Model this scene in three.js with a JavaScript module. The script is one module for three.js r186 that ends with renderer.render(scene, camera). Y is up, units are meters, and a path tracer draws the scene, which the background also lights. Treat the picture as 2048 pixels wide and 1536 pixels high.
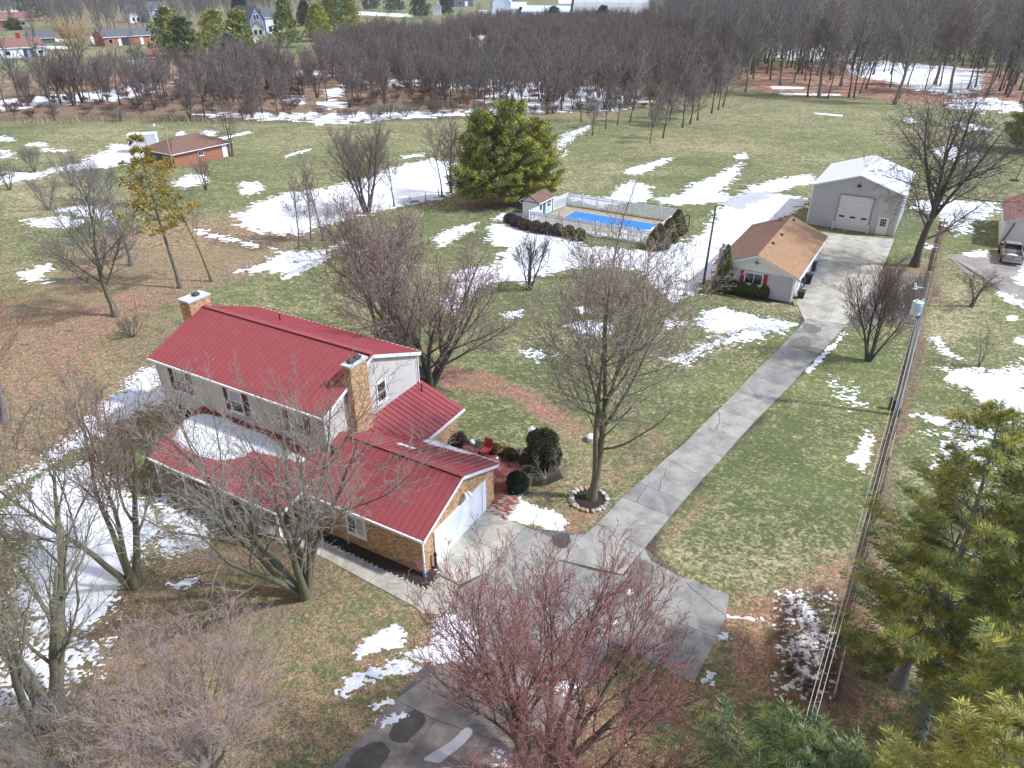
import * as THREE from 'three';
import { Sky } from 'three/addons/objects/Sky.js';

// ---------- camera, sky, sun, exposure ----------
const EYE = 27.5, PITCH = THREE.MathUtils.degToRad(29.7), VFOV = 56.31;
const scene = new THREE.Scene();
const camera = new THREE.PerspectiveCamera(VFOV, 4 / 3, 0.5, 6000);
camera.position.set(0, EYE, 0);
camera.rotation.x = -PITCH;
const renderer = new THREE.WebGLRenderer({ antialias: true });
renderer.toneMapping = THREE.LinearToneMapping;
renderer.toneMappingExposure = 1.36;
renderer.shadowMap.enabled = true;
const SUN_AZ = new THREE.Vector3(0.985, 0, 0.16), SUN_EL = THREE.MathUtils.degToRad(47);
const sunDir = SUN_AZ.clone().normalize().multiplyScalar(Math.cos(SUN_EL)).setY(Math.sin(SUN_EL));
const sky = new Sky();
sky.name = 'sky';
sky.scale.setScalar(5000);
sky.material.uniforms.sunPosition.value.copy(sunDir);
sky.material.uniforms.turbidity.value = 6;
sky.material.uniforms.rayleigh.value = 0.45;
sky.material.uniforms.mieCoefficient.value = 0.005;
sky.material.uniforms.cloudCoverage.value = 0.72;
sky.material.uniforms.cloudDensity.value = 0.5;
sky.material.uniforms.cloudScale.value = 0.0002;
sky.userData.kind = 'structure';
scene.add(sky);
scene.environmentIntensity = 0.3;
const sun = new THREE.DirectionalLight(new THREE.Color(1, 0.935, 0.83), 3.4);
sun.name = 'sun';
sun.position.copy(sunDir).multiplyScalar(300).add(new THREE.Vector3(0, 0, -90));
sun.target.position.set(0, 0, -90);
sun.castShadow = true;
sun.shadow.radius = 5;
sun.shadow.mapSize.set(4096, 4096);
Object.assign(sun.shadow.camera, { left: -200, right: 200, top: 200, bottom: -200, near: 1, far: 900 });
scene.add(sun, sun.target);
scene.fog = new THREE.FogExp2(new THREE.Color(0.80, 0.80, 0.80), 0.00010);

// ---------- helpers ----------
const V = (x, y, z) => new THREE.Vector3(x, y, z);
function rng(seed) { let s = seed >>> 0; return () => { s = (s + 0x6d2b79f5) >>> 0; let t = Math.imul(s ^ (s >>> 15), 1 | s); t = (t + Math.imul(t ^ (t >>> 7), 61 | t)) ^ t; return ((t ^ (t >>> 14)) >>> 0) / 4294967296; }; }
// surveyed spot: where the sight line through a point of the 2048 x 1536 photograph meets the level y = h
const F = 768 / Math.tan(THREE.MathUtils.degToRad(VFOV / 2)), SP = Math.sin(PITCH), CP = Math.cos(PITCH);
function S(px, py, h = 0) {
  const u = (px - 1024) / F, v = (py - 768) / F, y = -v * CP - SP, z = v * SP - CP, t = (h - EYE) / y;
  return V(u * t, h, z * t);
}
const clamp = (x, a, b) => (x < a ? a : x > b ? b : x), lerp = (a, b, t) => a + (b - a) * t;
const smooth = (a, b, x) => { const t = clamp((x - a) / (b - a), 0, 1); return t * t * (3 - 2 * t); };
const NT = new Float32Array(65536); { const r = rng(77); for (let i = 0; i < 65536; i++) NT[i] = r(); }
const hash2 = (x, y) => NT[((Math.imul(x, 73) ^ Math.imul(y, 2971)) + (x << 3) + y * 257) & 65535];
function vn(x, y) {
  const ix = Math.floor(x), iy = Math.floor(y); let fx = x - ix, fy = y - iy; fx = fx * fx * (3 - 2 * fx); fy = fy * fy * (3 - 2 * fy);
  const a = NT[((iy & 255) << 8) | (ix & 255)], b = NT[((iy & 255) << 8) | ((ix + 1) & 255)], c = NT[(((iy + 1) & 255) << 8) | (ix & 255)], d = NT[(((iy + 1) & 255) << 8) | ((ix + 1) & 255)];
  return a + (b - a) * fx + (c - a) * fy + (a - b - c + d) * fx * fy;
}
const fbm = (x, y, n = 4) => { let s = 0, a = 0.5, t = 0; for (let i = 0; i < n; i++) { s += a * vn(x, y); t += a; x = x * 2.03 + 17.3; y = y * 2.03 + 9.1; a *= 0.5; } return s / t; };
function sdPoly(poly, x, z) { // signed distance, positive inside
  let d = Infinity, inside = false;
  for (let i = 0, j = poly.length - 1; i < poly.length; j = i++) {
    const a = poly[i], b = poly[j], ex = b.x - a.x, ez = b.z - a.z, wx = x - a.x, wz = z - a.z, t = clamp((wx * ex + wz * ez) / (ex * ex + ez * ez + 1e-9), 0, 1), dx = wx - ex * t, dz = wz - ez * t;
    d = Math.min(d, dx * dx + dz * dz);
    if ((a.z > z) !== (b.z > z) && x < ((b.x - a.x) * (z - a.z)) / (b.z - a.z) + a.x) inside = !inside;
  }
  return (inside ? 1 : -1) * Math.sqrt(d);
}
const surv = (pts, h = 0) => pts.map((p) => S(p[0], p[1], h));

const used = {};
function numbered(n) { used[n] = (used[n] ?? -1) + 1; return used[n] ? n + '_' + String(used[n]).padStart(3, '0') : n; }
function tag(o, label, category, group, kind) { o.userData.label = label; if (category) o.userData.category = category; if (group) o.userData.group = group; if (kind) o.userData.kind = kind; return o; }
function thing(name, label, category, pos = V(0, 0, 0), turn = 0, group) {
  const o = new THREE.Group(); o.name = numbered(name); o.position.copy(pos); o.rotation.y = turn; tag(o, label, category, group); scene.add(o); return o;
}
function mesh(name, geo, mat, parent) { const m = new THREE.Mesh(geo, mat); m.name = name; m.castShadow = m.receiveShadow = true; parent.add(m); return m; }
function top(name, geo, mat, label, category, group, kind) { const m = mesh(numbered(name), geo, mat, scene); return tag(m, label, category, group, kind); }
function struct(name, geo, mat, label) { const m = mesh(numbered(name), geo, mat, scene); m.userData.kind = 'structure'; if (label) m.userData.label = label; return m; }
function copyOf(o, pos, turn = 0, scale = 1, label, name) {
  const c = o.clone(); c.name = numbered(name ?? o.name.replace(/_\d\d\d$/, '')); c.position.copy(pos); c.rotation.y = turn; c.scale.setScalar(scale); if (label) c.userData.label = label; scene.add(c); return c;
}

// flat-shaded solids, uv in metres by the face's main direction
class MB {
  constructor() { this.p = []; this.t = []; }
  tri(a, b, c) {
    const ux = b.x - a.x, uy = b.y - a.y, uz = b.z - a.z, vx = c.x - a.x, vy = c.y - a.y, vz = c.z - a.z, nx = Math.abs(uy * vz - uz * vy), ny = Math.abs(uz * vx - ux * vz), nz = Math.abs(ux * vy - uy * vx);
    for (const q of [a, b, c]) { this.p.push(q.x, q.y, q.z); if (ny > nx && ny > nz) this.t.push(q.x, q.z); else if (nx > nz) this.t.push(q.z, q.y); else this.t.push(q.x, q.y); }
    return this;
  }
  quad(a, b, c, d) { return this.tri(a, b, c).tri(a, c, d); }
  box(x0, y0, z0, x1, y1, z1) { return this.hex([V(x0, y0, z0), V(x1, y0, z0), V(x1, y0, z1), V(x0, y0, z1)], [V(x0, y1, z0), V(x1, y1, z0), V(x1, y1, z1), V(x0, y1, z1)]); }
  hex(l, u) { const n = l.length; for (let i = 0; i < n; i++) { const j = (i + 1) % n; this.quad(l[j], l[i], u[i], u[j]); } for (let i = 1; i + 1 < n; i++) { this.tri(u[0], u[i + 1], u[i]); this.tri(l[0], l[i], l[i + 1]); } return this; }
  bar(p, q, w, h = w) { // box beam from p to q
    const d = q.clone().sub(p).normalize(), s = Math.abs(d.y) > 0.95 ? V(1, 0, 0) : V(0, 1, 0).cross(d).normalize(), n = d.clone().cross(s).normalize();
    const c = (o) => [[-1, -1], [1, -1], [1, 1], [-1, 1]].map(([i, j]) => o.clone().addScaledVector(s, (i * w) / 2).addScaledVector(n, (j * h) / 2));
    return this.hex(c(p), c(q));
  }
  tube(p, q, r0, r1 = r0, n = 10) {
    const d = q.clone().sub(p).normalize(), s = Math.abs(d.y) > 0.9 ? V(1, 0, 0).cross(d).normalize() : V(0, 1, 0).cross(d).normalize(), b = d.clone().cross(s);
    const c = (o, r) => Array.from({ length: n }, (_, i) => { const a = (i / n) * 2 * Math.PI; return o.clone().addScaledVector(s, Math.cos(a) * r).addScaledVector(b, Math.sin(a) * r); });
    return this.hex(c(p, r0), c(q, r1));
  }
  wall(pts, thick) { // a vertical polygon (V list) thickened along its normal, backwards
    const n = pts[1].clone().sub(pts[0]).cross(pts[2].clone().sub(pts[0])).normalize().multiplyScalar(-thick); return this.hex(pts.map((p) => p.clone().add(n)), pts);
  }
  geo() { const g = new THREE.BufferGeometry(); g.setAttribute('position', new THREE.Float32BufferAttribute(this.p, 3)); g.setAttribute('uv', new THREE.Float32BufferAttribute(this.t, 2)); g.computeVertexNormals(); return g; }
}
const box = (...a) => new MB().box(...a).geo();

// ---------- materials ----------
function dtex(w, h, f, srgb, rep) { // f(x, y) -> [r, g, b] 0..1 (colour maps: linear in, stored as sRGB)
  const d = new Uint8Array(w * h * 4), enc = (v) => { v = clamp(v, 0, 1); return 255 * (srgb ? (v <= 0.0031308 ? 12.92 * v : 1.055 * Math.pow(v, 1 / 2.4) - 0.055) : v); };
  for (let y = 0, k = 0; y < h; y++) for (let x = 0; x < w; x++, k += 4) { const c = f(x, y); d[k] = enc(c[0]); d[k + 1] = enc(c[1]); d[k + 2] = enc(c[2]); d[k + 3] = 255; }
  const t = new THREE.DataTexture(d, w, h); t.wrapS = t.wrapT = THREE.RepeatWrapping; t.magFilter = THREE.LinearFilter; t.minFilter = THREE.LinearMipmapLinearFilter; t.generateMipmaps = true; if (srgb) t.colorSpace = THREE.SRGBColorSpace; if (rep) t.repeat.set(rep[0], rep[1]); t.needsUpdate = true; return t;
}
const lin = (r, g, b) => new THREE.Color().setRGB(r, g, b);
function M(r, g, b, rough = 0.8, extra = {}) { return new THREE.MeshStandardMaterial({ color: lin(r, g, b), roughness: rough, side: THREE.DoubleSide, ...extra }); }
const tile = (x, y, n, s) => { const f = 1 / n; return vn(((x * f * s) % s), ((y * f * s) % s)); }; // coarse tiling noise
function brickTex(cols, mortar, bw, bh, n = 512) { // n x n pixels; bw x bh in pixels
  const rows = Math.round(n / bh), per = Math.round(n / bw);
  return [dtex(n, n, (x, y) => {
    const r = Math.floor((y * rows) / n) % rows, off = r & 1 ? 0.5 : 0, fx = (x * per) / n + off, c = Math.floor(fx) % per, u = fx - Math.floor(fx), v = (y * rows) / n - r;
    if (u < 0.06 || v < 0.14) { const k = 0.85 + 0.3 * hash2(x, y); return mortar.map((m) => m * k); }
    const h = hash2(c * 13 + 5, r * 7 + 3), h2 = hash2(c * 5 + 91, r * 17 + 31), k = (0.75 + 0.5 * h2) * (0.88 + 0.24 * hash2(x + 7, y)), col = cols[Math.floor(h * cols.length * 0.999)]; return col.map((m) => m * k);
  }, true), dtex(n, n, (x, y) => {
    const r = Math.floor((y * rows) / n) % rows, off = r & 1 ? 0.5 : 0, fx = (x * per) / n + off, u = fx - Math.floor(fx), v = (y * rows) / n - r;
    const k = u < 0.06 || v < 0.14 ? 0.2 : 0.8 + 0.2 * hash2(x, y); return [k, k, k];
  }, false)];
}
const [brickC, brickB] = brickTex([[0.50, 0.27, 0.10], [0.56, 0.34, 0.14], [0.44, 0.22, 0.09], [0.38, 0.15, 0.075], [0.60, 0.40, 0.19], [0.52, 0.29, 0.12]], [0.42, 0.34, 0.25], 64, 21.33);
for (const t of [brickC, brickB]) t.repeat.set(1 / 1.7, 1 / 1.7);
const [redBrickC, redBrickB] = brickTex([[0.33, 0.105, 0.05], [0.36, 0.125, 0.06], [0.30, 0.09, 0.045], [0.40, 0.15, 0.075]], [0.34, 0.24, 0.18], 64, 21.33);
for (const t of [redBrickC, redBrickB]) t.repeat.set(1 / 1.7, 1 / 1.7);
const groovesH = (n, w) => dtex(64, 256, (x, y) => { const v = ((y * n) / 256) % 1, k = v < w ? v / w * 0.3 : 0.35 + 0.65 * (1 - v); return [k, k, k]; }, false);
const groovesV = dtex(256, 64, (x) => { const v = ((x * 8) / 256) % 1, k = v < 0.2 ? 0 : v < 0.3 ? (v - 0.2) * 10 : v > 0.9 ? (1 - v) * 10 : 1; return [k, k, k]; }, false); groovesV.repeat.set(1 / 1.8, 1);
const lapBump = groovesH(8, 0.1); lapBump.repeat.set(1, 1 / 1.2);
const dirtTex = (r, g, b, amp, sc = 8) => dtex(256, 256, (x, y) => { const k = 1 - amp * (0.6 * tile(x, y, 256, sc) + 0.4 * tile(x, y, 256, sc * 8)) + amp * 0.5 + 0.06 * (hash2(x, y) - 0.5); return [r * k, g * k, b * k]; }, true);
const shingleTex = (c0, c1) => dtex(512, 512, (x, y) => { const rows = 36, r = Math.floor((y * rows) / 512), v = (y * rows) / 512 - r, cx = Math.floor(x / 20 + (r % 2) * 0.5 + 3 * hash2(r, 3)), h = hash2(cx % 26, r), k = (v < 0.18 ? 0.6 : 1) * (0.86 + 0.26 * hash2(x, y)); return c0.map((c, i) => lerp(c, c1[i], h) * k); }, true);
const bump512 = dtex(256, 256, (x, y) => { const k = 0.5 * tile(x, y, 256, 32) + 0.5 * hash2(x, y); return [k, k, k]; }, false);
const rep = (t, a, b) => { const c = t.clone(); c.repeat.set(a, b); c.needsUpdate = true; return c; };
const MAT = {
  brick: M(1, 1, 1, 0.9, { map: brickC, bumpMap: brickB, bumpScale: 0.008 }),
  redBrick: M(1, 1, 1, 0.9, { map: redBrickC, bumpMap: redBrickB, bumpScale: 0.008 }),
  siding: M(1, 1, 1, 0.65, { map: rep(dirtTex(0.60, 0.57, 0.50, 0.12), 0.2, 0.2), bumpMap: lapBump, bumpScale: 0.02 }),
  greySiding: M(1, 1, 1, 0.65, { map: rep(dirtTex(0.52, 0.53, 0.56, 0.1), 0.2, 0.2), bumpMap: lapBump, bumpScale: 0.02 }),
  ribbed: M(1, 1, 1, 0.5, { map: rep(dirtTex(0.54, 0.535, 0.54, 0.08), 0.15, 0.15), bumpMap: groovesV, bumpScale: 0.025 }),
  white: M(0.78, 0.78, 0.76, 0.55), vinyl: M(0.82, 0.82, 0.82, 0.4), whiteDirty: M(1, 1, 1, 0.6, { map: rep(dirtTex(0.72, 0.72, 0.70, 0.15), 0.3, 0.3) }),
  redRoof: M(1, 1, 1, 0.45, { map: rep(dirtTex(0.30, 0.058, 0.064, 0.2), 0.25, 0.25) }),
  whiteRoof: M(1, 1, 1, 0.4, { map: rep(dirtTex(0.72, 0.74, 0.76, 0.08), 0.1, 0.1), bumpMap: rep(groovesV, 1 / 1.8, 1), bumpScale: 0.02 }),
  darkRed: M(0.09, 0.015, 0.018, 0.6), shutterRed: M(0.33, 0.02, 0.03, 0.5), glass: M(0.015, 0.018, 0.02, 0.06), blind: M(0.42, 0.44, 0.40, 0.6), black: M(0.015, 0.015, 0.016, 0.5), dark: M(0.04, 0.04, 0.042, 0.6), grey: M(0.30, 0.31, 0.32, 0.6), navy: M(0.02, 0.03, 0.10, 0.6),
  tanShingle: M(1, 1, 1, 0.95, { map: rep(shingleTex([0.29, 0.165, 0.08], [0.39, 0.235, 0.125]), 1 / 5, 1 / 5) }),
  brownShingle: M(1, 1, 1, 0.95, { map: rep(shingleTex([0.16, 0.085, 0.06], [0.23, 0.13, 0.09]), 1 / 5, 1 / 5) }),
  greyShingle: M(1, 1, 1, 0.95, { map: rep(shingleTex([0.10, 0.10, 0.11], [0.15, 0.15, 0.16]), 1 / 5, 1 / 5) }),
  redShingle: M(1, 1, 1, 0.95, { map: rep(shingleTex([0.22, 0.105, 0.08], [0.29, 0.15, 0.12]), 1 / 5, 1 / 5) }),
  cap: M(1, 1, 1, 0.85, { map: rep(dirtTex(0.55, 0.55, 0.54, 0.3), 0.6, 0.6) }),
  snow: M(0.77, 0.78, 0.81, 0.9, { bumpMap: rep(bump512, 0.5, 0.5), bumpScale: 0.03 }),
  wood: M(1, 1, 1, 0.9, { map: rep(dirtTex(0.26, 0.22, 0.18, 0.4), 1, 1) }), oldWood: M(1, 1, 1, 0.9, { map: rep(dirtTex(0.34, 0.29, 0.24, 0.4), 1, 1) }),
  mulch: M(1, 1, 1, 1, { map: rep(dtex(256, 256, (x, y) => { const h = hash2(x >> 1, y >> 1), k = 0.5 + h; return h > 0.97 ? [0.25, 0.17, 0.12] : [0.035 * k, 0.027 * k, 0.022 * k]; }, true), 0.4, 0.4), bumpMap: rep(bump512, 0.8, 0.8), bumpScale: 0.03 }),
  stone: M(0.34, 0.30, 0.26, 0.95), stoneLight: M(0.55, 0.52, 0.48, 0.95), stoneTan: M(0.45, 0.32, 0.22, 0.95), steel: M(0.5, 0.52, 0.55, 0.45), galv: M(0.62, 0.66, 0.70, 0.4),
};
// ---------- ground: one sheet, its grass, leaf litter and bare earth worked out per place ----------
const GRIDS = [{ x0: -130, z0: -262, w: 520, h: 510, s: 0.5 }, { x0: -720, z0: -1120, w: 360, h: 280, s: 4 }];
const LAY = {}; // leaf = fallen leaves, dry = dormant straw colour, mud = dark bare earth, olive = mossy brown
for (const k of ['leaf', 'dry', 'mud', 'red']) LAY[k] = GRIDS.map((g) => new Float32Array(g.w * g.h));
function paint(layer, value, feather, pts) {
  const poly = pts[0].isVector3 ? pts : surv(pts);
  let x0 = 1e9, x1 = -1e9, z0 = 1e9, z1 = -1e9; for (const p of poly) { x0 = Math.min(x0, p.x); x1 = Math.max(x1, p.x); z0 = Math.min(z0, p.z); z1 = Math.max(z1, p.z); }
  GRIDS.forEach((g, gi) => {
    const L = LAY[layer][gi], i0 = Math.max(0, Math.floor((x0 - feather - g.x0) / g.s)), i1 = Math.min(g.w - 1, Math.ceil((x1 + feather - g.x0) / g.s)), j0 = Math.max(0, Math.floor((z0 - feather - g.z0) / g.s)), j1 = Math.min(g.h - 1, Math.ceil((z1 + feather - g.z0) / g.s));
    for (let j = j0; j <= j1; j++) for (let i = i0; i <= i1; i++) { const w = smooth(-feather, feather, sdPoly(poly, g.x0 + i * g.s, g.z0 + j * g.s)); if (w > 0) L[j * g.w + i] = lerp(L[j * g.w + i], value, w); }
  });
}
function lay(name, x, z) {
  let g = GRIDS[0], gi = 0; if (x < g.x0 || z < g.z0 || x >= g.x0 + (g.w - 2) * g.s || z >= g.z0 + (g.h - 2) * g.s) { g = GRIDS[1]; gi = 1; }
  const u = clamp((x - g.x0) / g.s, 0, g.w - 1.01), v = clamp((z - g.z0) / g.s, 0, g.h - 1.01), i = u | 0, j = v | 0, fx = u - i, fy = v - j, L = LAY[name][gi], k = j * g.w + i;
  return (L[k] * (1 - fx) + L[k + 1] * fx) * (1 - fy) + (L[k + g.w] * (1 - fx) + L[k + g.w + 1] * fx) * fy;
}
for (const L of LAY.dry) L.fill(0.3);
for (const L of LAY.leaf) L.fill(0.04);
// straw-coloured back field and far lawns
paint('dry', 0.5, 8, [[1050, 440], [1180, 300], [1500, 190], [2048, 215], [2048, 460], [1800, 420], [1500, 330], [1250, 360]]);
paint('dry', 0.42, 5, [[0, 245], [1000, 235], [1130, 250], [1150, 330], [900, 400], [700, 330], [460, 420], [250, 440], [0, 480]]);
paint('dry', 0.75, 4, [[0, 360], [180, 380], [120, 430], [0, 440]]);
paint('dry', 0.35, 10, [[0, 70], [500, 110], [420, 160], [0, 200]]);
paint('dry', 0.2, 6, [[880, 38], [1010, 45], [1000, 78], [860, 70]]);
paint('dry', 0.25, 3, [[440, 560], [640, 520], [900, 620], [1000, 700], [860, 740], [640, 690], [430, 610]]);
paint('dry', 0.38, 3, [[880, 780], [1420, 700], [1480, 760], [1200, 1000], [1050, 960]]);
paint('dry', 0.2, 3, [[1640, 700], [1960, 640], [2048, 760], [1840, 1050], [1700, 1000], [1540, 900]]);
paint('dry', 0.4, 3, [[1300, 1080], [1480, 960], [1700, 1080], [1600, 1180], [1460, 1180]]);
paint('dry', 0.7, 2, [[1830, 500], [1890, 490], [1990, 600], [1880, 720], [1840, 640]]);
// leaf litter
paint('leaf', 0.85, 3, [[-60, 560], [180, 470], [330, 440], [520, 420], [640, 470], [520, 545], [380, 590], [260, 650], [200, 740], [60, 900], [-60, 950]]);
paint('leaf', 0.25, 3, [[-60, 440], [120, 430], [160, 520], [40, 600], [-60, 620]]);
paint('leaf', 0.62, 1.6, [[240, 650], [400, 600], [330, 700], [290, 760], [150, 900], [0, 1000], [-40, 900], [120, 740]]);
paint('leaf', 0.75, 1.5, [[-60, 1100], [300, 1150], [330, 1000], [320, 830], [350, 840], [420, 1080], [640, 1100], [880, 1240], [860, 1400], [700, 1536], [-60, 1600]]);
paint('leaf', 0.55, 1.2, [[620, 1160], [870, 1240], [890, 1330], [760, 1420], [560, 1400], [420, 1300]]);
paint('leaf', 0.9, 0.9, [[862, 742], [960, 735], [1060, 775], [1140, 815], [1200, 860], [1160, 880], [1080, 835], [990, 790], [880, 775]]);
paint('leaf', 0.45, 1.0, [[1040, 900], [1180, 850], [1400, 850], [1300, 940], [1200, 1040], [1130, 1090], [1010, 1060], [1060, 990]]);
paint('leaf', 0.8, 0.5, [[1130, 1035], [1220, 1000], [1200, 1045], [1165, 1060], [1110, 1075]]);
paint('leaf', 0.6, 0.8, [[1290, 1100], [1400, 985], [1430, 1000], [1320, 1120]]);
paint('leaf', 0.75, 1.5, [[1440, 1180], [1700, 1120], [1740, 1160], [1760, 1420], [1560, 1420], [1440, 1330]]);
paint('leaf', 0.7, 1.2, [[1100, 1370], [1350, 1330], [1340, 1450], [1450, 1560], [1000, 1560]]);
paint('leaf', 0.5, 1.5, [[1600, 1300], [1860, 1250], [1900, 1560], [1700, 1560]]);
paint('leaf', 0.6, 1.5, [[1750, 530], [1900, 520], [1880, 570], [1740, 570]]);
paint('leaf', 0.7, 2, [[1180, 560], [1300, 570], [1320, 620], [1180, 620]]);
paint('leaf', 0.75, 3, [[900, 390], [1120, 380], [1080, 420], [930, 420]]);
paint('leaf', 0.9, 6, [[1480, 135], [1700, 118], [2048, 140], [2100, 225], [1900, 215], [1700, 192], [1500, 182]]);
paint('red', 0.45, 8, [[0, 150], [700, 110], [1150, 60], [1450, 100], [1480, 180], [900, 225], [0, 245]]);
paint('mud', 0.28, 8, [[0, 170], [700, 120], [1150, 60], [1450, 100], [1480, 180], [900, 225], [0, 240]]);
paint('leaf', 0.85, 8, [[0, 150], [700, 110], [1150, 60], [1450, 100], [1480, 180], [1200, 235], [900, 225], [700, 235], [400, 228], [0, 245]]);
paint('leaf', 0.5, 6, [[-50, 20], [700, 10], [700, 50], [500, 70], [-50, 45]]);
paint('red', 0.9, 2, [[1500, 125], [2100, 120], [2100, 225], [1480, 185]]);
paint('red', 0.8, 1, [[862, 742], [960, 735], [1140, 815], [1200, 860], [1080, 835], [880, 775]]);
paint('red', 0.7, 1.5, [[1440, 1180], [1740, 1130], [1780, 1420], [1540, 1430]]);
paint('red', 0.55, 3, [[60, 640], [380, 560], [260, 650], [60, 800]]);
paint('red', 0.5, 3, [[900, 390], [1120, 380], [1080, 420], [930, 420]]);
paint('red', 0.7, 0.5, [[1130, 1035], [1220, 1000], [1165, 1060], [1110, 1075]]);
paint('mud', 0.6, 2, [[0, 232], [700, 228], [1000, 225], [1000, 236], [700, 246], [0, 240]]);
paint('mud', 0.5, 1.5, [[400, 460], [520, 480], [600, 455], [640, 470], [560, 490], [440, 490]]);
paint('mud', 0.55, 0.8, [[330, 840], [420, 1080], [640, 1150], [560, 1060], [430, 1010], [360, 900]]);
paint('mud', 0.3, 2, [[-60, 1100], [330, 1180], [640, 1150], [600, 1250], [300, 1300], [-60, 1350]]);
paint('mud', 0.55, 0.45, [[1884, 444], [1896, 444], [1676, 1405], [1654, 1405]]);
paint('leaf', 0.8, 0.6, [[1876, 444], [1900, 444], [1690, 1405], [1640, 1405]]);
paint('mud', 0.55, 0.8, [[1560, 1200], [1720, 1180], [1680, 1420], [1570, 1400]]);
paint('mud', 1, 0.15, [[880, 1130], [962, 1030], [1050, 1060], [1120, 1080], [1195, 1055], [1480, 783], [1600, 662], [1612, 600], [1640, 470], [1780, 485], [1740, 585], [1690, 645], [1500, 850], [1290, 1100], [1350, 1155], [1450, 1195], [1385, 1355], [1225, 1280], [1050, 1600], [680, 1600], [900, 1300]]);
const GREEN = [0.083, 0.101, 0.034], LUSH = [0.112, 0.138, 0.042], STRAW = [0.29, 0.245, 0.130], PALE = [0.42, 0.365, 0.23], BROWN = [0.165, 0.10, 0.06], TAN = [0.315, 0.215, 0.13], RUST = [0.24, 0.09, 0.055], PINK = [0.37, 0.20, 0.145], EARTH = [0.06, 0.043, 0.033];
const mix3 = (o, c, t) => { o[0] += (c[0] - o[0]) * t; o[1] += (c[1] - o[1]) * t; o[2] += (c[2] - o[2]) * t; };
function groundColor(x, z, px, o, i, j) { // px = texel size in metres
  const wx = x + 1.2 * (vn(x * 0.4, z * 0.4) - 0.5), wz = z + 1.2 * (vn(x * 0.4 + 31, z * 0.4 + 7) - 0.5);
  const leaf = lay('leaf', wx, wz), dry = lay('dry', wx, wz), mud = lay('mud', wx, wz), red = lay('red', wx, wz);
  const big = fbm(x * 0.07 + 5, z * 0.11 + 3, 2), mid = vn(x * 0.55, z * 0.9), mid2 = vn(x * 1.7 + 9, z * 2.6), fine = vn(x * 6.1, z * 7.3), h = hash2(i, j), h2 = hash2(j + 119, i + 37), coarse = hash2(i >> 1, j >> 1), coarse2 = hash2((i >> 1) + 51, (j >> 1) + 13);
  o[0] = GREEN[0]; o[1] = GREEN[1]; o[2] = GREEN[2];
  mix3(o, LUSH, clamp(0.25 + 1.4 * (vn(x * 0.23 + 40, z * 0.31) - 0.4), 0, 1));
  const q4 = hash2((i >> 2) + 17, (j >> 2) + 29), d = dry + 0.8 * (big - 0.5) + 0.4 * (mid - 0.5) + 0.45 * (mid2 - 0.5) + 0.55 * (vn(x * 3.6 + 5, z * 4.2) - 0.5) + 0.95 * (fine - 0.5) + 0.75 * (coarse - 0.5) + (px < 0.06 ? 0.55 * (q4 - 0.5) : 0) + 0.3 * (h - 0.5);
  mix3(o, STRAW, smooth(0.05, 1.05, d) * 0.9); mix3(o, PALE, 0.75 * smooth(0.85, 1.5, d));
  const l = leaf * 1.5 - 0.5 + 0.7 * (mid2 - 0.5) + 0.4 * (vn(x * 0.9 + 3, z * 1.1) - 0.5) + 0.45 * leaf * (1 - leaf) * 2;
  if (coarse2 < smooth(-0.25, 1.05, l) * 0.94) {
    const k = hash2((i >> 1) + 7, (j >> 1) + 71), rd = red * (0.6 + 0.6 * mid); mix3(o, k < 0.45 ? BROWN : TAN, 0.9); if (hash2(j >> 1, i >> 1) < rd) mix3(o, k < 0.55 ? RUST : PINK, 0.9);
  }
  mix3(o, EARTH, clamp(mud * (0.6 + 0.9 * mid2) + (mud > 0.05 ? 0.4 * (h2 - 0.5) : 0), 0, 0.92));
  const k = 0.66 + 0.36 * h + 0.34 * fine * (px < 0.2 ? 1 : 0.6) + 0.16 * coarse2; o[0] *= k; o[1] *= k; o[2] *= k;
}
const SR = new Uint8Array(4097); for (let i = 0; i <= 4096; i++) { const v = i / 4096; SR[i] = Math.round(255 * (v <= 0.0031308 ? 12.92 * v : 1.055 * Math.pow(v, 1 / 2.4) - 0.055)); }
const groundRects = [ // x0, z0, x1, z1, metres per texel
  [-24, -50, 24, -12, 0.03], [-64, -80, -24, -12, 0.045], [24, -80, 64, -12, 0.045], [-24, -80, 24, -50, 0.045], [-128, -200, 128, -80, 0.125], [-640, -1100, 640, -200, 0.65],
  [-128, -80, -64, -12, 0.5], [64, -80, 128, -12, 0.5], [-128, -12, 128, 60, 0.6], [-640, -200, -128, 60, 2], [128, -200, 640, 60, 2]];
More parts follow.
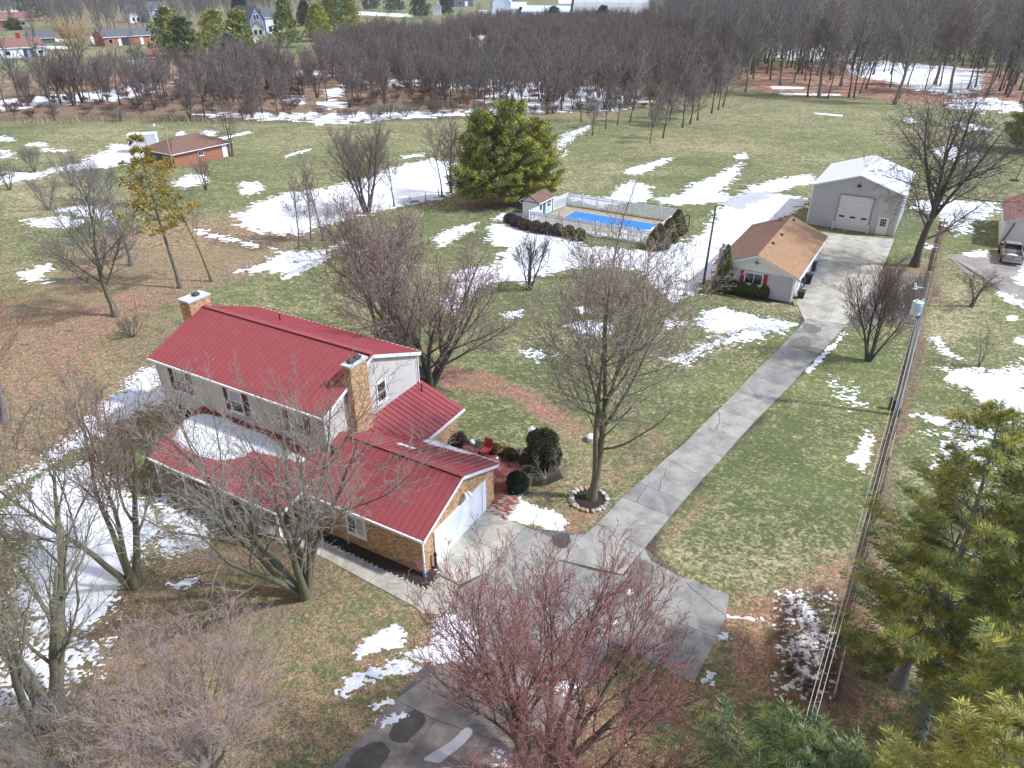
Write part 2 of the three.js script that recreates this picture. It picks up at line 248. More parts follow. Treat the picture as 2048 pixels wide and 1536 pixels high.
{
  const pos = [], uv = [], idx = [], mats = [], geo = new THREE.BufferGeometry(), o = [0, 0, 0];
  for (const [x0, z0, x1, z1, s] of groundRects) {
    const w = Math.min(2048, Math.round((x1 - x0) / s)), h = Math.min(2048, Math.round((z1 - z0) / s)), data = new Uint8Array(w * h * 4), sx = (x1 - x0) / w, sz = (z1 - z0) / h;
    for (let j = 0, k = 0; j < h; j++) { const z = z0 + (j + 0.5) * sz; for (let i = 0; i < w; i++, k += 4) { groundColor(x0 + (i + 0.5) * sx, z, s, o, i, j); data[k] = SR[(clamp(o[0], 0, 1) * 4096) | 0]; data[k + 1] = SR[(clamp(o[1], 0, 1) * 4096) | 0]; data[k + 2] = SR[(clamp(o[2], 0, 1) * 4096) | 0]; data[k + 3] = 255; } }
    const t = new THREE.DataTexture(data, w, h); t.colorSpace = THREE.SRGBColorSpace; t.magFilter = THREE.LinearFilter; t.minFilter = THREE.LinearMipmapLinearFilter; t.generateMipmaps = true; t.needsUpdate = true;
    const bt = s < 0.1 ? bump512.clone() : null; if (bt) { bt.repeat.set((x1 - x0) / 6.4, (z1 - z0) / 6.4); bt.needsUpdate = true; }
    mats.push(new THREE.MeshStandardMaterial({ map: t, roughness: 1, bumpMap: bt, bumpScale: bt ? 0.05 : 1 }));
    const b = pos.length / 3; pos.push(x0, 0, z0, x0, 0, z1, x1, 0, z1, x1, 0, z0); uv.push(0, 0, 0, 1, 1, 1, 1, 0); geo.addGroup(idx.length, 6, mats.length - 1); idx.push(b, b + 1, b + 2, b, b + 2, b + 3);
  }
  mats.push(M(0.17, 0.15, 0.10, 1)); const far = [[-4000, -4000, 4000, -1100], [-4000, -1100, -640, 60], [640, -1100, 4000, 60], [-4000, 60, 4000, 2000]];
  const g0 = idx.length; for (const [x0, z0, x1, z1] of far) { const b = pos.length / 3; pos.push(x0, 0, z0, x0, 0, z1, x1, 0, z1, x1, 0, z0); uv.push(0, 0, 0, 1, 1, 1, 1, 0); idx.push(b, b + 1, b + 2, b, b + 2, b + 3); }
  geo.addGroup(g0, idx.length - g0, mats.length - 1);
  // the gap between -128..128 beyond z > -12 is covered above; sheet ends at 2 km behind the viewer
  geo.setAttribute('position', new THREE.Float32BufferAttribute(pos, 3)); geo.setAttribute('uv', new THREE.Float32BufferAttribute(uv, 2)); geo.setIndex(idx); geo.computeVertexNormals();
  struct('ground', geo, mats, 'lawns and fields of green and straw-coloured winter grass with fallen leaves');
}

// ---------- snow left in patches: a thin uneven blanket that dips under the grass at its ragged edge ----------
const TOUCH = []; // areas kept clear of snow
function snowField(polys, cell0, name, label) { const cell = cell0 * 0.82; // polys: [[px points], raggedness, specks]
  const P = [], I = [], id = new Map();
  for (const [pts, rag0, holes0] of polys) { const rag = rag0 * 1.25, holes = Math.min(1.9, (holes0 ?? 0.6) + 0.22);
    const poly = surv(pts); let x0 = 1e9, x1 = -1e9, z0 = 1e9, z1 = -1e9; for (const p of poly) { x0 = Math.min(x0, p.x); x1 = Math.max(x1, p.x); z0 = Math.min(z0, p.z); z1 = Math.max(z1, p.z); }
    const fs = 1 / (cell * 2.6), f = (x, z) => {
      let d = sdPoly(poly, x, z); if (d < -rag * 1.6) return -1;
      d += rag * 2.6 * (fbm(x / (rag * 2.6) + 3, z / (rag * 2.0), 3) - 0.5);
      const v = d / (rag * 0.8), e = vn(x * fs, z * fs * 1.5) * 0.6 + vn(x * fs * 2.1 + 5, z * fs * 2.7) * 0.4;
      return clamp(v * 0.48, -0.75, 0.85 + 0.5 * (1 - Math.min(1, holes ?? 0.6))) + (e - 0.5) * (1.5 + 2.2 * (holes ?? 0.6)) - (holes ?? 0.6) * 0.2;
    };
    const i0 = Math.floor((x0 - rag * 1.6) / cell), i1 = Math.ceil((x1 + rag * 1.6) / cell), j0 = Math.floor((z0 - rag * 1.6) / cell), j1 = Math.ceil((z1 + rag * 1.6) / cell), w = i1 - i0 + 1;
    const val = new Float32Array(w * (j1 - j0 + 1)); for (let j = j0; j <= j1; j++) for (let i = i0; i <= i1; i++) val[(j - j0) * w + i - i0] = f(i * cell, j * cell);
    const vert = (i, j) => { const k = i * 100003 + j, v = val[(j - j0) * w + i - i0]; let n = id.get(k); const hgt = clamp(v * 0.05, -0.03, 0.055) + (v > 0 ? 0.012 * hash2(i, j) : 0); if (n === undefined) { n = P.length / 3; P.push(i * cell + (hash2(i, j) - 0.5) * cell * 0.5, hgt, j * cell + (hash2(j, i) - 0.5) * cell * 0.5); id.set(k, n); } else if (hgt > P[n * 3 + 1]) P[n * 3 + 1] = hgt; return n; };
    for (let j = j0; j < j1; j++) for (let i = i0; i < i1; i++) {
      const k = (j - j0) * w + i - i0; if (val[k] <= 0 && val[k + 1] <= 0 && val[k + w] <= 0 && val[k + w + 1] <= 0) continue;
      const a = vert(i, j), b = vert(i + 1, j), c = vert(i + 1, j + 1), d = vert(i, j + 1); (i + j) & 1 ? I.push(a, d, b, b, d, c) : I.push(a, d, c, a, c, b);
    }
  }
  const g = new THREE.BufferGeometry(); g.setAttribute('position', new THREE.Float32BufferAttribute(P, 3)); g.setIndex(I); const uv = []; for (let i = 0; i < P.length; i += 3) uv.push(P[i], P[i + 2]); g.setAttribute('uv', new THREE.Float32BufferAttribute(uv, 2)); g.computeVertexNormals();
  top(name, g, MAT.snow, label, 'snow', null, 'stuff');
}
snowField([
  [[[-30, 1000], [60, 940], [110, 900], [180, 840], [240, 775], [300, 735], [335, 740], [338, 805], [300, 815], [230, 850], [160, 895], [80, 940], [0, 1000]], 0.5, 0.45],
  [[[20, 1010], [90, 950], [180, 925], [215, 940], [260, 990], [300, 1000], [320, 1040], [310, 1090], [270, 1140], [240, 1200], [170, 1270], [60, 1260], [30, 1180], [60, 1100], [20, 1060]], 0.5, 0.3],
  [[[300, 1000], [330, 985], [370, 1015], [420, 1060], [400, 1095], [350, 1065], [310, 1045]], 0.35, 0.9], [[[405, 1022], [430, 1016], [478, 1042], [455, 1060], [420, 1042]], 0.15, 0.4], [[[300, 1070], [400, 1080], [390, 1100], [320, 1110]], 0.3, 1.0],
  [[[-20, 1300], [60, 1270], [180, 1300], [150, 1370], [90, 1400], [0, 1470], [-20, 1480]], 0.6, 0.9], [[[340, 1170], [390, 1150], [400, 1156], [360, 1178]], 0.15, 0.6],
  [[[705, 1302], [745, 1272], [790, 1250], [810, 1270], [800, 1295], [765, 1298], [718, 1320]], 0.13, 0.25], [[[670, 1384], [700, 1352], [740, 1332], [800, 1325], [838, 1322], [825, 1350], [790, 1350], [740, 1360], [690, 1392]], 0.16, 0.45],
  [[[800, 1307], [860, 1290], [875, 1235], [900, 1222], [950, 1250], [965, 1290], [945, 1335], [920, 1335], [860, 1330], [830, 1322]], 0.14, 0.3], [[[740, 1412], [790, 1395], [800, 1402], [750, 1418]], 0.1, 0.6], [[[752, 1442], [790, 1425], [815, 1430], [780, 1452], [755, 1475]], 0.15, 0.6],
  [[[1110, 1360], [1150, 1352], [1168, 1375], [1140, 1395], [1115, 1385]], 0.15, 0.4], [[[975, 1500], [1010, 1505], [1025, 1536], [985, 1540]], 0.15, 0.5], [[[1020, 1425], [1032, 1440], [1030, 1475], [1018, 1460]], 0.1, 0.4],
  [[[1012, 1038], [1040, 998], [1062, 1008], [1120, 1025], [1138, 1045], [1122, 1066], [1070, 1052], [1035, 1046]], 0.12, 0.25],
  [[[1250, 1180], [1268, 1176], [1270, 1192], [1256, 1194]], 0.06, 0.5], [[[1212, 1238], [1235, 1240], [1232, 1252], [1215, 1252]], 0.06, 0.6], [[[1404, 1358], [1420, 1345], [1432, 1350], [1425, 1368], [1408, 1368]], 0.08, 0.5], [[[1455, 1230], [1540, 1238], [1540, 1244], [1456, 1236]], 0.06, 0.3], [[[1434, 1268], [1460, 1268], [1456, 1280], [1440, 1280]], 0.1, 1],
  [[[1570, 1195], [1650, 1190], [1660, 1250], [1640, 1380], [1570, 1380]], 0.3, 1.68], [[[1620, 1190], [1660, 1188], [1656, 1196], [1628, 1196]], 0.06, 0.4]], 0.085, 'snow', 'thin ragged snow on the front lawn and beside the lower driveway');
snowField([
  [[[1130, 650], [1180, 642], [1225, 650], [1225, 668], [1190, 674], [1160, 668]], 0.25, 0.35], [[[1150, 615], [1190, 615], [1190, 625], [1160, 626]], 0.2, 0.9], [[[1045, 700], [1090, 700], [1106, 712], [1070, 724]], 0.3, 0.9], [[[1005, 625], [1045, 620], [1040, 632], [1008, 636]], 0.2, 0.9], [[[1330, 640], [1375, 640], [1370, 655], [1335, 655]], 0.25, 0.8],
  [[[1410, 620], [1440, 615], [1560, 640], [1590, 650], [1560, 665], [1490, 660], [1440, 670], [1400, 655], [1395, 640]], 0.35, 0.55], [[[1330, 715], [1370, 710], [1400, 690], [1450, 670], [1440, 690], [1400, 710], [1370, 730], [1340, 728]], 0.25, 0.7], [[[1420, 675], [1500, 655], [1560, 655], [1500, 685], [1440, 695]], 0.35, 1.1],
  [[[1610, 740], [1660, 690], [1694, 658], [1690, 672], [1650, 715], [1618, 745]], 0.12, 0.5], [[[1675, 760], [1690, 765], [1720, 810], [1700, 810]], 0.5, 1.3], [[[1735, 860], [1748, 880], [1740, 910], [1722, 960], [1712, 930], [1690, 915], [1720, 890]], 0.2, 0.6], [[[1865, 670], [1880, 680], [1920, 720], [1900, 715], [1870, 690]], 0.3, 0.9],
  [[[1885, 740], [1930, 735], [2000, 745], [2060, 725], [2060, 860], [2010, 850], [1960, 810], [1940, 780], [1890, 765]], 0.5, 0.4], [[[1820, 828], [1860, 832], [1940, 848], [1990, 860], [2000, 880], [1930, 870], [1870, 850]], 0.22, 0.4], [[[1875, 870], [1950, 880], [1960, 990], [1900, 960]], 0.6, 1.15],
  [[[1993, 583], [2020, 585], [2048, 605], [2060, 625], [2010, 600]], 0.3, 0.4], [[[2012, 632], [2034, 630], [2036, 640], [2016, 642]], 0.12, 0.3], [[[2025, 555], [2060, 520], [2060, 580], [2035, 570]], 0.2, 0.3], [[[2020, 680], [2050, 675], [2050, 690], [2030, 688]], 0.15, 0.5],
  [[[880, 605], [920, 560], [905, 555], [925, 540], [985, 530], [1040, 545], [1060, 560], [1000, 560], [940, 590], [895, 622]], 0.4, 0.55], [[[868, 475], [905, 455], [955, 445], [945, 462], [905, 480], [880, 495]], 0.35, 0.6]], 0.14, 'snow', 'ragged snow on the lawns round the driveway and the bare trees');
snowField([
  [[[975, 462], [1000, 430], [1040, 418], [1062, 440], [1110, 468], [1180, 492], [1290, 502], [1390, 475], [1425, 440], [1450, 402], [1490, 385], [1560, 385], [1620, 400], [1600, 420], [1540, 445], [1500, 460], [1470, 500], [1430, 545], [1400, 580], [1340, 600], [1310, 580], [1285, 540], [1200, 532], [1110, 545], [1050, 560], [990, 545], [1010, 500], [980, 480]], 0.6, 0.28],
  [[[1085, 447], [1130, 452], [1180, 462], [1240, 470], [1268, 470], [1300, 455], [1335, 440], [1345, 445], [1296, 488], [1190, 470]], 0.3, 0.35], [[[1222, 452], [1245, 450], [1262, 462], [1240, 466]], 0.25, 0.5], [[[1235, 375], [1260, 358], [1300, 372], [1310, 395], [1285, 405], [1200, 412], [1140, 400], [1150, 390], [1230, 396]], 0.5, 0.35], [[[1240, 345], [1265, 335], [1343, 314], [1342, 320], [1300, 340], [1270, 350]], 0.35, 0.5], [[[1370, 385], [1380, 370], [1440, 345], [1484, 325], [1480, 335], [1470, 360], [1440, 385], [1470, 395], [1500, 372], [1560, 355], [1625, 350], [1630, 362], [1560, 380], [1480, 420], [1450, 405], [1340, 410], [1300, 400]], 0.5, 0.5], [[[1468, 310], [1492, 306], [1496, 318], [1475, 320]], 0.3, 0.8],
  [[[1125, 270], [1165, 255], [1180, 250], [1175, 258], [1140, 280], [1115, 300]], 0.5, 0.6], [[[1110, 310], [1135, 300], [1130, 312], [1112, 318]], 0.4, 0.7],
  [[[1540, 172], [1608, 174], [1608, 178], [1545, 178]], 0.3, 0.3], [[[1630, 225], [1685, 230], [1685, 233], [1630, 228]], 0.2, 0.3], [[[1560, 186], [1680, 188], [1680, 192], [1560, 190]], 0.3, 1.2],
  [[[1830, 400], [1900, 400], [1990, 405], [2000, 420], [1960, 440], [1880, 430], [1830, 420]], 0.6, 0.6], [[[1850, 487], [1868, 485], [1865, 500], [1845, 498]], 0.3, 0.4], [[[1920, 505], [1975, 500], [1985, 515], [1940, 515]], 0.25, 0.3], [[[1815, 235], [1830, 240], [1835, 246], [1812, 245]], 0.3, 0.6], [[[1900, 290], [1960, 305], [1950, 325], [1890, 320], [1860, 300]], 0.6, 0.4], [[[1900, 243], [1960, 250], [1985, 260], [1930, 262]], 0.5, 0.6], [[[1880, 430], [1930, 425], [1950, 460], [1900, 470]], 0.6, 0.9],
  [[[470, 425], [520, 405], [560, 385], [640, 378], [720, 360], [780, 335], [860, 318], [905, 328], [905, 385], [860, 400], [800, 412], [720, 430], [640, 455], [600, 470], [540, 470], [480, 455]], 0.7, 0.35], [[[475, 365], [515, 362], [528, 378], [500, 392], [480, 386]], 0.5, 0.4], [[[340, 365], [380, 350], [415, 350], [412, 365], [370, 378]], 0.5, 0.4],
  [[[390, 455], [430, 468], [520, 490], [590, 505], [640, 500], [700, 480], [660, 510], [600, 545], [540, 545], [470, 545], [530, 525], [560, 500], [490, 490], [400, 470]], 0.45, 0.5], [[[560, 555], [600, 535], [660, 512], [650, 522], [590, 552], [562, 562]], 0.15, 0.3],
  [[[40, 440], [110, 432], [180, 442], [150, 455], [60, 452]], 0.5, 0.45], [[[25, 550], [75, 530], [115, 530], [100, 548], [60, 562]], 0.4, 0.5], [[[80, 560], [105, 562], [90, 570]], 0.25, 0.4], [[[110, 420], [150, 410], [220, 415], [230, 445], [200, 440]], 0.5, 0.9],
  [[[0, 340], [60, 345], [160, 325], [200, 305], [230, 288], [285, 290], [300, 315], [240, 330], [120, 345], [40, 362], [0, 368]], 0.9, 0.55], [[[0, 270], [30, 275], [25, 282], [0, 280]], 0.7, 0.5], [[[55, 287], [90, 285], [85, 295], [60, 293]], 0.7, 0.5], [[[90, 297], [135, 298], [130, 305], [95, 303]], 0.7, 0.6], [[[0, 300], [25, 308], [20, 318], [0, 315]], 0.7, 0.5], [[[405, 262], [430, 260], [435, 270], [410, 274]], 0.6, 0.3], [[[350, 265], [370, 262], [372, 268], [355, 272]], 0.5, 0.4], [[[565, 312], [600, 302], [625, 296], [610, 304], [570, 316]], 0.3, 0.4], [[[440, 275], [500, 262], [500, 266], [445, 280]], 0.3, 0.4], [[[800, 312], [850, 305], [845, 312], [805, 318]], 0.4, 0.8]], 0.26, 'snow', 'melting snow across the back lawn and round the pool and the field');
snowField([
  [[[-30, 205], [60, 195], [180, 185], [300, 165], [320, 175], [240, 200], [100, 212], [-30, 222]], 2, 0.35], [[[350, 155], [440, 140], [540, 138], [540, 148], [450, 155], [360, 165]], 1.6, 0.4], [[[350, 228], [500, 225], [620, 225], [900, 222], [1000, 215], [1150, 212], [1150, 222], [1000, 228], [740, 240], [700, 248], [640, 248], [600, 240], [450, 238]], 1.6, 0.75],
  [[[650, 180], [690, 170], [680, 185], [670, 200], [690, 215], [650, 218], [640, 205], [660, 195]], 1.2, 0.3], [[[560, 200], [600, 190], [615, 205], [580, 212]], 1.2, 0.5], [[[540, 140], [620, 140], [700, 145], [700, 152], [560, 150]], 1.6, 0.7], [[[740, 165], [920, 155], [1000, 160], [1280, 180], [1290, 205], [1000, 205], [960, 180], [760, 172]], 2.2, 0.85], [[[970, 200], [1100, 205], [1250, 200], [1240, 218], [1020, 222]], 1.5, 0.8],
  [[[930, 90], [965, 88], [970, 105], [960, 125], [980, 130], [990, 110], [985, 125], [960, 128], [935, 105]], 1.5, 0.3], [[[860, 76], [1000, 70], [1010, 76], [870, 84]], 2, 0.4], [[[410, 35], [540, 95], [540, 104], [520, 100]], 2, 0.6], [[[260, 122], [290, 120], [290, 126], [265, 128]], 1, 0.4], [[[380, 135], [460, 132], [460, 137], [385, 140]], 1, 0.4], [[[700, 22], [820, 28], [815, 34], [705, 30]], 4, 0.3], [[[960, 30], [1160, 38], [1160, 48], [970, 42]], 4, 0.3],
  [[[1700, 120], [1850, 128], [1960, 140], [1970, 180], [1920, 195], [1830, 178], [1760, 160], [1700, 150]], 1.6, 0.5], [[[1910, 200], [1980, 195], [2060, 210], [2060, 220], [1960, 225], [1900, 215]], 1.2, 0.8], [[[1540, 80], [1700, 85], [1760, 120], [1560, 118]], 3, 0.9], [[[1290, 30], [1400, 60], [1380, 80], [1300, 60]], 4, 0.8], [[[60, 75], [150, 78], [150, 84], [70, 82]], 1.5, 0.4], [[[90, 92], [140, 92], [140, 97], [95, 98]], 1, 0.4], [[[15, 20], [50, 22], [50, 30], [20, 30]], 4, 0.4]], 0.8, 'snow', 'distant snow between the bare trees of the thicket and along the creek');
// ---------- trees: tapered trunks that fork into limbs, branches and twigs ----------
class TB { // smooth tubes
  constructor() { this.p = []; this.n = []; this.t = []; this.i = []; }
  tube(pts, rs, sides) {
    const base = this.p.length / 3, m = pts.length; let ux = 0.31, uy = 0.17, uz = 0.93, len = 0;
    for (let k = 0; k < m; k++) {
      const a = pts[Math.max(0, k - 1)], b = pts[Math.min(m - 1, k + 1)], q = pts[k]; let dx = b[0] - a[0], dy = b[1] - a[1], dz = b[2] - a[2], l = Math.hypot(dx, dy, dz) || 1; dx /= l; dy /= l; dz /= l;
      let d = ux * dx + uy * dy + uz * dz; ux -= d * dx; uy -= d * dy; uz -= d * dz; l = Math.hypot(ux, uy, uz) || 1; ux /= l; uy /= l; uz /= l;
      const vx = dy * uz - dz * uy, vy = dz * ux - dx * uz, vz = dx * uy - dy * ux; if (k) len += Math.hypot(q[0] - pts[k - 1][0], q[1] - pts[k - 1][1], q[2] - pts[k - 1][2]);
      for (let s = 0; s < sides; s++) { const g = (s / sides) * 6.2832, c = Math.cos(g), w = Math.sin(g), nx = ux * c + vx * w, ny = uy * c + vy * w, nz = uz * c + vz * w; this.p.push(q[0] + nx * rs[k], q[1] + ny * rs[k], q[2] + nz * rs[k]); this.n.push(nx, ny, nz); this.t.push((s / sides) * 2, len); }
    }
    for (let k = 0; k + 1 < m; k++) for (let s = 0; s < sides; s++) { const a = base + k * sides + s, b = base + k * sides + ((s + 1) % sides); this.i.push(a, b, b + sides, a, b + sides, a + sides); }
  }
  spike(p, q, r) { // a pointed twig
    const base = this.p.length / 3, dx = q[0] - p[0], dy = q[1] - p[1], dz = q[2] - p[2]; let sx = dy * 0.37 - dz * 0.93, sy = dz * 0.11 - dx * 0.37, sz = dx * 0.93 - dy * 0.11, l = Math.hypot(sx, sy, sz) || 1; sx /= l; sy /= l; sz /= l;
    let bx = dy * sz - dz * sy, by = dz * sx - dx * sz, bz = dx * sy - dy * sx; l = Math.hypot(bx, by, bz) || 1; bx /= l; by /= l; bz /= l;
    for (let s = 0; s < 3; s++) { const c = Math.cos(s * 2.0944), w = Math.sin(s * 2.0944), nx = sx * c + bx * w, ny = sy * c + by * w, nz = sz * c + bz * w; this.p.push(p[0] + nx * r, p[1] + ny * r, p[2] + nz * r); this.n.push(nx, ny, nz); this.t.push(s / 3, 0); }
    this.p.push(q[0], q[1], q[2]); this.n.push(dx, dy, dz); this.t.push(0, 1); this.i.push(base, base + 1, base + 3, base + 1, base + 2, base + 3, base + 2, base, base + 3);
  }
  geo() { const g = new THREE.BufferGeometry(); g.setAttribute('position', new THREE.Float32BufferAttribute(this.p, 3)); g.setAttribute('normal', new THREE.Float32BufferAttribute(this.n, 3)); g.setAttribute('uv', new THREE.Float32BufferAttribute(this.t, 2)); g.setIndex(this.i); g.normalizeNormals(); return g; }
  get tris() { return this.i.length / 3; }
}
const barkTex = (r, g, b, moss = 0) => dtex(128, 256, (x, y) => { const k = 0.55 + 0.5 * vn(x * 0.22 % 28, y * 0.05) + 0.35 * (hash2(x, y >> 2) - 0.5), m = moss * smooth(0.45, 0.8, vn(x * 0.06, y * 0.03 + 9)); return [lerp(r, 0.17, m) * k, lerp(g, 0.165, m) * k, lerp(b, 0.06, m) * k]; }, true);
const bark = (r, g, b, moss) => M(1, 1, 1, 0.95, { map: rep(barkTex(r, g, b, moss), 1, 0.6), side: THREE.FrontSide });
const BARK = { grey: bark(0.19, 0.165, 0.14, 0.35), dark: bark(0.115, 0.10, 0.088, 0.2), olive: bark(0.20, 0.18, 0.115, 0.6), pale: bark(0.30, 0.27, 0.235, 0.2), pine: bark(0.33, 0.305, 0.285, 0.05), yellow: bark(0.26, 0.22, 0.09, 0.8) };
const tw = (r, g, b) => M(r, g, b, 0.9, { side: THREE.FrontSide });
const TWIG = { grey: tw(0.205, 0.18, 0.155), brown: tw(0.20, 0.15, 0.125), pink: tw(0.35, 0.265, 0.225), red: tw(0.26, 0.13, 0.112), tan: tw(0.275, 0.235, 0.19), olive: tw(0.24, 0.215, 0.15), purple: tw(0.19, 0.142, 0.13), dark: tw(0.125, 0.112, 0.10), slate: tw(0.155, 0.142, 0.132), willow: tw(0.42, 0.27, 0.12) };
const BUD = { red: tw(0.40, 0.135, 0.12), pink: tw(0.42, 0.275, 0.235), rust: tw(0.38, 0.16, 0.09) };
// o: seed, h, r, stems [[azimuth, lean, length share, radius share]], kids/ratio/ang/start per level, up (rise of the tips), sides, minR, depth, buds
function bareTree(o) {
  const R = rng(o.seed), T = new TB(), C = new TB(), B = new TB(), depth = o.depth ?? 4, minR = o.minR ?? 0.0095, sides = o.sides ?? [9, 6, 4, 3, 3], wob = o.wob ?? [0.10, 0.20, 0.26, 0.3, 0.3], up = o.up ?? [0.06, 0.09, 0.08, 0.06, 0.04];
  const norm = (d) => { const l = Math.hypot(d[0], d[1], d[2]) || 1; return [d[0] / l, d[1] / l, d[2] / l]; };
  let first = null;
  function branch(p, d, L, r, lev) {
    if (lev >= depth) { const q = [p[0] + d[0] * L, p[1] + d[1] * L, p[2] + d[2] * L]; C.spike(p, q, Math.max(minR, r)); if (o.buds && R() < o.buds) { const s = o.budSize ?? 0.05, u = [q[0] + (R() - 0.5) * s, q[1] + s, q[2] + (R() - 0.5) * s]; B.spike([q[0] - d[0] * s * 2, q[1] - d[1] * s * 2, q[2] - d[2] * s * 2], u, s * 0.4); } return; }
    const n = lev === 0 ? Math.max(5, Math.round(L / 1.1)) : [0, 6, 4, 3][lev] ?? 2, pts = [p], rs = [r], dirs = [d], end = lev === 0 ? 0.14 : 0.22; let q = p, e = d;
    for (let k = 1; k <= n; k++) {
      e = norm([e[0] + (R() - 0.5) * wob[lev] * 2, e[1] + (R() - 0.5) * wob[lev] + up[lev], e[2] + (R() - 0.5) * wob[lev] * 2]);
      q = [q[0] + (e[0] * L) / n, q[1] + (e[1] * L) / n, q[2] + (e[2] * L) / n]; if (q[1] < 0.3 && lev) q[1] = 0.3; pts.push(q); rs.push(Math.max(minR, lerp(r, r * end, Math.pow(k / n, 0.85)))); dirs.push(e);
    }
    if (lev === 0 && o.flare !== 0 && p[1] < 0.5) rs[0] *= 1.4; if (lev === 0 && !first) first = pts;
    (lev <= 1 ? T : C).tube(pts, rs, sides[lev]);
    const nk = Math.max(lev < 2 ? 3 : 2, Math.round(o.kids[lev] * (lev === 0 ? 1 : clamp(L / (o.h * [1, 0.34, 0.13, 0.055][lev]), 0.45, 1.5)))), st = o.start?.[lev] ?? [0.3, 0.2, 0.12, 0.1][lev]; let az = R() * 6.28;
    for (let c = 0; c < nk; c++) {
      const t = st + (1 - st) * ((c + 0.15 + 0.8 * R()) / nk), f = t * n, k = Math.min(n - 1, Math.floor(f)), w = f - k, a = pts[k], b = pts[k + 1], pos = [lerp(a[0], b[0], w), lerp(a[1], b[1], w), lerp(a[2], b[2], w)], dd = dirs[k + 1]; az += 2.4 + (R() - 0.5) * 1.1;
      let ux = dd[1] * 0.2 - dd[2] * 0.97, uy = dd[2] * 0.1 - dd[0] * 0.2, uz = dd[0] * 0.97 - dd[1] * 0.1; [ux, uy, uz] = norm([ux, uy, uz]); const vx = dd[1] * uz - dd[2] * uy, vy = dd[2] * ux - dd[0] * uz, vz = dd[0] * uy - dd[1] * ux;
      const ang = (o.ang[lev] ?? 0.7) * (0.75 + 0.5 * R()) * (lev === 0 ? lerp(1.15, 0.62, t) : 1), ca = Math.cos(ang), sa = Math.sin(ang), ct = Math.cos(az) * sa, cs = Math.sin(az) * sa;
      const cd = norm([dd[0] * ca + ux * ct + vx * cs, dd[1] * ca + uy * ct + vy * cs, dd[2] * ca + uz * ct + vz * cs]);
      const shape = lev === 0 ? (o.shape ? o.shape(t) : lerp(1, 0.45, smooth(0.45, 1, t))) : lerp(1, 0.5, t), cl = (lev === 0 ? o.h : L) * o.ratio[lev] * shape * (0.7 + 0.5 * R());
      branch(pos, cd, cl, Math.max(minR, rs[k] * (lev === 0 ? 0.42 : 0.55) * (0.8 + 0.4 * R())), lev + 1);
    }
  }
  for (const [a, lean, ls, rsh, y0] of o.stems ?? [[0, 0.03, 0.85, 1]]) { const s = Math.sin(lean); let p0 = [Math.cos(a) * o.r * (o.stems ? 0.6 : 0), -0.05, Math.sin(a) * o.r * (o.stems ? 0.6 : 0)]; if (y0 && first) { let k = 0; while (k < first.length - 2 && first[k + 1][1] < y0) k++; const w = clamp((y0 - first[k][1]) / (first[k + 1][1] - first[k][1]), 0, 1); p0 = [0, 1, 2].map((i) => lerp(first[k][i], first[k + 1][i], w)); } branch(p0, [Math.cos(a) * s, Math.cos(lean), Math.sin(a) * s], o.h * ls, o.r * rsh, 0); }
  return { trunk: T.geo(), crown: C.geo(), buds: B.tris ? B.geo() : null, tris: T.tris + C.tris + B.tris };
}
function plantTree(name, label, g, barkMat, twigMat, budMat, pos, turn = 0, scale = 1, group) {
  const t = thing(name, label, 'tree', pos, turn, group); t.scale.setScalar(scale);
  mesh('trunk', g.trunk, barkMat, t); const c = mesh('crown', g.crown, twigMat, t); if (g.buds && budMat) mesh('buds', g.buds, budMat, c); return t;
}
// evergreen needles: tufts of thin blades set over the limbs
function tuftGeo(n, len, wide, seed, spread = 1.1) {
  const R = rng(seed), p = [], nn = [];
  for (let i = 0; i < n; i++) {
    const a = R() * 6.283, e = Math.acos(1 - R() * spread), d = V(Math.sin(e) * Math.cos(a), Math.cos(e), Math.sin(e) * Math.sin(a)), s = V(R() - 0.5, R() - 0.5, R() - 0.5).cross(d).normalize(), l = len * (0.6 + 0.5 * R()), w = wide * (0.7 + 0.6 * R());
    const b0 = d.clone().multiplyScalar(l * 0.08), m = d.clone().multiplyScalar(l * 0.55).add(V(0, -0.04 * l, 0)), t = d.clone().multiplyScalar(l).add(V(0, -0.12 * l, 0)), A = m.clone().addScaledVector(s, w / 2), B = m.clone().addScaledVector(s, -w / 2);
    for (const q of [b0, A, B, A, t, B]) { p.push(q.x, q.y, q.z); }
    const nm = d.clone().add(V(0, 0.4, 0)).normalize(); for (let k = 0; k < 6; k++) nn.push(nm.x, nm.y, nm.z);
  }
  const g = new THREE.BufferGeometry(); g.setAttribute('position', new THREE.Float32BufferAttribute(p, 3)); g.computeVertexNormals(); return g;
}
const needleMat = (r, g, b) => M(r, g, b, 0.75);
function tufts(name, parent, geo, mat, list, cols, R) { // list: [x, y, z, dx, dy, dz, scale]
  const im = new THREE.InstancedMesh(geo, mat, list.length), m = new THREE.Matrix4(), q = new THREE.Quaternion(), y = V(0, 1, 0), c = new THREE.Color();
  list.forEach((t, i) => { q.setFromUnitVectors(y, V(t[3], t[4], t[5]).normalize()); m.compose(V(t[0], t[1], t[2]), q, V(t[6], t[6], t[6])); im.setMatrixAt(i, m); const a = cols[Math.floor(R() * cols.length)], k = 0.75 + 0.5 * R(); c.setRGB(a[0] * k, a[1] * k, a[2] * k); im.setColorAt(i, c); });
  im.name = name; im.castShadow = im.receiveShadow = true; im.userData.kind = 'stuff'; parent.add(im); return im;
}
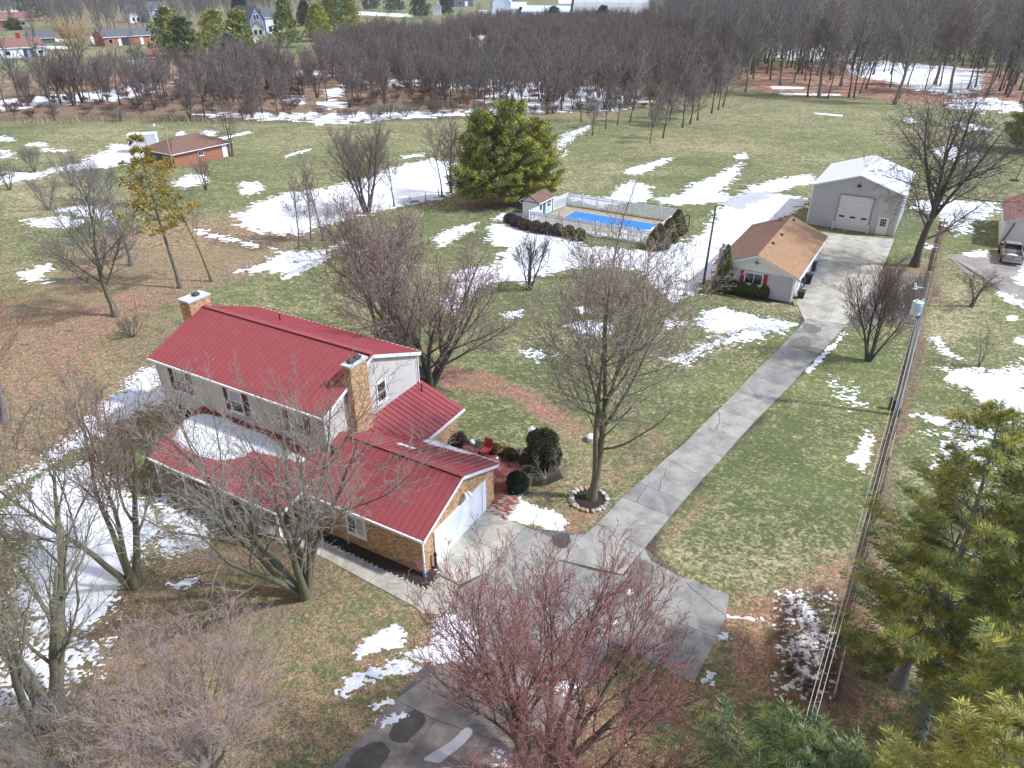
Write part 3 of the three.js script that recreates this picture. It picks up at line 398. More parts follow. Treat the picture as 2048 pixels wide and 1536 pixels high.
// o: seed, h, r, bare (share of bare trunk), reach (lowest limb length), whorls, per, sub, top (tip limb length), droop, tuft, cols, lean
function pine(name, label, o, barkMat, mat, pos, turn = 0, group) {
  const t = thing(name, label, 'tree', pos, turn, group), R = rng(o.seed), T = new TB(), C = new TB(), list = [], lx = (o.lean?.[0] ?? 0), lz = (o.lean?.[1] ?? 0), n = 9, pts = [], rs = [], at = (y) => [lx * y + Math.sin(y * 0.5 + o.seed) * 0.05 * o.r * 6, y, lz * y + Math.cos(y * 0.4 + o.seed) * 0.05 * o.r * 6];
  for (let k = 0; k <= n; k++) { pts.push(at((o.h * k) / n)); rs.push(Math.max(0.02, o.r * (1 - 0.93 * (k / n)))); } rs[0] *= 1.3; T.tube(pts, rs, 10);
  const push = (p, d, s) => { list.push([p[0], p[1], p[2], d[0], d[1], d[2], s * (0.8 + 0.45 * R())]); };
  for (let w = 0; w < o.whorls; w++) {
    const f = w / (o.whorls - 1), y = o.h * lerp(o.bare, 0.985, f), per = Math.max(3, Math.round(o.per * (1 - 0.35 * f))); let az = R() * 6.28;
    for (let b = 0; b < per; b++) {
      az += 6.283 / per + (R() - 0.5) * 0.6; const prof = o.prof ? o.prof(f) : Math.pow(1 - f, 0.75), L = lerp(o.top, o.reach, prof) * (0.55 + 0.68 * R()), rise = lerp(o.droop ?? -0.1, 0.7, f), base = at(y + (R() - 0.5) * 0.3), m = 5, lp = [base], lr = [Math.max(0.012, o.r * 0.2 * (1 - 0.6 * f))]; let q = base, dx = Math.cos(az), dz = Math.sin(az), dy = rise;
      for (let k = 1; k <= m; k++) { dy += 0.07 + (R() - 0.5) * 0.12; const da = (R() - 0.5) * 0.2; dx += da; dz -= da; const l = Math.hypot(dx, dy, dz); q = [q[0] + (dx / l) * (L / m), q[1] + (dy / l) * (L / m), q[2] + (dz / l) * (L / m)]; lp.push(q); lr.push(Math.max(0.008, lr[0] * (1 - k / m * 0.85))); }
      C.tube(lp, lr, 4);
      for (let s = 0; s < o.sub; s++) {
        const tt = lerp(o.inner ?? 0.3, 1, (s + R()) / o.sub), ff = tt * m, k = Math.min(m - 1, Math.floor(ff)), a = lp[k], c = lp[k + 1], p0 = [0, 1, 2].map((i) => lerp(a[i], c[i], ff - k)), side = (s & 1 ? 1 : -1) * (0.5 + 0.5 * R()), sl = L * 0.26 * (1.15 - 0.6 * tt) + 0.12, d = [dx * 0.75 - dz * side, 0.12 + 0.35 * R(), dz * 0.75 + dx * side], l = Math.hypot(...d), p1 = [0, 1, 2].map((i) => p0[i] + (d[i] / l) * sl); p1[1] += sl * 0.1;
        if (o.twigs !== 0) C.spike(p0, p1, 0.012); const nt = Math.max(1, Math.round(sl / (o.step ?? 0.3))); for (let u = 1; u <= nt; u++) { const g = u / nt, pp = [0, 1, 2].map((i) => lerp(p0[i], p1[i], g) + (R() - 0.5) * 0.08); push(pp, [d[0] / l, d[1] / l + 0.5, d[2] / l], o.tuft); }
      }
      push(lp[m], [dx, dy + 0.3, dz], o.tuft);
    }
  }
  mesh('trunk', T.geo(), barkMat, t); mesh('limbs', C.geo(), barkMat, t); tufts('needles', t, o.geo, mat, list, o.cols, R); t.userData.n = undefined; delete t.userData.n; return t;
}
const LEAFM = M(1, 1, 1, 0.7);
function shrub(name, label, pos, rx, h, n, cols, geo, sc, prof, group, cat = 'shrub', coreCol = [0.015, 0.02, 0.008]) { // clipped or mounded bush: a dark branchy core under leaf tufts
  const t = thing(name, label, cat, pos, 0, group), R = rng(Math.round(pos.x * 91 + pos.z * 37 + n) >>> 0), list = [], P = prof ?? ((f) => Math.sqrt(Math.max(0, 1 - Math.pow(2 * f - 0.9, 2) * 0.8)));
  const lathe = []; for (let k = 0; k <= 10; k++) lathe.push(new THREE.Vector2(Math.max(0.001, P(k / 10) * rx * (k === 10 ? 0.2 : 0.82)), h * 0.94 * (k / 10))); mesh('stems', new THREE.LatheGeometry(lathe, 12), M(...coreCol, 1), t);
  for (let i = 0; i < n; i++) { const f = 1 - Math.pow(R(), 1.15), a = R() * 6.283, r = P(f) * rx * (0.8 + 0.25 * R()), s = 0.5; list.push([Math.cos(a) * r, 0.05 + f * h * (0.95 + 0.1 * R()), Math.sin(a) * r, Math.cos(a) * (1.1 - f), 0.35 + f * 0.9, Math.sin(a) * (1.1 - f), sc]); }
  tufts('leaves', t, geo, LEAFM, list, cols, R); return t;
}
// ---------- buildings ----------
const HA = THREE.MathUtils.degToRad(180 + 29.36); // the house's long side; local x runs along it, local z to the back
function roofPanels(parent, mat, P0, P1, Q0, Q1, name = 'roof_panel', width = 0.41, th = 0.05, rib = 0.045) { // eave P0-P1, top Q0-Q1; standing seams run up the slope
  const n = Math.max(1, Math.round(P0.distanceTo(P1) / width)), nrm = P1.clone().sub(P0).cross(Q0.clone().sub(P0)).normalize(); if (nrm.y < 0) nrm.negate();
  const L = (a, b, t) => a.clone().lerp(b, t), dn = nrm.clone().multiplyScalar(-th);
  for (let i = 0; i < n; i++) {
    const g = 0.0015 / width, a = L(P0, P1, (i + g) / n), b = L(P0, P1, (i + 1 - g) / n), c = L(Q0, Q1, (i + 1 - g) / n), d = L(Q0, Q1, (i + g) / n), u = [a, b, c, d], m = new MB();
    m.hex(u.map((p) => p.clone().add(dn)), u); const up = nrm.clone().multiplyScalar(rib / 2), k = (0.02 / width); m.bar(L(a, b, k).add(up), L(d, c, k).add(up), 0.03, rib); mesh(name, m.geo(), mat, parent);
  }
}
function windowPart(parent, pos, turn, w, h, o = {}) { // pos = middle of the sill on the wall; outward is local z
  const m = new MB(), t = o.trim ?? 0.1, f = 0.05; m.box(-w / 2, 0, 0, w / 2, t, 0.07).box(-w / 2, h - t, 0, w / 2, h, 0.07).box(-w / 2, t, 0, -w / 2 + t, h - t, 0.07).box(w / 2 - t, t, 0, w / 2, h - t, 0.07).box(-w / 2 - 0.04, -0.05, 0, w / 2 + 0.04, 0, 0.12);
  const iw = w - 2 * t, ih = h - 2 * t; if (o.slider) m.box(-f / 2, t, 0.02, f / 2, h - t, 0.06); else m.box(-w / 2 + t, h / 2 - f / 2, 0.02, w / 2 - t, h / 2 + f / 2, 0.06);
  const win = mesh('window', m.geo(), MAT.white, parent); win.position.copy(pos); win.rotation.y = turn;
  if (o.slider) { mesh('pane', box(-w / 2 + t, t, 0.005, -f / 2, h - t, 0.025), MAT.glass, win); mesh('pane', box(f / 2, t, 0.005, w / 2 - t, h - t, 0.025), o.upper ?? MAT.glass, win); }
  else { mesh('pane', box(-w / 2 + t, t, 0.005, w / 2 - t, h / 2 - f / 2, 0.025), MAT.glass, win); mesh('pane', box(-w / 2 + t, h / 2 + f / 2, 0.005, w / 2 - t, h - t, 0.03), o.upper ?? MAT.glass, win); }
  return win;
}
function shutter(parent, pos, turn, w, h, mat) {
  const m = new MB(); m.box(-w / 2, 0, 0, w / 2, h, 0.03).box(-w / 2, 0, 0.03, -w / 2 + 0.05, h, 0.05).box(w / 2 - 0.05, 0, 0.03, w / 2, h, 0.05).box(-w / 2 + 0.05, 0, 0.03, w / 2 - 0.05, 0.06, 0.05).box(-w / 2 + 0.05, h - 0.06, 0.03, w / 2 - 0.05, h, 0.05).box(-w / 2 + 0.05, h / 2 - 0.04, 0.03, w / 2 - 0.05, h / 2 + 0.04, 0.05);
  const n = Math.floor((h - 0.2) / 0.07); for (let i = 0; i < n; i++) { const y = 0.08 + i * 0.07; if (Math.abs(y - h / 2) > 0.06) m.quad(V(-w / 2 + 0.05, y, 0.045), V(w / 2 - 0.05, y, 0.045), V(w / 2 - 0.05, y + 0.05, 0.032), V(-w / 2 + 0.05, y + 0.05, 0.032)); }
  const s = mesh('shutter', m.geo(), mat, parent); s.position.copy(pos); s.rotation.y = turn; return s;
}
const gable = (x0, x1, prof) => new MB().hex(prof.map(([z, y]) => V(x0, y, z)), prof.map(([z, y]) => V(x1, y, z))).geo();
const house = thing('brick_house', 'large two-storey brick and cream-sided house with red metal roofs and an attached garage', 'house', V(-4.469, 0, -27.518), -HA);
{
  const H = house, R = MAT.redRoof;
  // walls
  mesh('wall', box(8.6, -0.1, 3.0, 22.85, 2.86, 11.4), MAT.brick, H);
  mesh('upper_wall', gable(8.6, 22.95, [[2.75, 2.86], [2.75, 6.04], [7.12, 7.8], [11.5, 6.04], [11.5, 2.86]]), MAT.siding, H).userData.label = 'cream horizontal siding on the upper storey';
  mesh('wall', gable(0.28, 8.0, [[0.28, -0.1], [0.28, 2.66], [3.83, 4.12], [7.38, 2.66], [7.38, -0.1]]), MAT.brick, H);
  mesh('wall', box(5.55, -0.1, 7.39, 8.59, 2.58, 11.62), MAT.brick, H);
  mesh('wall', gable(8.01, 8.6, [[1.6, -0.1], [1.6, 2.6], [3.0, 3.0], [7.38, 2.6], [7.38, -0.1]]), MAT.brick, H);
  // roofs: main, garage, lean-to wing and front porch
  roofPanels(H, R, V(8.34, 6.08, 2.44), V(23.18, 6.08, 2.44), V(8.34, 7.97, 7.12), V(23.18, 7.97, 7.12));
  roofPanels(H, R, V(8.34, 6.08, 11.8), V(23.18, 6.08, 11.8), V(8.34, 7.97, 7.12), V(23.18, 7.97, 7.12));
  roofPanels(H, R, V(0, 2.68, 0), V(8.0, 2.68, 0), V(0, 4.27, 3.83), V(8.0, 4.27, 3.83));
  roofPanels(H, R, V(8.01, 3.92, 2.9), V(8.62, 3.92, 2.9), V(8.01, 4.27, 3.83), V(8.62, 4.27, 3.83));
  roofPanels(H, R, V(0, 2.68, 7.66), V(8.62, 2.68, 7.66), V(0, 4.27, 3.83), V(8.62, 4.27, 3.83));
  roofPanels(H, R, V(5.2, 2.6, 4.9), V(5.2, 2.6, 11.9), V(8.58, 3.8, 4.9), V(8.58, 3.8, 11.9));
  roofPanels(H, R, V(8.15, 2.4, -1.8), V(19.35, 2.4, -1.8), V(8.15, 3.42, 2.74), V(19.35, 3.42, 2.74));
  const cap = (a, b, w = 0.34) => new MB().bar(a.clone().add(V(0, 0.03, w * 0.24)), b.clone().add(V(0, 0.03, w * 0.24)), w / 2, 0.05).bar(a.clone().add(V(0, 0.03, -w * 0.24)), b.clone().add(V(0, 0.03, -w * 0.24)), w / 2, 0.05).geo();
  mesh('ridge_cap', cap(V(8.32, 7.97, 7.12), V(22.9, 7.97, 7.12)), R, H); mesh('ridge_cap', cap(V(-0.02, 4.27, 3.83), V(7.9, 4.27, 3.83)), R, H);
  // white rake boards, fascias and gutters
  const wb = (list, name, w = 0.05, h = 0.22) => { const m = new MB(); for (const [a, b] of list) m.bar(a, b, w, h); mesh(name, m.geo(), MAT.white, H); };
  wb([[V(8.36, 5.93, 2.46), V(8.36, 7.8, 7.1)], [V(8.36, 7.8, 7.14), V(8.36, 5.93, 11.78)]], 'rake_board'); wb([[V(23.15, 5.93, 2.46), V(23.15, 7.8, 7.1)], [V(23.15, 7.8, 7.14), V(23.15, 5.93, 11.78)]], 'rake_board');
  wb([[V(0.03, 2.53, 0.03), V(0.03, 4.1, 3.81)], [V(0.03, 4.1, 3.85), V(0.03, 2.53, 7.63)]], 'rake_board'); wb([[V(7.97, 2.53, 0.03), V(7.97, 3.65, 2.74)]], 'rake_board'); wb([[V(8.17, 2.24, -1.77), V(8.17, 3.25, 2.7)]], 'rake_board'); wb([[V(19.32, 2.24, -1.77), V(19.32, 3.25, 2.7)]], 'rake_board');
  const gut = (a, b) => { const m = new MB(); m.bar(a, b, 0.12, 0.13); mesh('gutter', m.geo(), MAT.white, H); };
  gut(V(8.4, 5.98, 2.4), V(23.15, 5.98, 2.4)); gut(V(8.4, 5.98, 11.84), V(23.15, 5.98, 11.84)); gut(V(0.06, 2.59, -0.04), V(7.95, 2.59, -0.04)); gut(V(0.06, 2.58, 7.71), V(5.1, 2.58, 7.71)); gut(V(5.15, 2.5, 7.8), V(5.15, 2.5, 11.9)); gut(V(8.2, 2.3, -1.84), V(19.3, 2.3, -1.84));
  const sof = new MB(); sof.box(8.36, 5.86, 2.46, 23.1, 5.88, 2.74).box(0.05, 2.49, 0.02, 7.95, 2.51, 0.27).box(8.2, 2.22, -1.76, 19.3, 2.24, -1.3); mesh('soffit', sof.geo(), MAT.white, H);
  mesh('corner_board', new MB().box(8.56, 2.88, 2.71, 8.7, 5.95, 2.83).box(8.56, 3.9, 11.42, 8.7, 5.95, 11.54).box(22.88, 2.88, 2.71, 22.99, 5.95, 2.83).geo(), MAT.white, H);
  // chimneys
  const chim = (x0, x1, z0, z1, y0, y1, flues) => { const c = mesh('chimney', box(x0, y0, z0, x1, y1, z1), MAT.brick, H), o = 0.07; mesh('chimney_cap', box(x0 - o, y1, z0 - o, x1 + o, y1 + 0.13, z1 + o), MAT.cap, c); for (const [fx, fz] of flues) { const m = new MB(); m.box(fx - 0.17, y1 + 0.13, fz - 0.19, fx + 0.17, y1 + 0.2, fz + 0.19).hex([V(fx - 0.2, y1 + 0.25, fz - 0.24), V(fx + 0.2, y1 + 0.25, fz - 0.24), V(fx + 0.2, y1 + 0.25, fz + 0.24), V(fx - 0.2, y1 + 0.25, fz + 0.24)], [V(fx - 0.15, y1 + 0.32, fz - 0.2), V(fx + 0.15, y1 + 0.32, fz - 0.2), V(fx + 0.15, y1 + 0.32, fz + 0.2), V(fx - 0.15, y1 + 0.32, fz + 0.2)]); for (const [i, j] of [[-1, -1], [1, -1], [1, 1], [-1, 1]]) m.box(fx + i * 0.15 - 0.015, y1 + 0.2, fz + j * 0.17 - 0.015, fx + i * 0.15 + 0.015, y1 + 0.25, fz + j * 0.17 + 0.015); mesh('flue_cover', m.geo(), MAT.dark, c); } };
  chim(8.02, 8.58, 4.72, 6.15, 3.3, 8.2, [[8.3, 5.2], [8.3, 5.68]]); chim(22.97, 23.95, 6.1, 7.8, -0.1, 8.5, [[23.45, 7.1]]);
  mesh("roof_pipe", new MB().tube(V(7.9, 3.4, 11.0), V(7.9, 4.1, 11.0), 0.05, 0.05, 8).geo(), MAT.darkRed, H); mesh('roof_pipe', new MB().tube(V(18.2, 6.9, 9.3), V(18.2, 7.55, 9.3), 0.05, 0.05, 8).geo(), MAT.darkRed, H);
  // upper windows with shutters
  for (const a of [20.78, 15.75, 10.8]) { windowPart(H, V(a, 4.0, 2.75), Math.PI, 1.15, 1.6, { upper: MAT.blind }); for (const s of [-1, 1]) shutter(H, V(a + s * 0.83, 4.02, 2.75), Math.PI, 0.4, 1.56, MAT.darkRed); }
  windowPart(H, V(21.3, 0.85, 3.0), Math.PI, 1.0, 1.75, {}); shutter(H, V(22.02, 0.85, 3.0), Math.PI, 0.38, 1.7, MAT.darkRed);
  for (const a of [17.2, 11.2]) windowPart(H, V(a, 0.8, 3.0), Math.PI, 1.1, 1.5, {}); mesh('door', new MB().box(13.6, 0.18, 2.93, 14.6, 2.25, 3.0).box(13.7, 0.3, 2.9, 14.5, 1.1, 2.93).box(13.7, 1.25, 2.9, 14.5, 2.1, 2.93).geo(), MAT.shutterRed, H);
  windowPart(H, V(8.6, 4.28, 7.8), -Math.PI / 2, 0.95, 1.45, { trim: 0.11 });
  // garage door, its jambs, side window, wall lamp, downspouts
  for (let i = 0; i < 4; i++) mesh('door_section', new MB().box(0.225, 0.02 + i * 0.525, 1.36, 0.27, 0.535 + i * 0.525, 5.98).geo(), MAT.whiteDirty, H);
  mesh('door_frame', new MB().box(0.19, 0, 1.2, 0.28, 2.22, 1.36).box(0.19, 0, 5.98, 0.28, 2.22, 6.38).box(0.19, 2.12, 1.36, 0.28, 2.22, 5.98).geo(), MAT.white, H);
  windowPart(H, V(4.75, 0.8, 0.28), Math.PI, 1.35, 1.4, { trim: 0.13, slider: true, upper: MAT.blind });
  const lamp = mesh('wall_lamp', new MB().tube(V(0.28, 2.85, 4.1), V(0.1, 2.85, 4.1), 0.06, 0.06, 8).tube(V(0.02, 2.95, 4.0), V(-0.1, 2.68, 3.92), 0.07, 0.14, 10).tube(V(0.02, 2.95, 4.2), V(-0.1, 2.68, 4.28), 0.07, 0.14, 10).geo(), MAT.white, H); lamp.userData.label = 'white twin floodlight over the garage door';
  const ds = mesh('downspout', new MB().bar(V(0.24, 2.5, 0.2), V(0.24, 0.15, 0.2), 0.09, 0.07).geo(), MAT.white, H); mesh('drain_sleeve', new MB().tube(V(0.24, 0.02, 0.2), V(0.24, 0.2, 0.2), 0.12, 0.1, 10).geo(), M(0.13, 0.16, 0.45, 0.5), ds);
  mesh('downspout', new MB().bar(V(8.5, 5.9, 11.56), V(8.5, 2.6, 11.56), 0.08, 0.07).bar(V(22.95, 5.9, 2.68), V(22.95, 0.1, 2.9), 0.08, 0.07).geo(), MAT.white, H);
  // porch floor and posts
  mesh('porch_floor', box(8.15, -0.1, -1.75, 19.25, 0.16, 2.99), M(1, 1, 1, 0.9, { map: rep(dirtTex(0.30, 0.27, 0.21, 0.4), 0.3, 0.3) }), H);
  for (const a of [19.0, 16.55, 13.97, 11.45, 8.95]) mesh('porch_post', new MB().box(a - 0.07, 0.16, -1.47, a + 0.07, 2.22, -1.33).box(a - 0.1, 0.161, -1.5, a + 0.1, 0.36, -1.3).box(a - 0.1, 2.08, -1.5, a + 0.1, 2.22, -1.3).geo(), MAT.white, H);
  mesh('porch_gable', new MB().hex([V(8.22, 2.25, -1.3), V(8.28, 2.25, -1.3), V(8.28, 2.25, 1.58), V(8.22, 2.25, 1.58)], [V(8.22, 2.38, -1.3), V(8.28, 2.38, -1.3), V(8.28, 3.0, 1.58), V(8.22, 3.0, 1.58)]).geo(), MAT.greySiding, H);
}
const toHouse = (a, y, b) => house.localToWorld(V(a, y, b)); house.updateMatrixWorld(true);
// snow lying on the roofs
function roofSnow(parentFrame, poly, yAt, label) { // poly in house metres [a, b]
  const P = [], I = [], cell = 0.1, pl = poly.map(([a, b]) => V(a, 0, b)); let x0 = 1e9, x1 = -1e9, z0 = 1e9, z1 = -1e9; for (const p of pl) { x0 = Math.min(x0, p.x); x1 = Math.max(x1, p.x); z0 = Math.min(z0, p.z); z1 = Math.max(z1, p.z); }
  const id = new Map(), vert = (i, j, d) => { const k = i * 9973 + j; let n = id.get(k); if (n === undefined) { n = P.length / 3; const w = V(i * cell, 0, j * cell), e = 0.16 * Math.abs(Math.sin(w.x * 7.6)) * (w.z < 1.3 ? 1 : 0.3), t = clamp((d - e) * 0.3, -0.06, 0.03); w.y = yAt(w.x, w.z) + 0.03 + t + (t > 0 ? 0.012 * vn(w.x * 3, w.z * 3) : 0); parentFrame.localToWorld(w); P.push(w.x, w.y, w.z); id.set(k, n); } return n; };
  for (let j = Math.floor(z0 / cell) - 1; j < z1 / cell + 1; j++) for (let i = Math.floor(x0 / cell) - 1; i < x1 / cell + 1; i++) { const ds = [[0, 0], [1, 0], [1, 1], [0, 1]].map(([u, v]) => sdPoly(pl, (i + u) * cell, (j + v) * cell) + 0.1 * (vn((i + u) * 0.6, (j + v) * 0.6) - 0.5)); if (Math.max(...ds) <= 0) continue; const [a, b, c, d] = [[0, 0], [1, 0], [1, 1], [0, 1]].map(([u, v], k) => vert(i + u, j + v, ds[k])); I.push(a, c, b, a, d, c); }
  const g = new THREE.BufferGeometry(); g.setAttribute('position', new THREE.Float32BufferAttribute(P, 3)); g.setAttribute('uv', new THREE.Float32BufferAttribute(P.flatMap((v, i) => (i % 3 === 1 ? [] : [v])), 2)); g.setIndex(I); g.computeVertexNormals(); top('roof_snow', g, MAT.snow, label, 'snow');
}
const porchY = (a, b) => 2.4 + (b + 1.8) * 0.2247, garY = (a, b) => 2.68 + (7.66 - b) * 0.415;
roofSnow(house, [[18.7, -0.1], [19.3, 1.2], [19.1, 1.75], [18.5, 2.3], [17.2, 2.42], [13.7, 2.38], [11.6, 2.15], [10.9, 1.9], [9.55, 1.85], [9.6, 1.55], [10.9, 1.45], [12.2, 1.2], [13.1, 1.05], [13.3, 0.5], [14.3, -0.3], [15.9, -0.5], [17.2, -0.45], [18.2, -0.25]], porchY, 'wide sheet of white snow with a wavy lower edge on the red porch roof');
roofSnow(house, [[5.05, 7.0], [5.0, 7.5], [3.2, 7.55], [1.95, 7.6], [2.1, 7.25], [3.2, 7.1], [4.2, 6.85]], garY, 'narrow strip of scalloped snow along the back eave of the garage roof');
roofSnow(house, [[5.5, 5.1], [5.4, 5.35], [4.3, 5.4], [4.4, 5.15]], garY, 'small sliver of snow halfway up the back slope of the garage roof');

// the grey pole barn
{
  const a = THREE.MathUtils.degToRad(-59.38), B = thing('pole_barn', 'grey ribbed metal pole barn with white roof and tall white overhead door', 'barn', V(37.169, 0, -89.335), -a);
  mesh('wall', gable(0.16, 13.0, [[0.16, -0.1], [0.16, 4.95], [5.233, 6.58], [10.31, 4.95], [10.31, -0.1]]), MAT.ribbed, B);
  for (const s of [0, 1]) { const e = s ? 10.466 : 0, m = new MB(), u = [V(0, 4.96, e), V(13.16, 4.96, e), V(13.16, 6.7, 5.233), V(0, 6.7, 5.233)]; m.hex(u.map((p) => p.clone().add(V(0, -0.08, 0))), u); mesh('roof', m.geo(), MAT.whiteRoof, B); }
  mesh('corner_trim', new MB().box(0.12, 0, 0.12, 0.3, 4.9, 0.3).box(0.12, 0, 10.17, 0.3, 4.9, 10.35).geo(), MAT.white, B); mesh('rake_trim', new MB().bar(V(0.02, 4.9, 0.02), V(0.02, 6.62, 5.2), 0.05, 0.16).bar(V(0.02, 6.62, 5.26), V(0.02, 4.9, 10.44), 0.05, 0.16).geo(), MAT.white, B);
  for (let i = 0; i < 6; i++) { const s = mesh('door_section', box(0.08, 0.02 + i * 0.69, 3.5, 0.15, 0.7 + i * 0.69, 7.2), MAT.whiteDirty, B); if (i === 2) for (const z of [3.78, 5.05, 6.31]) mesh('pane', new MB().box(0.06, 1.5, z, 0.08, 1.72, z + 0.62).geo(), MAT.black, s); }
  mesh('door_frame', new MB().box(0.05, 0, 3.36, 0.16, 4.3, 3.5).box(0.05, 0, 7.2, 0.16, 4.3, 7.34).box(0.05, 4.16, 3.5, 0.16, 4.3, 7.2).geo(), MAT.grey, B);
  const d = mesh('door', box(0.09, 0.02, 8.34, 0.15, 2.05, 9.32), MAT.white, B); mesh('door_frame', new MB().box(0.07, 0, 8.24, 0.16, 2.14, 8.34).box(0.07, 0, 9.32, 0.16, 2.14, 9.42).box(0.07, 2.05, 8.34, 0.16, 2.14, 9.32).geo(), MAT.white, B);
  for (let i = 0; i < 3; i++) for (let j = 0; j < 3; j++) mesh('pane', box(0.075, 1.05 + j * 0.3, 8.52 + i * 0.22, 0.09, 1.31 + j * 0.3, 8.7 + i * 0.22), MAT.black, d);
  mesh('wall_lamp', new MB().box(-0.1, 5.3, 5.08, 0.16, 5.6, 5.5).geo(), MAT.dark, B);
  B.updateMatrixWorld(true); let first; for (const [z, l] of [[3.36, 'white post guarding the left side of the barn overhead door'], [7.36, 'white post guarding the right side of the barn overhead door']]) { const p = B.localToWorld(V(-0.2, 0, z)); if (!first) { first = top('guard_post', new MB().tube(V(0, 0, 0), V(0, 0.95, 0), 0.11, 0.11, 12).tube(V(0, 0.95, 0), V(0, 1.0, 0), 0.11, 0.05, 12).geo(), MAT.white, l, 'bollard', 'posts beside the barn door'); first.position.copy(p); } else copyOf(first, p, 0, 1, l); }
}
// the small white house with the tan roof
const SA = THREE.MathUtils.degToRad(-59.26), shed = thing('guest_cottage', 'small grey and white single-storey building with a tan shingle roof and red shutters', 'outbuilding', V(19.905, 0, -67.715), -SA);
{
  const B = shed, m1 = new MB(), m2 = new MB(); shed.updateMatrixWorld(true);
  mesh('wall', box(0.42, -0.1, 0.45, 14.6, 2.5, 7.82), MAT.greySiding, B);
  mesh('gable_wall', gable(0.4, 14.62, [[0.43, 2.5], [0.43, 2.56], [4.13, 4.1], [7.84, 2.56], [7.84, 2.5]]), MAT.white, B);
  for (const [m, e, mat] of [[m1, 0, MAT.brownShingle], [m2, 8.265, MAT.tanShingle]]) { const u = [V(0, 2.61, e), V(15.03, 2.61, e), V(15.03, 4.26, 4.13), V(0, 4.26, 4.13)]; m.hex(u.map((p) => p.clone().add(V(0, -0.1, 0))), u); mesh('roof', m.geo(), mat, B); }
  mesh('rake_board', new MB().bar(V(0.02, 2.46, 0.02), V(0.02, 4.1, 4.1), 0.05, 0.2).bar(V(0.02, 4.1, 4.16), V(0.02, 2.46, 8.24), 0.05, 0.2).geo(), MAT.white, B); mesh('gutter', new MB().bar(V(0, 2.53, -0.05), V(15, 2.53, -0.05), 0.11, 0.12).geo(), MAT.white, B); mesh('gutter', new MB().bar(V(0, 2.53, 8.32), V(15, 2.53, 8.32), 0.11, 0.12).geo(), MAT.white, B);
  windowPart(B, V(0.42, 1.08, 4.06), -Math.PI / 2, 1.8, 1.24, { slider: true, trim: 0.11 }); for (const z of [2.96, 5.16]) shutter(B, V(0.42, 1.06, z), -Math.PI / 2, 0.42, 1.28, MAT.shutterRed);
  const st = new MB(); for (let i = 0; i < 8; i++) { const g = (i * Math.PI) / 4, l = i & 1 ? 0.26 : 0.4; st.hex([V(0.36, 3.36 + Math.sin(g + 0.5) * 0.06, 4.12 + Math.cos(g + 0.5) * 0.06), V(0.36, 3.36 + Math.sin(g) * l, 4.12 + Math.cos(g) * l), V(0.36, 3.36 + Math.sin(g - 0.5) * 0.06, 4.12 + Math.cos(g - 0.5) * 0.06)], [V(0.39, 3.36 + Math.sin(g + 0.5) * 0.06, 4.12 + Math.cos(g + 0.5) * 0.06), V(0.39, 3.36 + Math.sin(g) * l, 4.12 + Math.cos(g) * l), V(0.39, 3.36 + Math.sin(g - 0.5) * 0.06, 4.12 + Math.cos(g - 0.5) * 0.06)]); } mesh('star_ornament', st.geo(), MAT.dark, B);
  const loc = (x, y, h) => B.worldToLocal(S(x, y, h)), c = loc(1444, 516, 2.8); c.y = 0; const ch = mesh('chimney', new MB().box(c.x - 0.3, -0.1, c.z - 0.3, c.x + 0.3, 3.85, c.z + 0.3).geo(), MAT.greySiding, B); mesh('chimney_pot', new MB().tube(V(c.x, 3.85, c.z), V(c.x, 4.15, c.z), 0.14, 0.16, 10).tube(V(c.x, 4.2, c.z), V(c.x, 4.26, c.z), 0.24, 0.2, 10).geo(), MAT.stone, ch);
  const rv = (x, y, s) => { const p = loc(x, y, 3.75), yy = s ? 4.26 - (p.z - 4.13) * 0.4 : 4.26 - (4.13 - p.z) * 0.4; mesh('roof_vent', new MB().hex([V(p.x - 0.2, yy - 0.1, p.z - 0.16), V(p.x + 0.2, yy - 0.1, p.z - 0.16), V(p.x + 0.2, yy - 0.1, p.z + 0.16), V(p.x - 0.2, yy - 0.1, p.z + 0.16)], [V(p.x - 0.17, yy + 0.16, p.z - 0.1), V(p.x + 0.17, yy + 0.16, p.z - 0.1), V(p.x + 0.17, yy + 0.13, p.z + 0.12), V(p.x - 0.17, yy + 0.13, p.z + 0.12)]).geo(), MAT.dark, B); };
  rv(1545, 494, 1); rv(1562, 476, 1); rv(1586, 447, 1); rv(1561, 444, 0); const pp = loc(1584, 462, 3.6); mesh('vent_pipe', new MB().tube(V(pp.x, 3.2, pp.z), V(pp.x, 3.95, pp.z), 0.07, 0.07, 8).geo(), MAT.grey, B);
  mesh('corner_board', new MB().box(0.39, 0, 7.72, 0.52, 2.5, 7.86).box(0.39, 0, 0.41, 0.52, 2.5, 0.55).geo(), MAT.white, B); mesh('downspout', new MB().bar(V(0.36, 2.4, 7.95), V(0.36, 0.1, 7.95), 0.08).bar(V(0.36, 2.4, 0.35), V(0.36, 0.1, 0.35), 0.08).geo(), MAT.white, B);
  mesh('door', new MB().box(5.2, 0, 7.82, 8.0, 2.1, 7.88).box(10.2, 0, 7.82, 11.2, 2.05, 7.88).geo(), MAT.white, B); windowPart(B, V(3.2, 0.9, 7.83), 0, 1.0, 1.2, {});
}
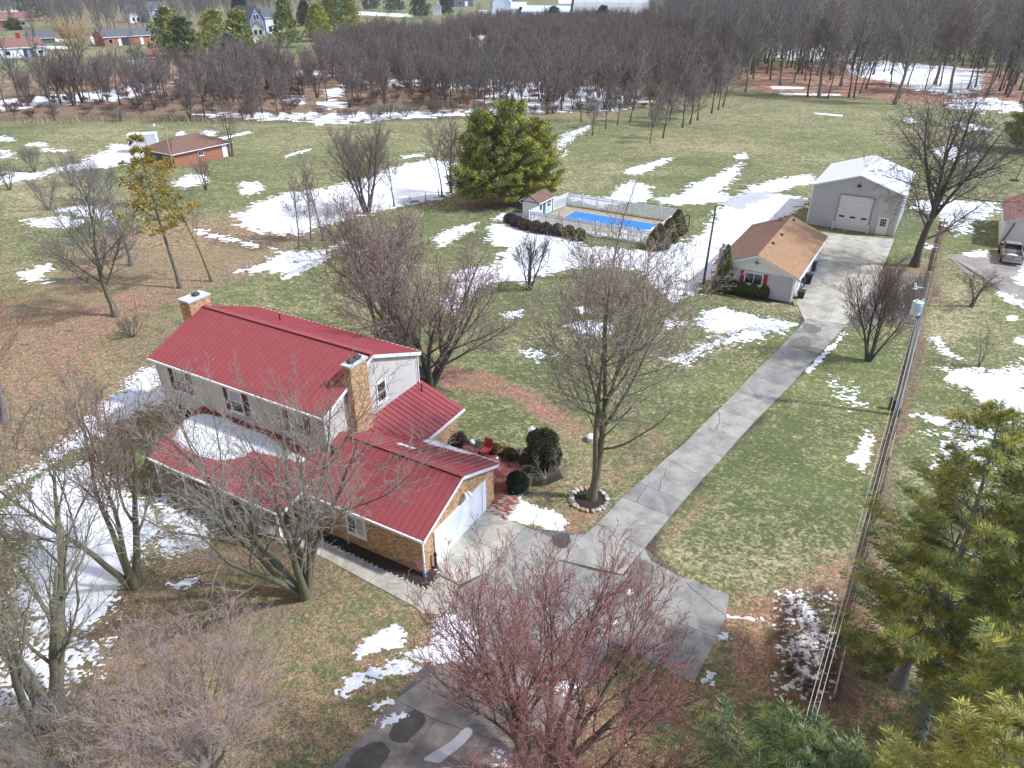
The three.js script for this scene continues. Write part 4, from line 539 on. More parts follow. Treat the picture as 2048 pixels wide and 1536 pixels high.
// brick garage with a hipped roof across the field
{
  const eN = S(343.7, 309.5, 2.25), eR = S(464, 284, 2.25), d = eR.clone().sub(eN), L = d.length(), a = Math.atan2(d.z, d.x), W = 8.6, B = thing('brick_garage', 'red brick garage with a brown hipped roof standing in the far field', 'garage', V(eN.x, 0, eN.z), -a);
  // local x along the long wall, local -z away to the left-back
  const z = -W; mesh('wall', box(0.4, -0.1, z + 0.4, L - 0.4, 2.15, -0.4), MAT.redBrick, B);
  const e = [V(0, 2.25, 0), V(L, 2.25, 0), V(L, 2.25, z), V(0, 2.25, z)], r0 = V(W * 0.42, 3.95, z / 2), r1 = V(L - W * 0.42, 3.95, z / 2), sl = (...u) => { const m = new MB(); m.hex(u.map((p) => p.clone().add(V(0, -0.12, 0))), u); mesh('roof', m.geo(), MAT.brownShingle, B); };
  sl(e[0], e[1], r1, r0); sl(e[1], e[2], r1); sl(e[2], e[3], r0, r1); sl(e[3], e[0], r0);
  mesh('gutter', new MB().bar(V(0, 2.18, 0.06), V(L, 2.18, 0.06), 0.1, 0.12).bar(V(-0.06, 2.18, 0), V(-0.06, 2.18, z), 0.1, 0.12).geo(), MAT.whiteDirty, B);
  windowPart(B, V(L * 0.47, 1.05, -0.4), 0, 1.0, 0.75, { slider: true, trim: 0.07 });
  mesh('door', new MB().box(L - 2.0, 0, -0.42, L - 0.95, 2.05, -0.34).geo(), MAT.white, B);
  mesh('garage_door', box(0.34, 0, z + 1.4, 0.41, 2.0, z + 5.4), MAT.dark, B);
}
{ // white box body parked behind it
  const p = S(292, 303), B = thing('box_trailer', 'white box trailer parked in snow behind the brick garage', 'trailer', p, 0.25); const w = 4.6, h = 2.5;
  mesh('body', new MB().box(-w / 2, 0.55, -1.2, w / 2, 0.55 + h, 1.2).geo(), MAT.whiteDirty, B); mesh('roof', box(-w / 2 - 0.05, 0.55 + h, -1.25, w / 2 + 0.05, 0.63 + h, 1.25), MAT.white, B); mesh('rail', box(-w / 2 - 0.04, 0.5, 1.18, w / 2 + 0.04, 0.62, 1.24), MAT.grey, B);
  for (const x of [-0.5, 0.5]) for (const z of [-1.15, 1.15]) mesh('wheel', new MB().tube(V(x, 0.33, z - 0.12), V(x, 0.33, z + 0.12), 0.33, 0.33, 14).geo(), MAT.black, B); mesh('hitch', new MB().bar(V(w / 2, 0.55, -0.5), V(w / 2 + 1.1, 0.5, 0), 0.1).bar(V(w / 2, 0.55, 0.5), V(w / 2 + 1.1, 0.5, 0), 0.1).geo(), MAT.dark, B);
}
{ // yard light by the brick garage, leaning wooden pole
  const b = S(347, 339), t = S(328, 253, 6.7), B = thing('yard_light', 'wooden yard light pole leaning in front of the brick garage', 'street lamp', b); const d = t.clone().sub(b); d.x *= 0.9;
  mesh('pole', new MB().tube(V(0, -0.1, 0), d, 0.14, 0.09, 9).geo(), MAT.oldWood, B); const l = d.clone().add(V(-1.3, 0.25, 0.3)); mesh('arm', new MB().tube(d.clone().add(V(0, -0.2, 0)), l, 0.035, 0.035, 6).geo(), MAT.galv, B); mesh('lamp_head', new MB().tube(l.clone().add(V(0, 0.12, 0)), l.clone().add(V(-0.2, -0.15, 0)), 0.14, 0.2, 10).geo(), MAT.white, B);
}
{ // light pole in front of the cottage
  const b = S(1406, 570), t = S(1432, 412, 7.3), B = thing('light_pole', 'dark slanting wooden pole beside the tan-roofed cottage', 'pole', b), d = t.clone().sub(b);
  mesh('pole', new MB().tube(V(0, -0.1, 0), d, 0.13, 0.08, 10).geo(), MAT.dark, B); mesh('arm', new MB().tube(d.clone().multiplyScalar(0.88), d.clone().multiplyScalar(0.88).add(V(-0.12, 0.5, 0)), 0.03, 0.03, 6).geo(), MAT.grey, B); mesh('climbing_stems', new MB().tube(V(-0.2, 0, 0.1), V(0.08, 1.5, 0.1), 0.02, 0.01, 4).tube(V(0.25, 0, -0.1), V(0.05, 1.2, 0.14), 0.02, 0.01, 4).tube(V(-0.35, 0, 0.2), V(-0.9, 0.7, 0.5), 0.03, 0.01, 4).tube(V(0.3, 0, 0.25), V(0.45, 0.9, 0.3), 0.02, 0.01, 4).geo(), MAT.oldWood, B);
}
// pool yard
const PA = THREE.MathUtils.degToRad(-59.38), pO = S(1040, 437), poolFrame = new THREE.Object3D(); poolFrame.position.copy(pO); poolFrame.rotation.y = -PA; poolFrame.updateMatrixWorld(true);
const toPool = (a, y, b) => poolFrame.localToWorld(V(a, y, b));
{
  const B = thing('pool_house', 'small white pool house with brown shingle roof and dark blue doors', 'pool house', pO, -PA);
  mesh('wall', gable(1.2, 5.0, [[-0.3, -0.1], [-0.3, 2.05], [0.85, 2.72], [2.0, 2.05], [2.0, -0.1]]), MAT.white, B); for (const [e, n] of [[-0.6, 0], [2.3, 1]]) { const m = new MB(), u = [V(0.9, 2.02, e), V(5.3, 2.02, e), V(5.3, 2.86, 0.85), V(0.9, 2.86, 0.85)]; m.hex(u.map((p) => p.clone().add(V(0, -0.08, 0))), u); mesh('roof', m.geo(), MAT.brownShingle, B); }
  mesh('gable_trim', new MB().box(1.16, 1.95, -0.32, 1.2, 2.03, 1.7).bar(V(0.92, 1.98, -0.58), V(0.92, 2.78, 0.83), 0.04, 0.1).bar(V(0.92, 2.78, 0.87), V(0.92, 1.98, 2.28), 0.04, 0.1).geo(), MAT.dark, B);
  mesh('gutter', new MB().bar(V(0.9, 1.96, -0.66), V(5.3, 1.96, -0.66), 0.1).bar(V(0.9, 1.96, 2.36), V(5.3, 1.96, 2.36), 0.1).bar(V(1.0, 1.9, -0.62), V(1.18, 1.6, -0.36), 0.07).geo(), MAT.white, B);
  mesh('doorway', box(2.55, 0.05, 1.99, 3.35, 1.92, 2.04), MAT.navy, B); mesh('ladder', new MB().bar(V(2.75, 0.1, 2.1), V(3.0, 1.75, 2.08), 0.05).bar(V(3.05, 0.1, 2.1), V(3.2, 1.75, 2.08), 0.05).bar(V(2.8, 0.5, 2.1), V(3.1, 0.5, 2.1), 0.04).bar(V(2.85, 0.9, 2.1), V(3.12, 0.9, 2.1), 0.04).geo(), MAT.white, B);
  const ban = mesh('banner', box(3.75, 0.95, 2.01, 4.6, 1.9, 2.04), MAT.navy, B); mesh('emblem', new MB().hex([V(3.95, 1.25, 2.045), V(4.35, 1.2, 2.045), V(4.4, 1.35, 2.045), V(4.1, 1.4, 2.045)], [V(3.95, 1.25, 2.055), V(4.35, 1.2, 2.055), V(4.4, 1.35, 2.055), V(4.1, 1.4, 2.055)]).hex([V(3.9, 1.4, 2.045), V(4.05, 1.45, 2.045), V(4.0, 1.7, 2.045), V(3.88, 1.6, 2.045)], [V(3.9, 1.4, 2.055), V(4.05, 1.45, 2.055), V(4.0, 1.7, 2.055), V(3.88, 1.6, 2.055)]).geo(), M(0.75, 0.75, 0.25, 0.6), ban);
  mesh('wall_panel', new MB().box(3.75, 0.1, 2.01, 4.6, 0.85, 2.035).box(1.5, 0.1, 2.01, 2.3, 0.85, 2.035).geo(), M(0.30, 0.62, 0.72, 0.6), B); mesh('window', new MB().box(1.5, 0.95, 2.01, 2.2, 1.85, 2.04).geo(), MAT.glass, B);
}
{
  const deck = new MB(); deck.quad(V(-1.3, 0.006, 2.3), V(-1.3, 0.006, 18.2), V(8.5, 0.006, 18.2), V(8.5, 0.006, 2.3)); const D = struct('pool_deck', deck.geo(), M(1, 1, 1, 0.9, { map: rep(dirtTex(0.36, 0.29, 0.20, 0.35), 0.3, 0.3) }), 'tan concrete deck round the covered pool'); D.position.copy(pO); D.rotation.y = -PA;
  const P = thing('swimming_pool', 'long swimming pool under a bright blue safety cover, half hidden by snow', 'swimming pool', pO, -PA), cov = M(0.012, 0.20, 0.56, 0.55);
  for (let i = 0; i < 6; i++) for (let j = 0; j < 3; j++) { const a0 = 2.45 + j * 1.35, b0 = 4.8 + i * 1.9, m = new MB(), n = 4, y = (u, v) => 0.035 - 0.02 * Math.sin(Math.PI * u) * Math.sin(Math.PI * v); for (let s = 0; s < n; s++) for (let t = 0; t < n; t++) { const q = (s, t) => V(a0 + 0.02 + (1.31 * s) / n, y(s / n, t / n), b0 + 0.02 + (1.86 * t) / n); m.quad(q(s, t), q(s, t + 1), q(s + 1, t + 1), q(s + 1, t)); } mesh('cover_panel', m.geo(), cov, P); }
  const st = new MB(); for (let i = 0; i <= 6; i++) st.box(2.2, 0.022, 4.78 + i * 1.9, 6.75, 0.03, 4.84 + i * 1.9); for (let j = 0; j <= 3; j++) st.box(2.42 + j * 1.35, 0.0305, 4.5, 2.48 + j * 1.35, 0.0345, 16.5); mesh('cover_strap', st.geo(), M(0.01, 0.09, 0.28, 0.6), P);
  mesh('pool_coping', new MB().box(2.15, 0.0, 4.5, 2.42, 0.02, 16.5).box(6.53, 0.0, 4.5, 6.8, 0.02, 16.5).box(2.42, 0.0, 4.5, 6.53, 0.02, 4.78).box(2.42, 0.0, 16.24, 6.53, 0.02, 16.5).geo(), M(0.45, 0.40, 0.33, 0.8), P);
}
{ // white vinyl picket fence: posts, and panels of rails and pickets
  const B = thing('pool_fence', 'white vinyl picket fence enclosing the pool', 'fence', pO, -PA), H = 1.7, run = (a0, b0, a1, b1, n) => {
    for (let i = 0; i <= n; i++) { const a = lerp(a0, a1, i / n), b = lerp(b0, b1, i / n), m = new MB().box(a - 0.06, 0, b - 0.06, a + 0.06, H + 0.06, b + 0.06).hex([V(a - 0.075, H + 0.06, b - 0.075), V(a + 0.075, H + 0.06, b - 0.075), V(a + 0.075, H + 0.06, b + 0.075), V(a - 0.075, H + 0.06, b + 0.075)], [V(a - 0.01, H + 0.14, b - 0.01), V(a + 0.01, H + 0.14, b - 0.01), V(a + 0.01, H + 0.14, b + 0.01), V(a - 0.01, H + 0.14, b + 0.01)]); mesh('post', m.geo(), MAT.vinyl, B); }
    for (let i = 0; i < n; i++) { const m = new MB(), p = V(lerp(a0, a1, i / n), 0, lerp(b0, b1, i / n)), q = V(lerp(a0, a1, (i + 1) / n), 0, lerp(b0, b1, (i + 1) / n)), l = p.distanceTo(q), k = Math.floor(l / 0.16); for (const y of [0.14, 1.35, H - 0.06]) m.bar(p.clone().setY(y), q.clone().setY(y), 0.06, 0.12); for (let j = 1; j < k; j++) { const c = p.clone().lerp(q, j / k); m.box(c.x - 0.036, 0.1, c.z - 0.036, c.x + 0.036, H, c.z + 0.036); } mesh('picket_panel', m.geo(), MAT.vinyl, B); } };
  run(1.2, 2.15, -1.5, 2.15, 1); run(-1.5, 2.4, -1.5, 18.3, 7); run(-1.3, 18.3, 8.7, 18.3, 4); run(8.7, 18.1, 8.7, 2.5, 7); run(8.5, 2.5, 5.2, 2.1, 1);
}
// building at the right edge, next door
{
  const B = thing('neighbour_building', 'white gabled building with a red-brown shingle roof at the right edge', 'building', S(1997, 489), -PA), L = 11, W = 10.4; // local x away from the viewer, z to the right
  mesh('wall', gable(0, L, [[0, -0.1], [0, 2.9], [W / 2, 4.85], [W, 2.9], [W, -0.1]]), MAT.white, B); for (const e of [-0.3, W + 0.3]) { const m = new MB(), u = [V(-0.3, 2.86, e), V(L + 0.3, 2.86, e), V(L + 0.3, 5.02, W / 2), V(-0.3, 5.02, W / 2)]; m.hex(u.map((q) => q.clone().add(V(0, -0.1, 0))), u); mesh('roof', m.geo(), MAT.redShingle, B); }
  mesh('rake_board', new MB().bar(V(-0.28, 2.74, -0.28), V(-0.28, 4.88, W / 2), 0.05, 0.2).bar(V(-0.28, 4.88, W / 2), V(-0.28, 2.74, W + 0.28), 0.05, 0.2).geo(), MAT.white, B); mesh('downspout', new MB().bar(V(-0.08, 0, 0.15), V(-0.08, 2.7, 0.85), 0.1).geo(), MAT.dark, B); mesh('door', box(-0.06, 0, 2.7, 0.02, 2.0, 4.0), MAT.navy, B); mesh('window', box(-0.06, 1.3, 3.2, 0.02, 2.4, 3.21), MAT.glass, B);
}
// houses and farm buildings far behind
function farHouse(name, label, o, cat = 'house') { // o: px point of the near-left wall foot and near-right wall foot, depth W, wall height, ridge height, mats, windows [share along, width, sill, height]
  const p = S(...o.l), q = S(...o.r), d = q.clone().sub(p), L = d.length(), a = Math.atan2(d.z, d.x), B = thing(name, label, cat, p, -a), W = o.W, h = o.h, rh = o.rh, ov = 0.5;
  if (o.across) { // gable faces the viewer
    mesh('wall', new MB().hex([V(0, -0.2, 0), V(0, h, 0), V(L / 2, rh - 0.15, 0), V(L, h, 0), V(L, -0.2, 0)], [V(0, -0.2, -W), V(0, h, -W), V(L / 2, rh - 0.15, -W), V(L, h, -W), V(L, -0.2, -W)]).geo(), o.wall, B);
    for (const s of [0, 1]) { const x = s ? L + ov : -ov, m = new MB(), u = [V(x, h - 0.15, ov), V(x, h - 0.15, -W - ov), V(L / 2, rh, -W - ov), V(L / 2, rh, ov)]; m.hex(u.map((k) => k.clone().add(V(0, -0.15, 0))), u); mesh('roof', m.geo(), o.roof, B); }
  } else {
    mesh('wall', gable(0, L, [[0, -0.2], [0, h], [-W / 2, rh - 0.2], [-W, h], [-W, -0.2]]), o.wall, B); for (const e of [ov, -W - ov]) { const m = new MB(), u = [V(-ov, h - 0.1, e), V(L + ov, h - 0.1, e), V(L + ov, rh, -W / 2), V(-ov, rh, -W / 2)]; m.hex(u.map((k) => k.clone().add(V(0, -0.15, 0))), u); mesh('roof', m.geo(), o.roof, B); }
    mesh('fascia', new MB().bar(V(-ov, h - 0.2, ov + 0.03), V(L + ov, h - 0.2, ov + 0.03), 0.08, 0.25).geo(), MAT.white, B);
  }
  for (const [x, w, y, hh, m] of o.win ?? []) { const c = L * x; const f = mesh(m ? 'door' : 'window', new MB().box(c - w / 2 - 0.12, y - 0.12, 0, c + w / 2 + 0.12, y + hh + 0.12, 0.07).geo(), MAT.white, B); if (!m) mesh('pane', box(c - w / 2, y, 0.07, c + w / 2, y + hh, 0.1), MAT.glass, f); else if (m !== 1) f.material = m; }
  if (o.chim) { const c = L * o.chim; mesh('chimney', box(c - 0.7, h, -W / 2 - 0.6, c + 0.7, rh + 1.6, -W / 2 + 0.6), MAT.shutterRed, B); } return B;
}
farHouse('ranch_house', 'white ranch house with a red-brown roof and brick chimney at the left edge', { l: [-60, 121], r: [93, 112], W: 11, h: 3.6, rh: 6.6, wall: MAT.white, roof: MAT.redShingle, chim: 0.74, win: [[0.5, 1.6, 1, 1.4], [0.25, 1.6, 1, 1.4], [0.745, 1.6, 0.1, 2.6, MAT.navy], [0.78, 0.9, 0.1, 2.2, 1], [0.82, 1.5, 0.1, 2.6, MAT.navy], [0.93, 1.2, 1, 1.2]] });
farHouse('ranch_house', 'low brick and cream house with a red roof near the top left corner', { l: [-12, 56], r: [62, 54], W: 14, h: 4.2, rh: 8, wall: M(0.45, 0.40, 0.33, 0.9), roof: MAT.redShingle, win: [[0.55, 2, 1.2, 1.6], [0.68, 2, 1.2, 1.6], [0.82, 2, 1.2, 1.6], [0.3, 3, 0, 3, MAT.redBrick], [0.12, 8, 0, 3.6, MAT.redBrick]] });
farHouse('brick_ranch', 'low red brick ranch house with a dark roof behind the red barn-style shed', { l: [211, 93], r: [322, 86], W: 11, h: 3.7, rh: 6.6, wall: MAT.redBrick, roof: MAT.greyShingle, win: [[0.11, 1.7, 1.0, 1.7], [0.27, 1.2, 0.1, 2.6, 1], [0.36, 3.2, 0, 2.8, MAT.dark], [0.66, 1.2, 0.1, 2.6, 1], [0.85, 1.7, 1, 1.6]] });
{ const p = S(297, 121), q = S(322, 120), d = q.clone().sub(p), L = d.length(), B = thing('barn_shed', 'red barn-style garden shed with a rounded white-trimmed end on the far lawn', 'shed', p, -Math.atan2(d.z, d.x)), W = 3.4, prof = [[0, 0], [0.05, 1.9], [-0.55, 3.0], [-1.2, 3.6], [-1.75, 3.8]].concat([[-2.3, 3.6], [-2.95, 3.0], [-3.55, 1.9], [-3.5, 0]]); mesh('wall', gable(0, L, prof), M(0.30, 0.03, 0.035, 0.7), B); mesh('roof', new MB().hex(prof.slice(1, 8).map(([z, y]) => V(-0.15, y + 0.06, z)), prof.slice(1, 8).map(([z, y]) => V(L + 0.15, y + 0.06, z))).geo(), MAT.redShingle, B); mesh('trim', new MB().box(L - 0.02, 0, -0.05, L + 0.05, 1.9, 0.1).box(0.2, 0.9, 0.02, L - 0.3, 1.05, 0.08).geo(), MAT.white, B); mesh('door', box(L, 0.1, -2.4, L + 0.18, 2.4, -1.1), M(0.28, 0.03, 0.035, 0.7), B); const a = []; for (let i = 1; i < 7; i++) a.push([prof[i], prof[i + 1]]); const m = new MB(); for (const [u, v] of a) m.bar(V(L + 0.17, u[1], u[0]), V(L + 0.17, v[1], v[0]), 0.12, 0.2); mesh('end_trim', m.geo(), MAT.white, B); }
farHouse('gable_house', 'white house with a steep grey roof and blue-grey front gable among far evergreens', { l: [503, 70], r: [532, 68], W: 16, h: 6.2, rh: 13.5, across: true, wall: M(0.16, 0.20, 0.27, 0.7), roof: MAT.greyShingle, win: [[0.4, 1.4, 7, 2.4], [0.58, 1.4, 7, 2.4], [0.3, 2, 1, 2.4], [0.7, 2, 1, 2.4]] });
farHouse('house_wing', 'white wing with a grey roof on the right of the blue-gabled far house', { l: [534, 68], r: [562, 67], W: 12, h: 8, rh: 12, wall: MAT.white, roof: MAT.greyShingle, win: [[0.3, 1.6, 1, 2.6], [0.7, 1.8, 4.5, 2]] });
farHouse('garage_wing', 'low white gabled entrance in front of the blue-gabled far house', { l: [505, 71], r: [530, 70.5], W: 6, h: 3.2, rh: 6.6, across: true, wall: M(0.6, 0.56, 0.5, 0.8), roof: MAT.greyShingle, win: [[0.3, 1.6, 0.4, 2.2], [0.7, 1.6, 0.4, 2.2]] });
farHouse('farm_shed', 'grey-roofed shed left of the blue-gabled far house', { l: [486, 42], r: [503, 41], W: 10, h: 5, rh: 8.5, wall: MAT.white, roof: MAT.greyShingle });
farHouse('white_house', 'white house behind tall bare trees near the top left', { l: [262, 46], r: [285, 45], W: 12, h: 6, rh: 10, wall: MAT.white, roof: MAT.greyShingle, win: [[0.3, 1.6, 1, 2], [0.7, 1.6, 1, 2]] });
farHouse('white_house', 'blue-grey two-storey house left of the large evergreens at the top left', { l: [303, 46], r: [346, 44], W: 14, h: 8, rh: 12, wall: M(0.35, 0.40, 0.46, 0.8), roof: MAT.greyShingle, win: [[0.2, 2, 1, 2.2], [0.5, 2, 1, 2.2], [0.8, 2, 4.6, 2]] });
farHouse('storage_shed', 'small white shed beside the orange-twigged willow', { l: [173, 90], r: [183, 90], W: 4, h: 3.6, rh: 4.6, wall: MAT.white, roof: MAT.greyShingle });
farHouse('low_house', 'low house with a snowy grey roof behind the orange willow', { l: [60, 88], r: [112, 86], W: 12, h: 2.4, rh: 5, wall: M(0.12, 0.13, 0.16, 0.8), roof: MAT.greyShingle });
farHouse('white_barn', 'tall white gabled barn among the farm buildings at the top', { l: [985, 31], r: [1022, 31], W: 40, h: 9, rh: 16, across: true, wall: M(0.62, 0.68, 0.74, 0.7), roof: MAT.whiteRoof }, 'barn');
farHouse('white_annex', 'low white annex joined to the tall white barn', { l: [1022, 31], r: [1052, 31], W: 20, h: 5, rh: 9, wall: MAT.white, roof: MAT.whiteRoof }, 'farm building');
farHouse('tower_house', 'white farmhouse peeping over the roof of the tall white barn', { l: [1024, 14], r: [1040, 14], W: 14, h: 13, rh: 19, wall: M(0.5, 0.52, 0.56, 0.8), roof: MAT.greyShingle, win: [[0.3, 3, 6, 3], [0.7, 3, 6, 3]] });
farHouse('long_shed', 'long pale blue low shed left of the rounded white barn', { l: [1043, 38], r: [1148, 40], W: 14, h: 5, rh: 8.5, wall: M(0.40, 0.50, 0.60, 0.7), roof: M(0.62, 0.72, 0.80, 0.5), win: [[0.05, 2, 1.5, 1.5], [0.15, 2, 1.5, 1.5], [0.25, 2, 1.5, 1.5], [0.35, 2, 1.5, 1.5]] }, 'farm building');
farHouse('machine_shed', 'white gable-roofed hall behind the rounded white barn', { l: [1118, 34], r: [1240, 34], W: 30, h: 9, rh: 17, wall: MAT.white, roof: MAT.whiteRoof }, 'farm building');
{ // rounded barn
  const p = S(1145, 46), q = S(1330, 50), d = q.clone().sub(p), L = d.length(), B = thing('quonset_barn', 'huge rounded white metal barn at the top of the view', 'barn', p, -Math.atan2(d.z, d.x)), W = 26, H = 17.5, pr = [], n = 18; for (let i = 0; i <= n; i++) { const g = (i / n) * Math.PI; pr.push([-W / 2 + (Math.cos(g) * W) / 2, Math.sin(g) ** 0.85 * H]); } pr[0][1] = pr[n][1] = -0.2;
  mesh('shell', gable(0, L, pr), M(0.74, 0.76, 0.78, 0.55), B); const e = new MB(), q2 = pr.map(([z, y]) => V(-1.2, y * 1.02 + 0.1, z)); for (let i = 0; i < n; i++) e.bar(q2[i], q2[i + 1], 1.6, 0.5); mesh('end_rib', e.geo(), M(0.05, 0.06, 0.08, 0.7), B); mesh('end_door', box(-0.2, 0, -W / 2 - 4, 0.05, 9, -W / 2 + 4), MAT.grey, B); for (let k = 1; k < 8; k++) { const m = new MB(); for (let i = 0; i < n; i++) m.bar(V((L * k) / 8, pr[i][1] + 0.05, pr[i][0]), V((L * k) / 8, pr[i + 1][1] + 0.05, pr[i + 1][0]), 0.35, 0.2); mesh('rib', m.geo(), M(0.66, 0.68, 0.70, 0.6), B); }
}
farHouse('tiny_shed', 'small white blue-roofed shed beside a dark spruce at the far field edge', { l: [866, 31], r: [882, 31], W: 8, h: 6, rh: 9.5, across: true, wall: MAT.white, roof: M(0.40, 0.52, 0.66, 0.6) }, 'shed');
farHouse('dark_house', 'dark grey house by the road at the top centre', { l: [908, 14], r: [946, 13], W: 16, h: 9, rh: 15, wall: M(0.10, 0.10, 0.13, 0.8), roof: MAT.greyShingle, win: [[0.3, 3, 2, 3], [0.65, 3, 0.5, 4, 1]] });
farHouse('farm_trailer', 'small white trailer standing left of the tall white barn', { l: [958, 35], r: [972, 35], W: 6, h: 4.5, rh: 4.8, wall: MAT.white, roof: MAT.white, win: [[0.3, 1.5, 2, 1.2]] }, 'trailer');
// ---------- driveways, walks and yard things ----------
const concTex = (r, g, b) => dtex(512, 512, (x, y) => { const n = 0.55 * tile(x, y, 512, 6) + 0.3 * tile(x, y, 512, 24) + 0.15 * tile(x, y, 512, 96), k = 0.55 + 0.8 * n + 0.18 * (hash2(x, y) - 0.5); return [r * k, g * k, b * k]; }, true);
const CONC = [[0.30, 0.285, 0.25], [0.275, 0.262, 0.235], [0.325, 0.305, 0.265], [0.25, 0.24, 0.22]].map((c) => M(1, 1, 1, 0.92, { map: rep(concTex(...c), 0.22, 0.22), bumpMap: rep(bump512, 1, 1), bumpScale: 0.004 }));
const PALEC = [[0.41, 0.375, 0.305], [0.38, 0.35, 0.285], [0.43, 0.40, 0.33]].map((c) => M(1, 1, 1, 0.9, { map: rep(concTex(...c), 0.22, 0.22), bumpMap: rep(bump512, 1, 1), bumpScale: 0.004 }));
const OLD = [[0.225, 0.20, 0.18], [0.25, 0.225, 0.20]].map((c) => M(1, 1, 1, 0.95, { map: rep(concTex(...c), 0.22, 0.22), bumpMap: rep(bump512, 1, 1), bumpScale: 0.008 }));
function inset(poly, g) { // shrink a convex polygon
  const n = poly.length, c = V(0, 0, 0); poly.forEach((p) => c.add(p)); c.multiplyScalar(1 / n); return poly.map((p) => { const d = p.clone().sub(c), l = d.length(); return c.clone().addScaledVector(d, (l - g * 1.4) / l); });
}
function slab(parent, pts, mat, y = 0.035, gap = 0.012, name = 'slab') { const w = inset(pts[0].isVector3 ? pts : surv(pts), gap), m = new MB(); m.hex(w.map((p) => V(p.x, -0.08, p.z)), w.map((p) => V(p.x, y, p.z))); return mesh(name, m.geo(), mat, parent); }
function group(name, label) { const g = new THREE.Group(); g.name = numbered(name); g.userData.kind = 'structure'; if (label) g.userData.label = label; scene.add(g); return g; }
const drive = group('driveway', 'long grey concrete driveway of jointed slabs running back to the barn'), rc = rng(5), pick = (a) => a[Math.floor(rc() * a.length)];
{
  const rows = [[1195, 1048, 1289, 1097], [1244, 995, 1341, 1034], [1279, 965, 1366, 1004], [1331, 918, 1408, 955], [1369, 887, 1446, 915], [1402, 853, 1477, 879], [1439, 817, 1511, 842], [1475, 782, 1544, 809], [1503, 750, 1577, 776], [1536, 719, 1607, 743], [1567, 688, 1635, 711], [1598, 655, 1664, 681], [1612, 638, 1691, 651]];
  for (let i = 0; i + 1 < rows.length; i++) { const a = rows[i], b = rows[i + 1]; slab(drive, [[a[0], a[1]], [a[2], a[3]], [b[2], b[3]], [b[0], b[1]]], pick(CONC)); }
  for (const q of [[[1169, 1069], [1195, 1048], [1289, 1097], [1245, 1150], [1116, 1120]], [[1289, 1097], [1302, 1122], [1356, 1152], [1315, 1231], [1262, 1207], [1248, 1152]], [[1356, 1152], [1459, 1191], [1452, 1232], [1434, 1277], [1315, 1231]], [[1315, 1231], [1434, 1277], [1387, 1368], [1335, 1342], [1280, 1310]], [[1262, 1207], [1315, 1231], [1280, 1310], [1225, 1285]]]) slab(drive, q, pick(CONC));
  for (const q of [[[921, 1071], [965, 1021], [1050, 1054], [1005, 1105]], [[869, 1126], [921, 1071], [1005, 1105], [970, 1147], [918, 1170], [880, 1150]]]) slab(drive, q, pick(PALEC));
  for (const q of [[[1050, 1054], [1100, 1074], [1169, 1069], [1116, 1120], [1085, 1139], [1005, 1105]], [[1005, 1105], [1085, 1139], [1045, 1190], [970, 1147]]]) slab(drive, q, CONC[0]);
  const front = [[[970, 1147], [1045, 1190], [985, 1290], [925, 1250], [895, 1222], [915, 1180]], [[1045, 1190], [1085, 1139], [1116, 1120], [1180, 1140], [1100, 1330], [985, 1290]], [[1180, 1140], [1248, 1152], [1262, 1207], [1225, 1285], [1180, 1360], [1100, 1330]]];
  for (const q of front) slab(drive, q, CONC[3], 0.03);
  for (const q of [[[925, 1250], [985, 1290], [870, 1440], [790, 1400], [890, 1330]], [[985, 1290], [1100, 1330], [985, 1480], [870, 1440]], [[1100, 1330], [1180, 1360], [1110, 1500], [985, 1480]], [[790, 1400], [870, 1440], [770, 1580], [660, 1540]], [[870, 1440], [985, 1480], [900, 1620], [770, 1580]], [[985, 1480], [1110, 1500], [1050, 1620], [900, 1620]]]) slab(drive, q, pick(OLD), 0.02);
  // apron before the barn and cottage
  const R2 = [[[1592, 604], [1616, 608], [1668, 618], [1712, 624]], [[1604, 578], [1638, 573], [1688, 581], [1737, 587]], [[1620, 548], [1655, 537], [1705, 545], [1758, 551]], [[1640, 505], [1672, 501], [1724, 508], [1775, 514]], [[1634, 463], [1690, 470], [1738, 474], [1789, 478]]];
  const r0 = [[1608, 640], [1640, 643], [1656, 645], [1691, 650]];
  [r0, ...R2].forEach((r, k, all) => { if (k + 1 < all.length) for (let i = 0; i < 3; i++) slab(drive, [r[i], r[i + 1], all[k + 1][i + 1], all[k + 1][i]], pick(PALEC)); });
  // cracks and wet patches
  const crackM = M(0.07, 0.062, 0.055, 1), cm = new MB(); for (const pl of [[[1195, 1049], [1218, 1055], [1240, 1090], [1265, 1117]], [[1205, 1053], [1196, 1073]], [[1293, 971], [1281, 990], [1271, 1006]], [[1334, 938], [1326, 955], [1317, 983]], [[1436, 818], [1440, 838], [1433, 858], [1454, 866]], [[1372, 1165], [1400, 1190], [1430, 1215], [1449, 1230]], [[1374, 1255], [1366, 1280], [1357, 1297], [1320, 1320]], [[760, 1130], [800, 1150], [830, 1162]], [[1255, 1080], [1270, 1082]], [[1600, 640], [1625, 660], [1650, 650]]]) for (let i = 0; i + 1 < pl.length; i++) { const a = S(...pl[i], 0.039), b = S(...pl[i + 1], 0.039), n = 5, d = b.clone().sub(a), s = V(-d.z, 0, d.x).normalize(); let p = a; for (let k = 1; k <= n; k++) { const q = a.clone().lerp(b, k / n).addScaledVector(s, (rc() - 0.5) * 0.12 * (k < n)); const e = s.clone().multiplyScalar(0.012 + 0.016 * rc()); cm.quad(p.clone().sub(e), q.clone().sub(e), q.clone().add(e), p.clone().add(e)); p = q; } } mesh('crack', cm.geo(), crackM, drive);
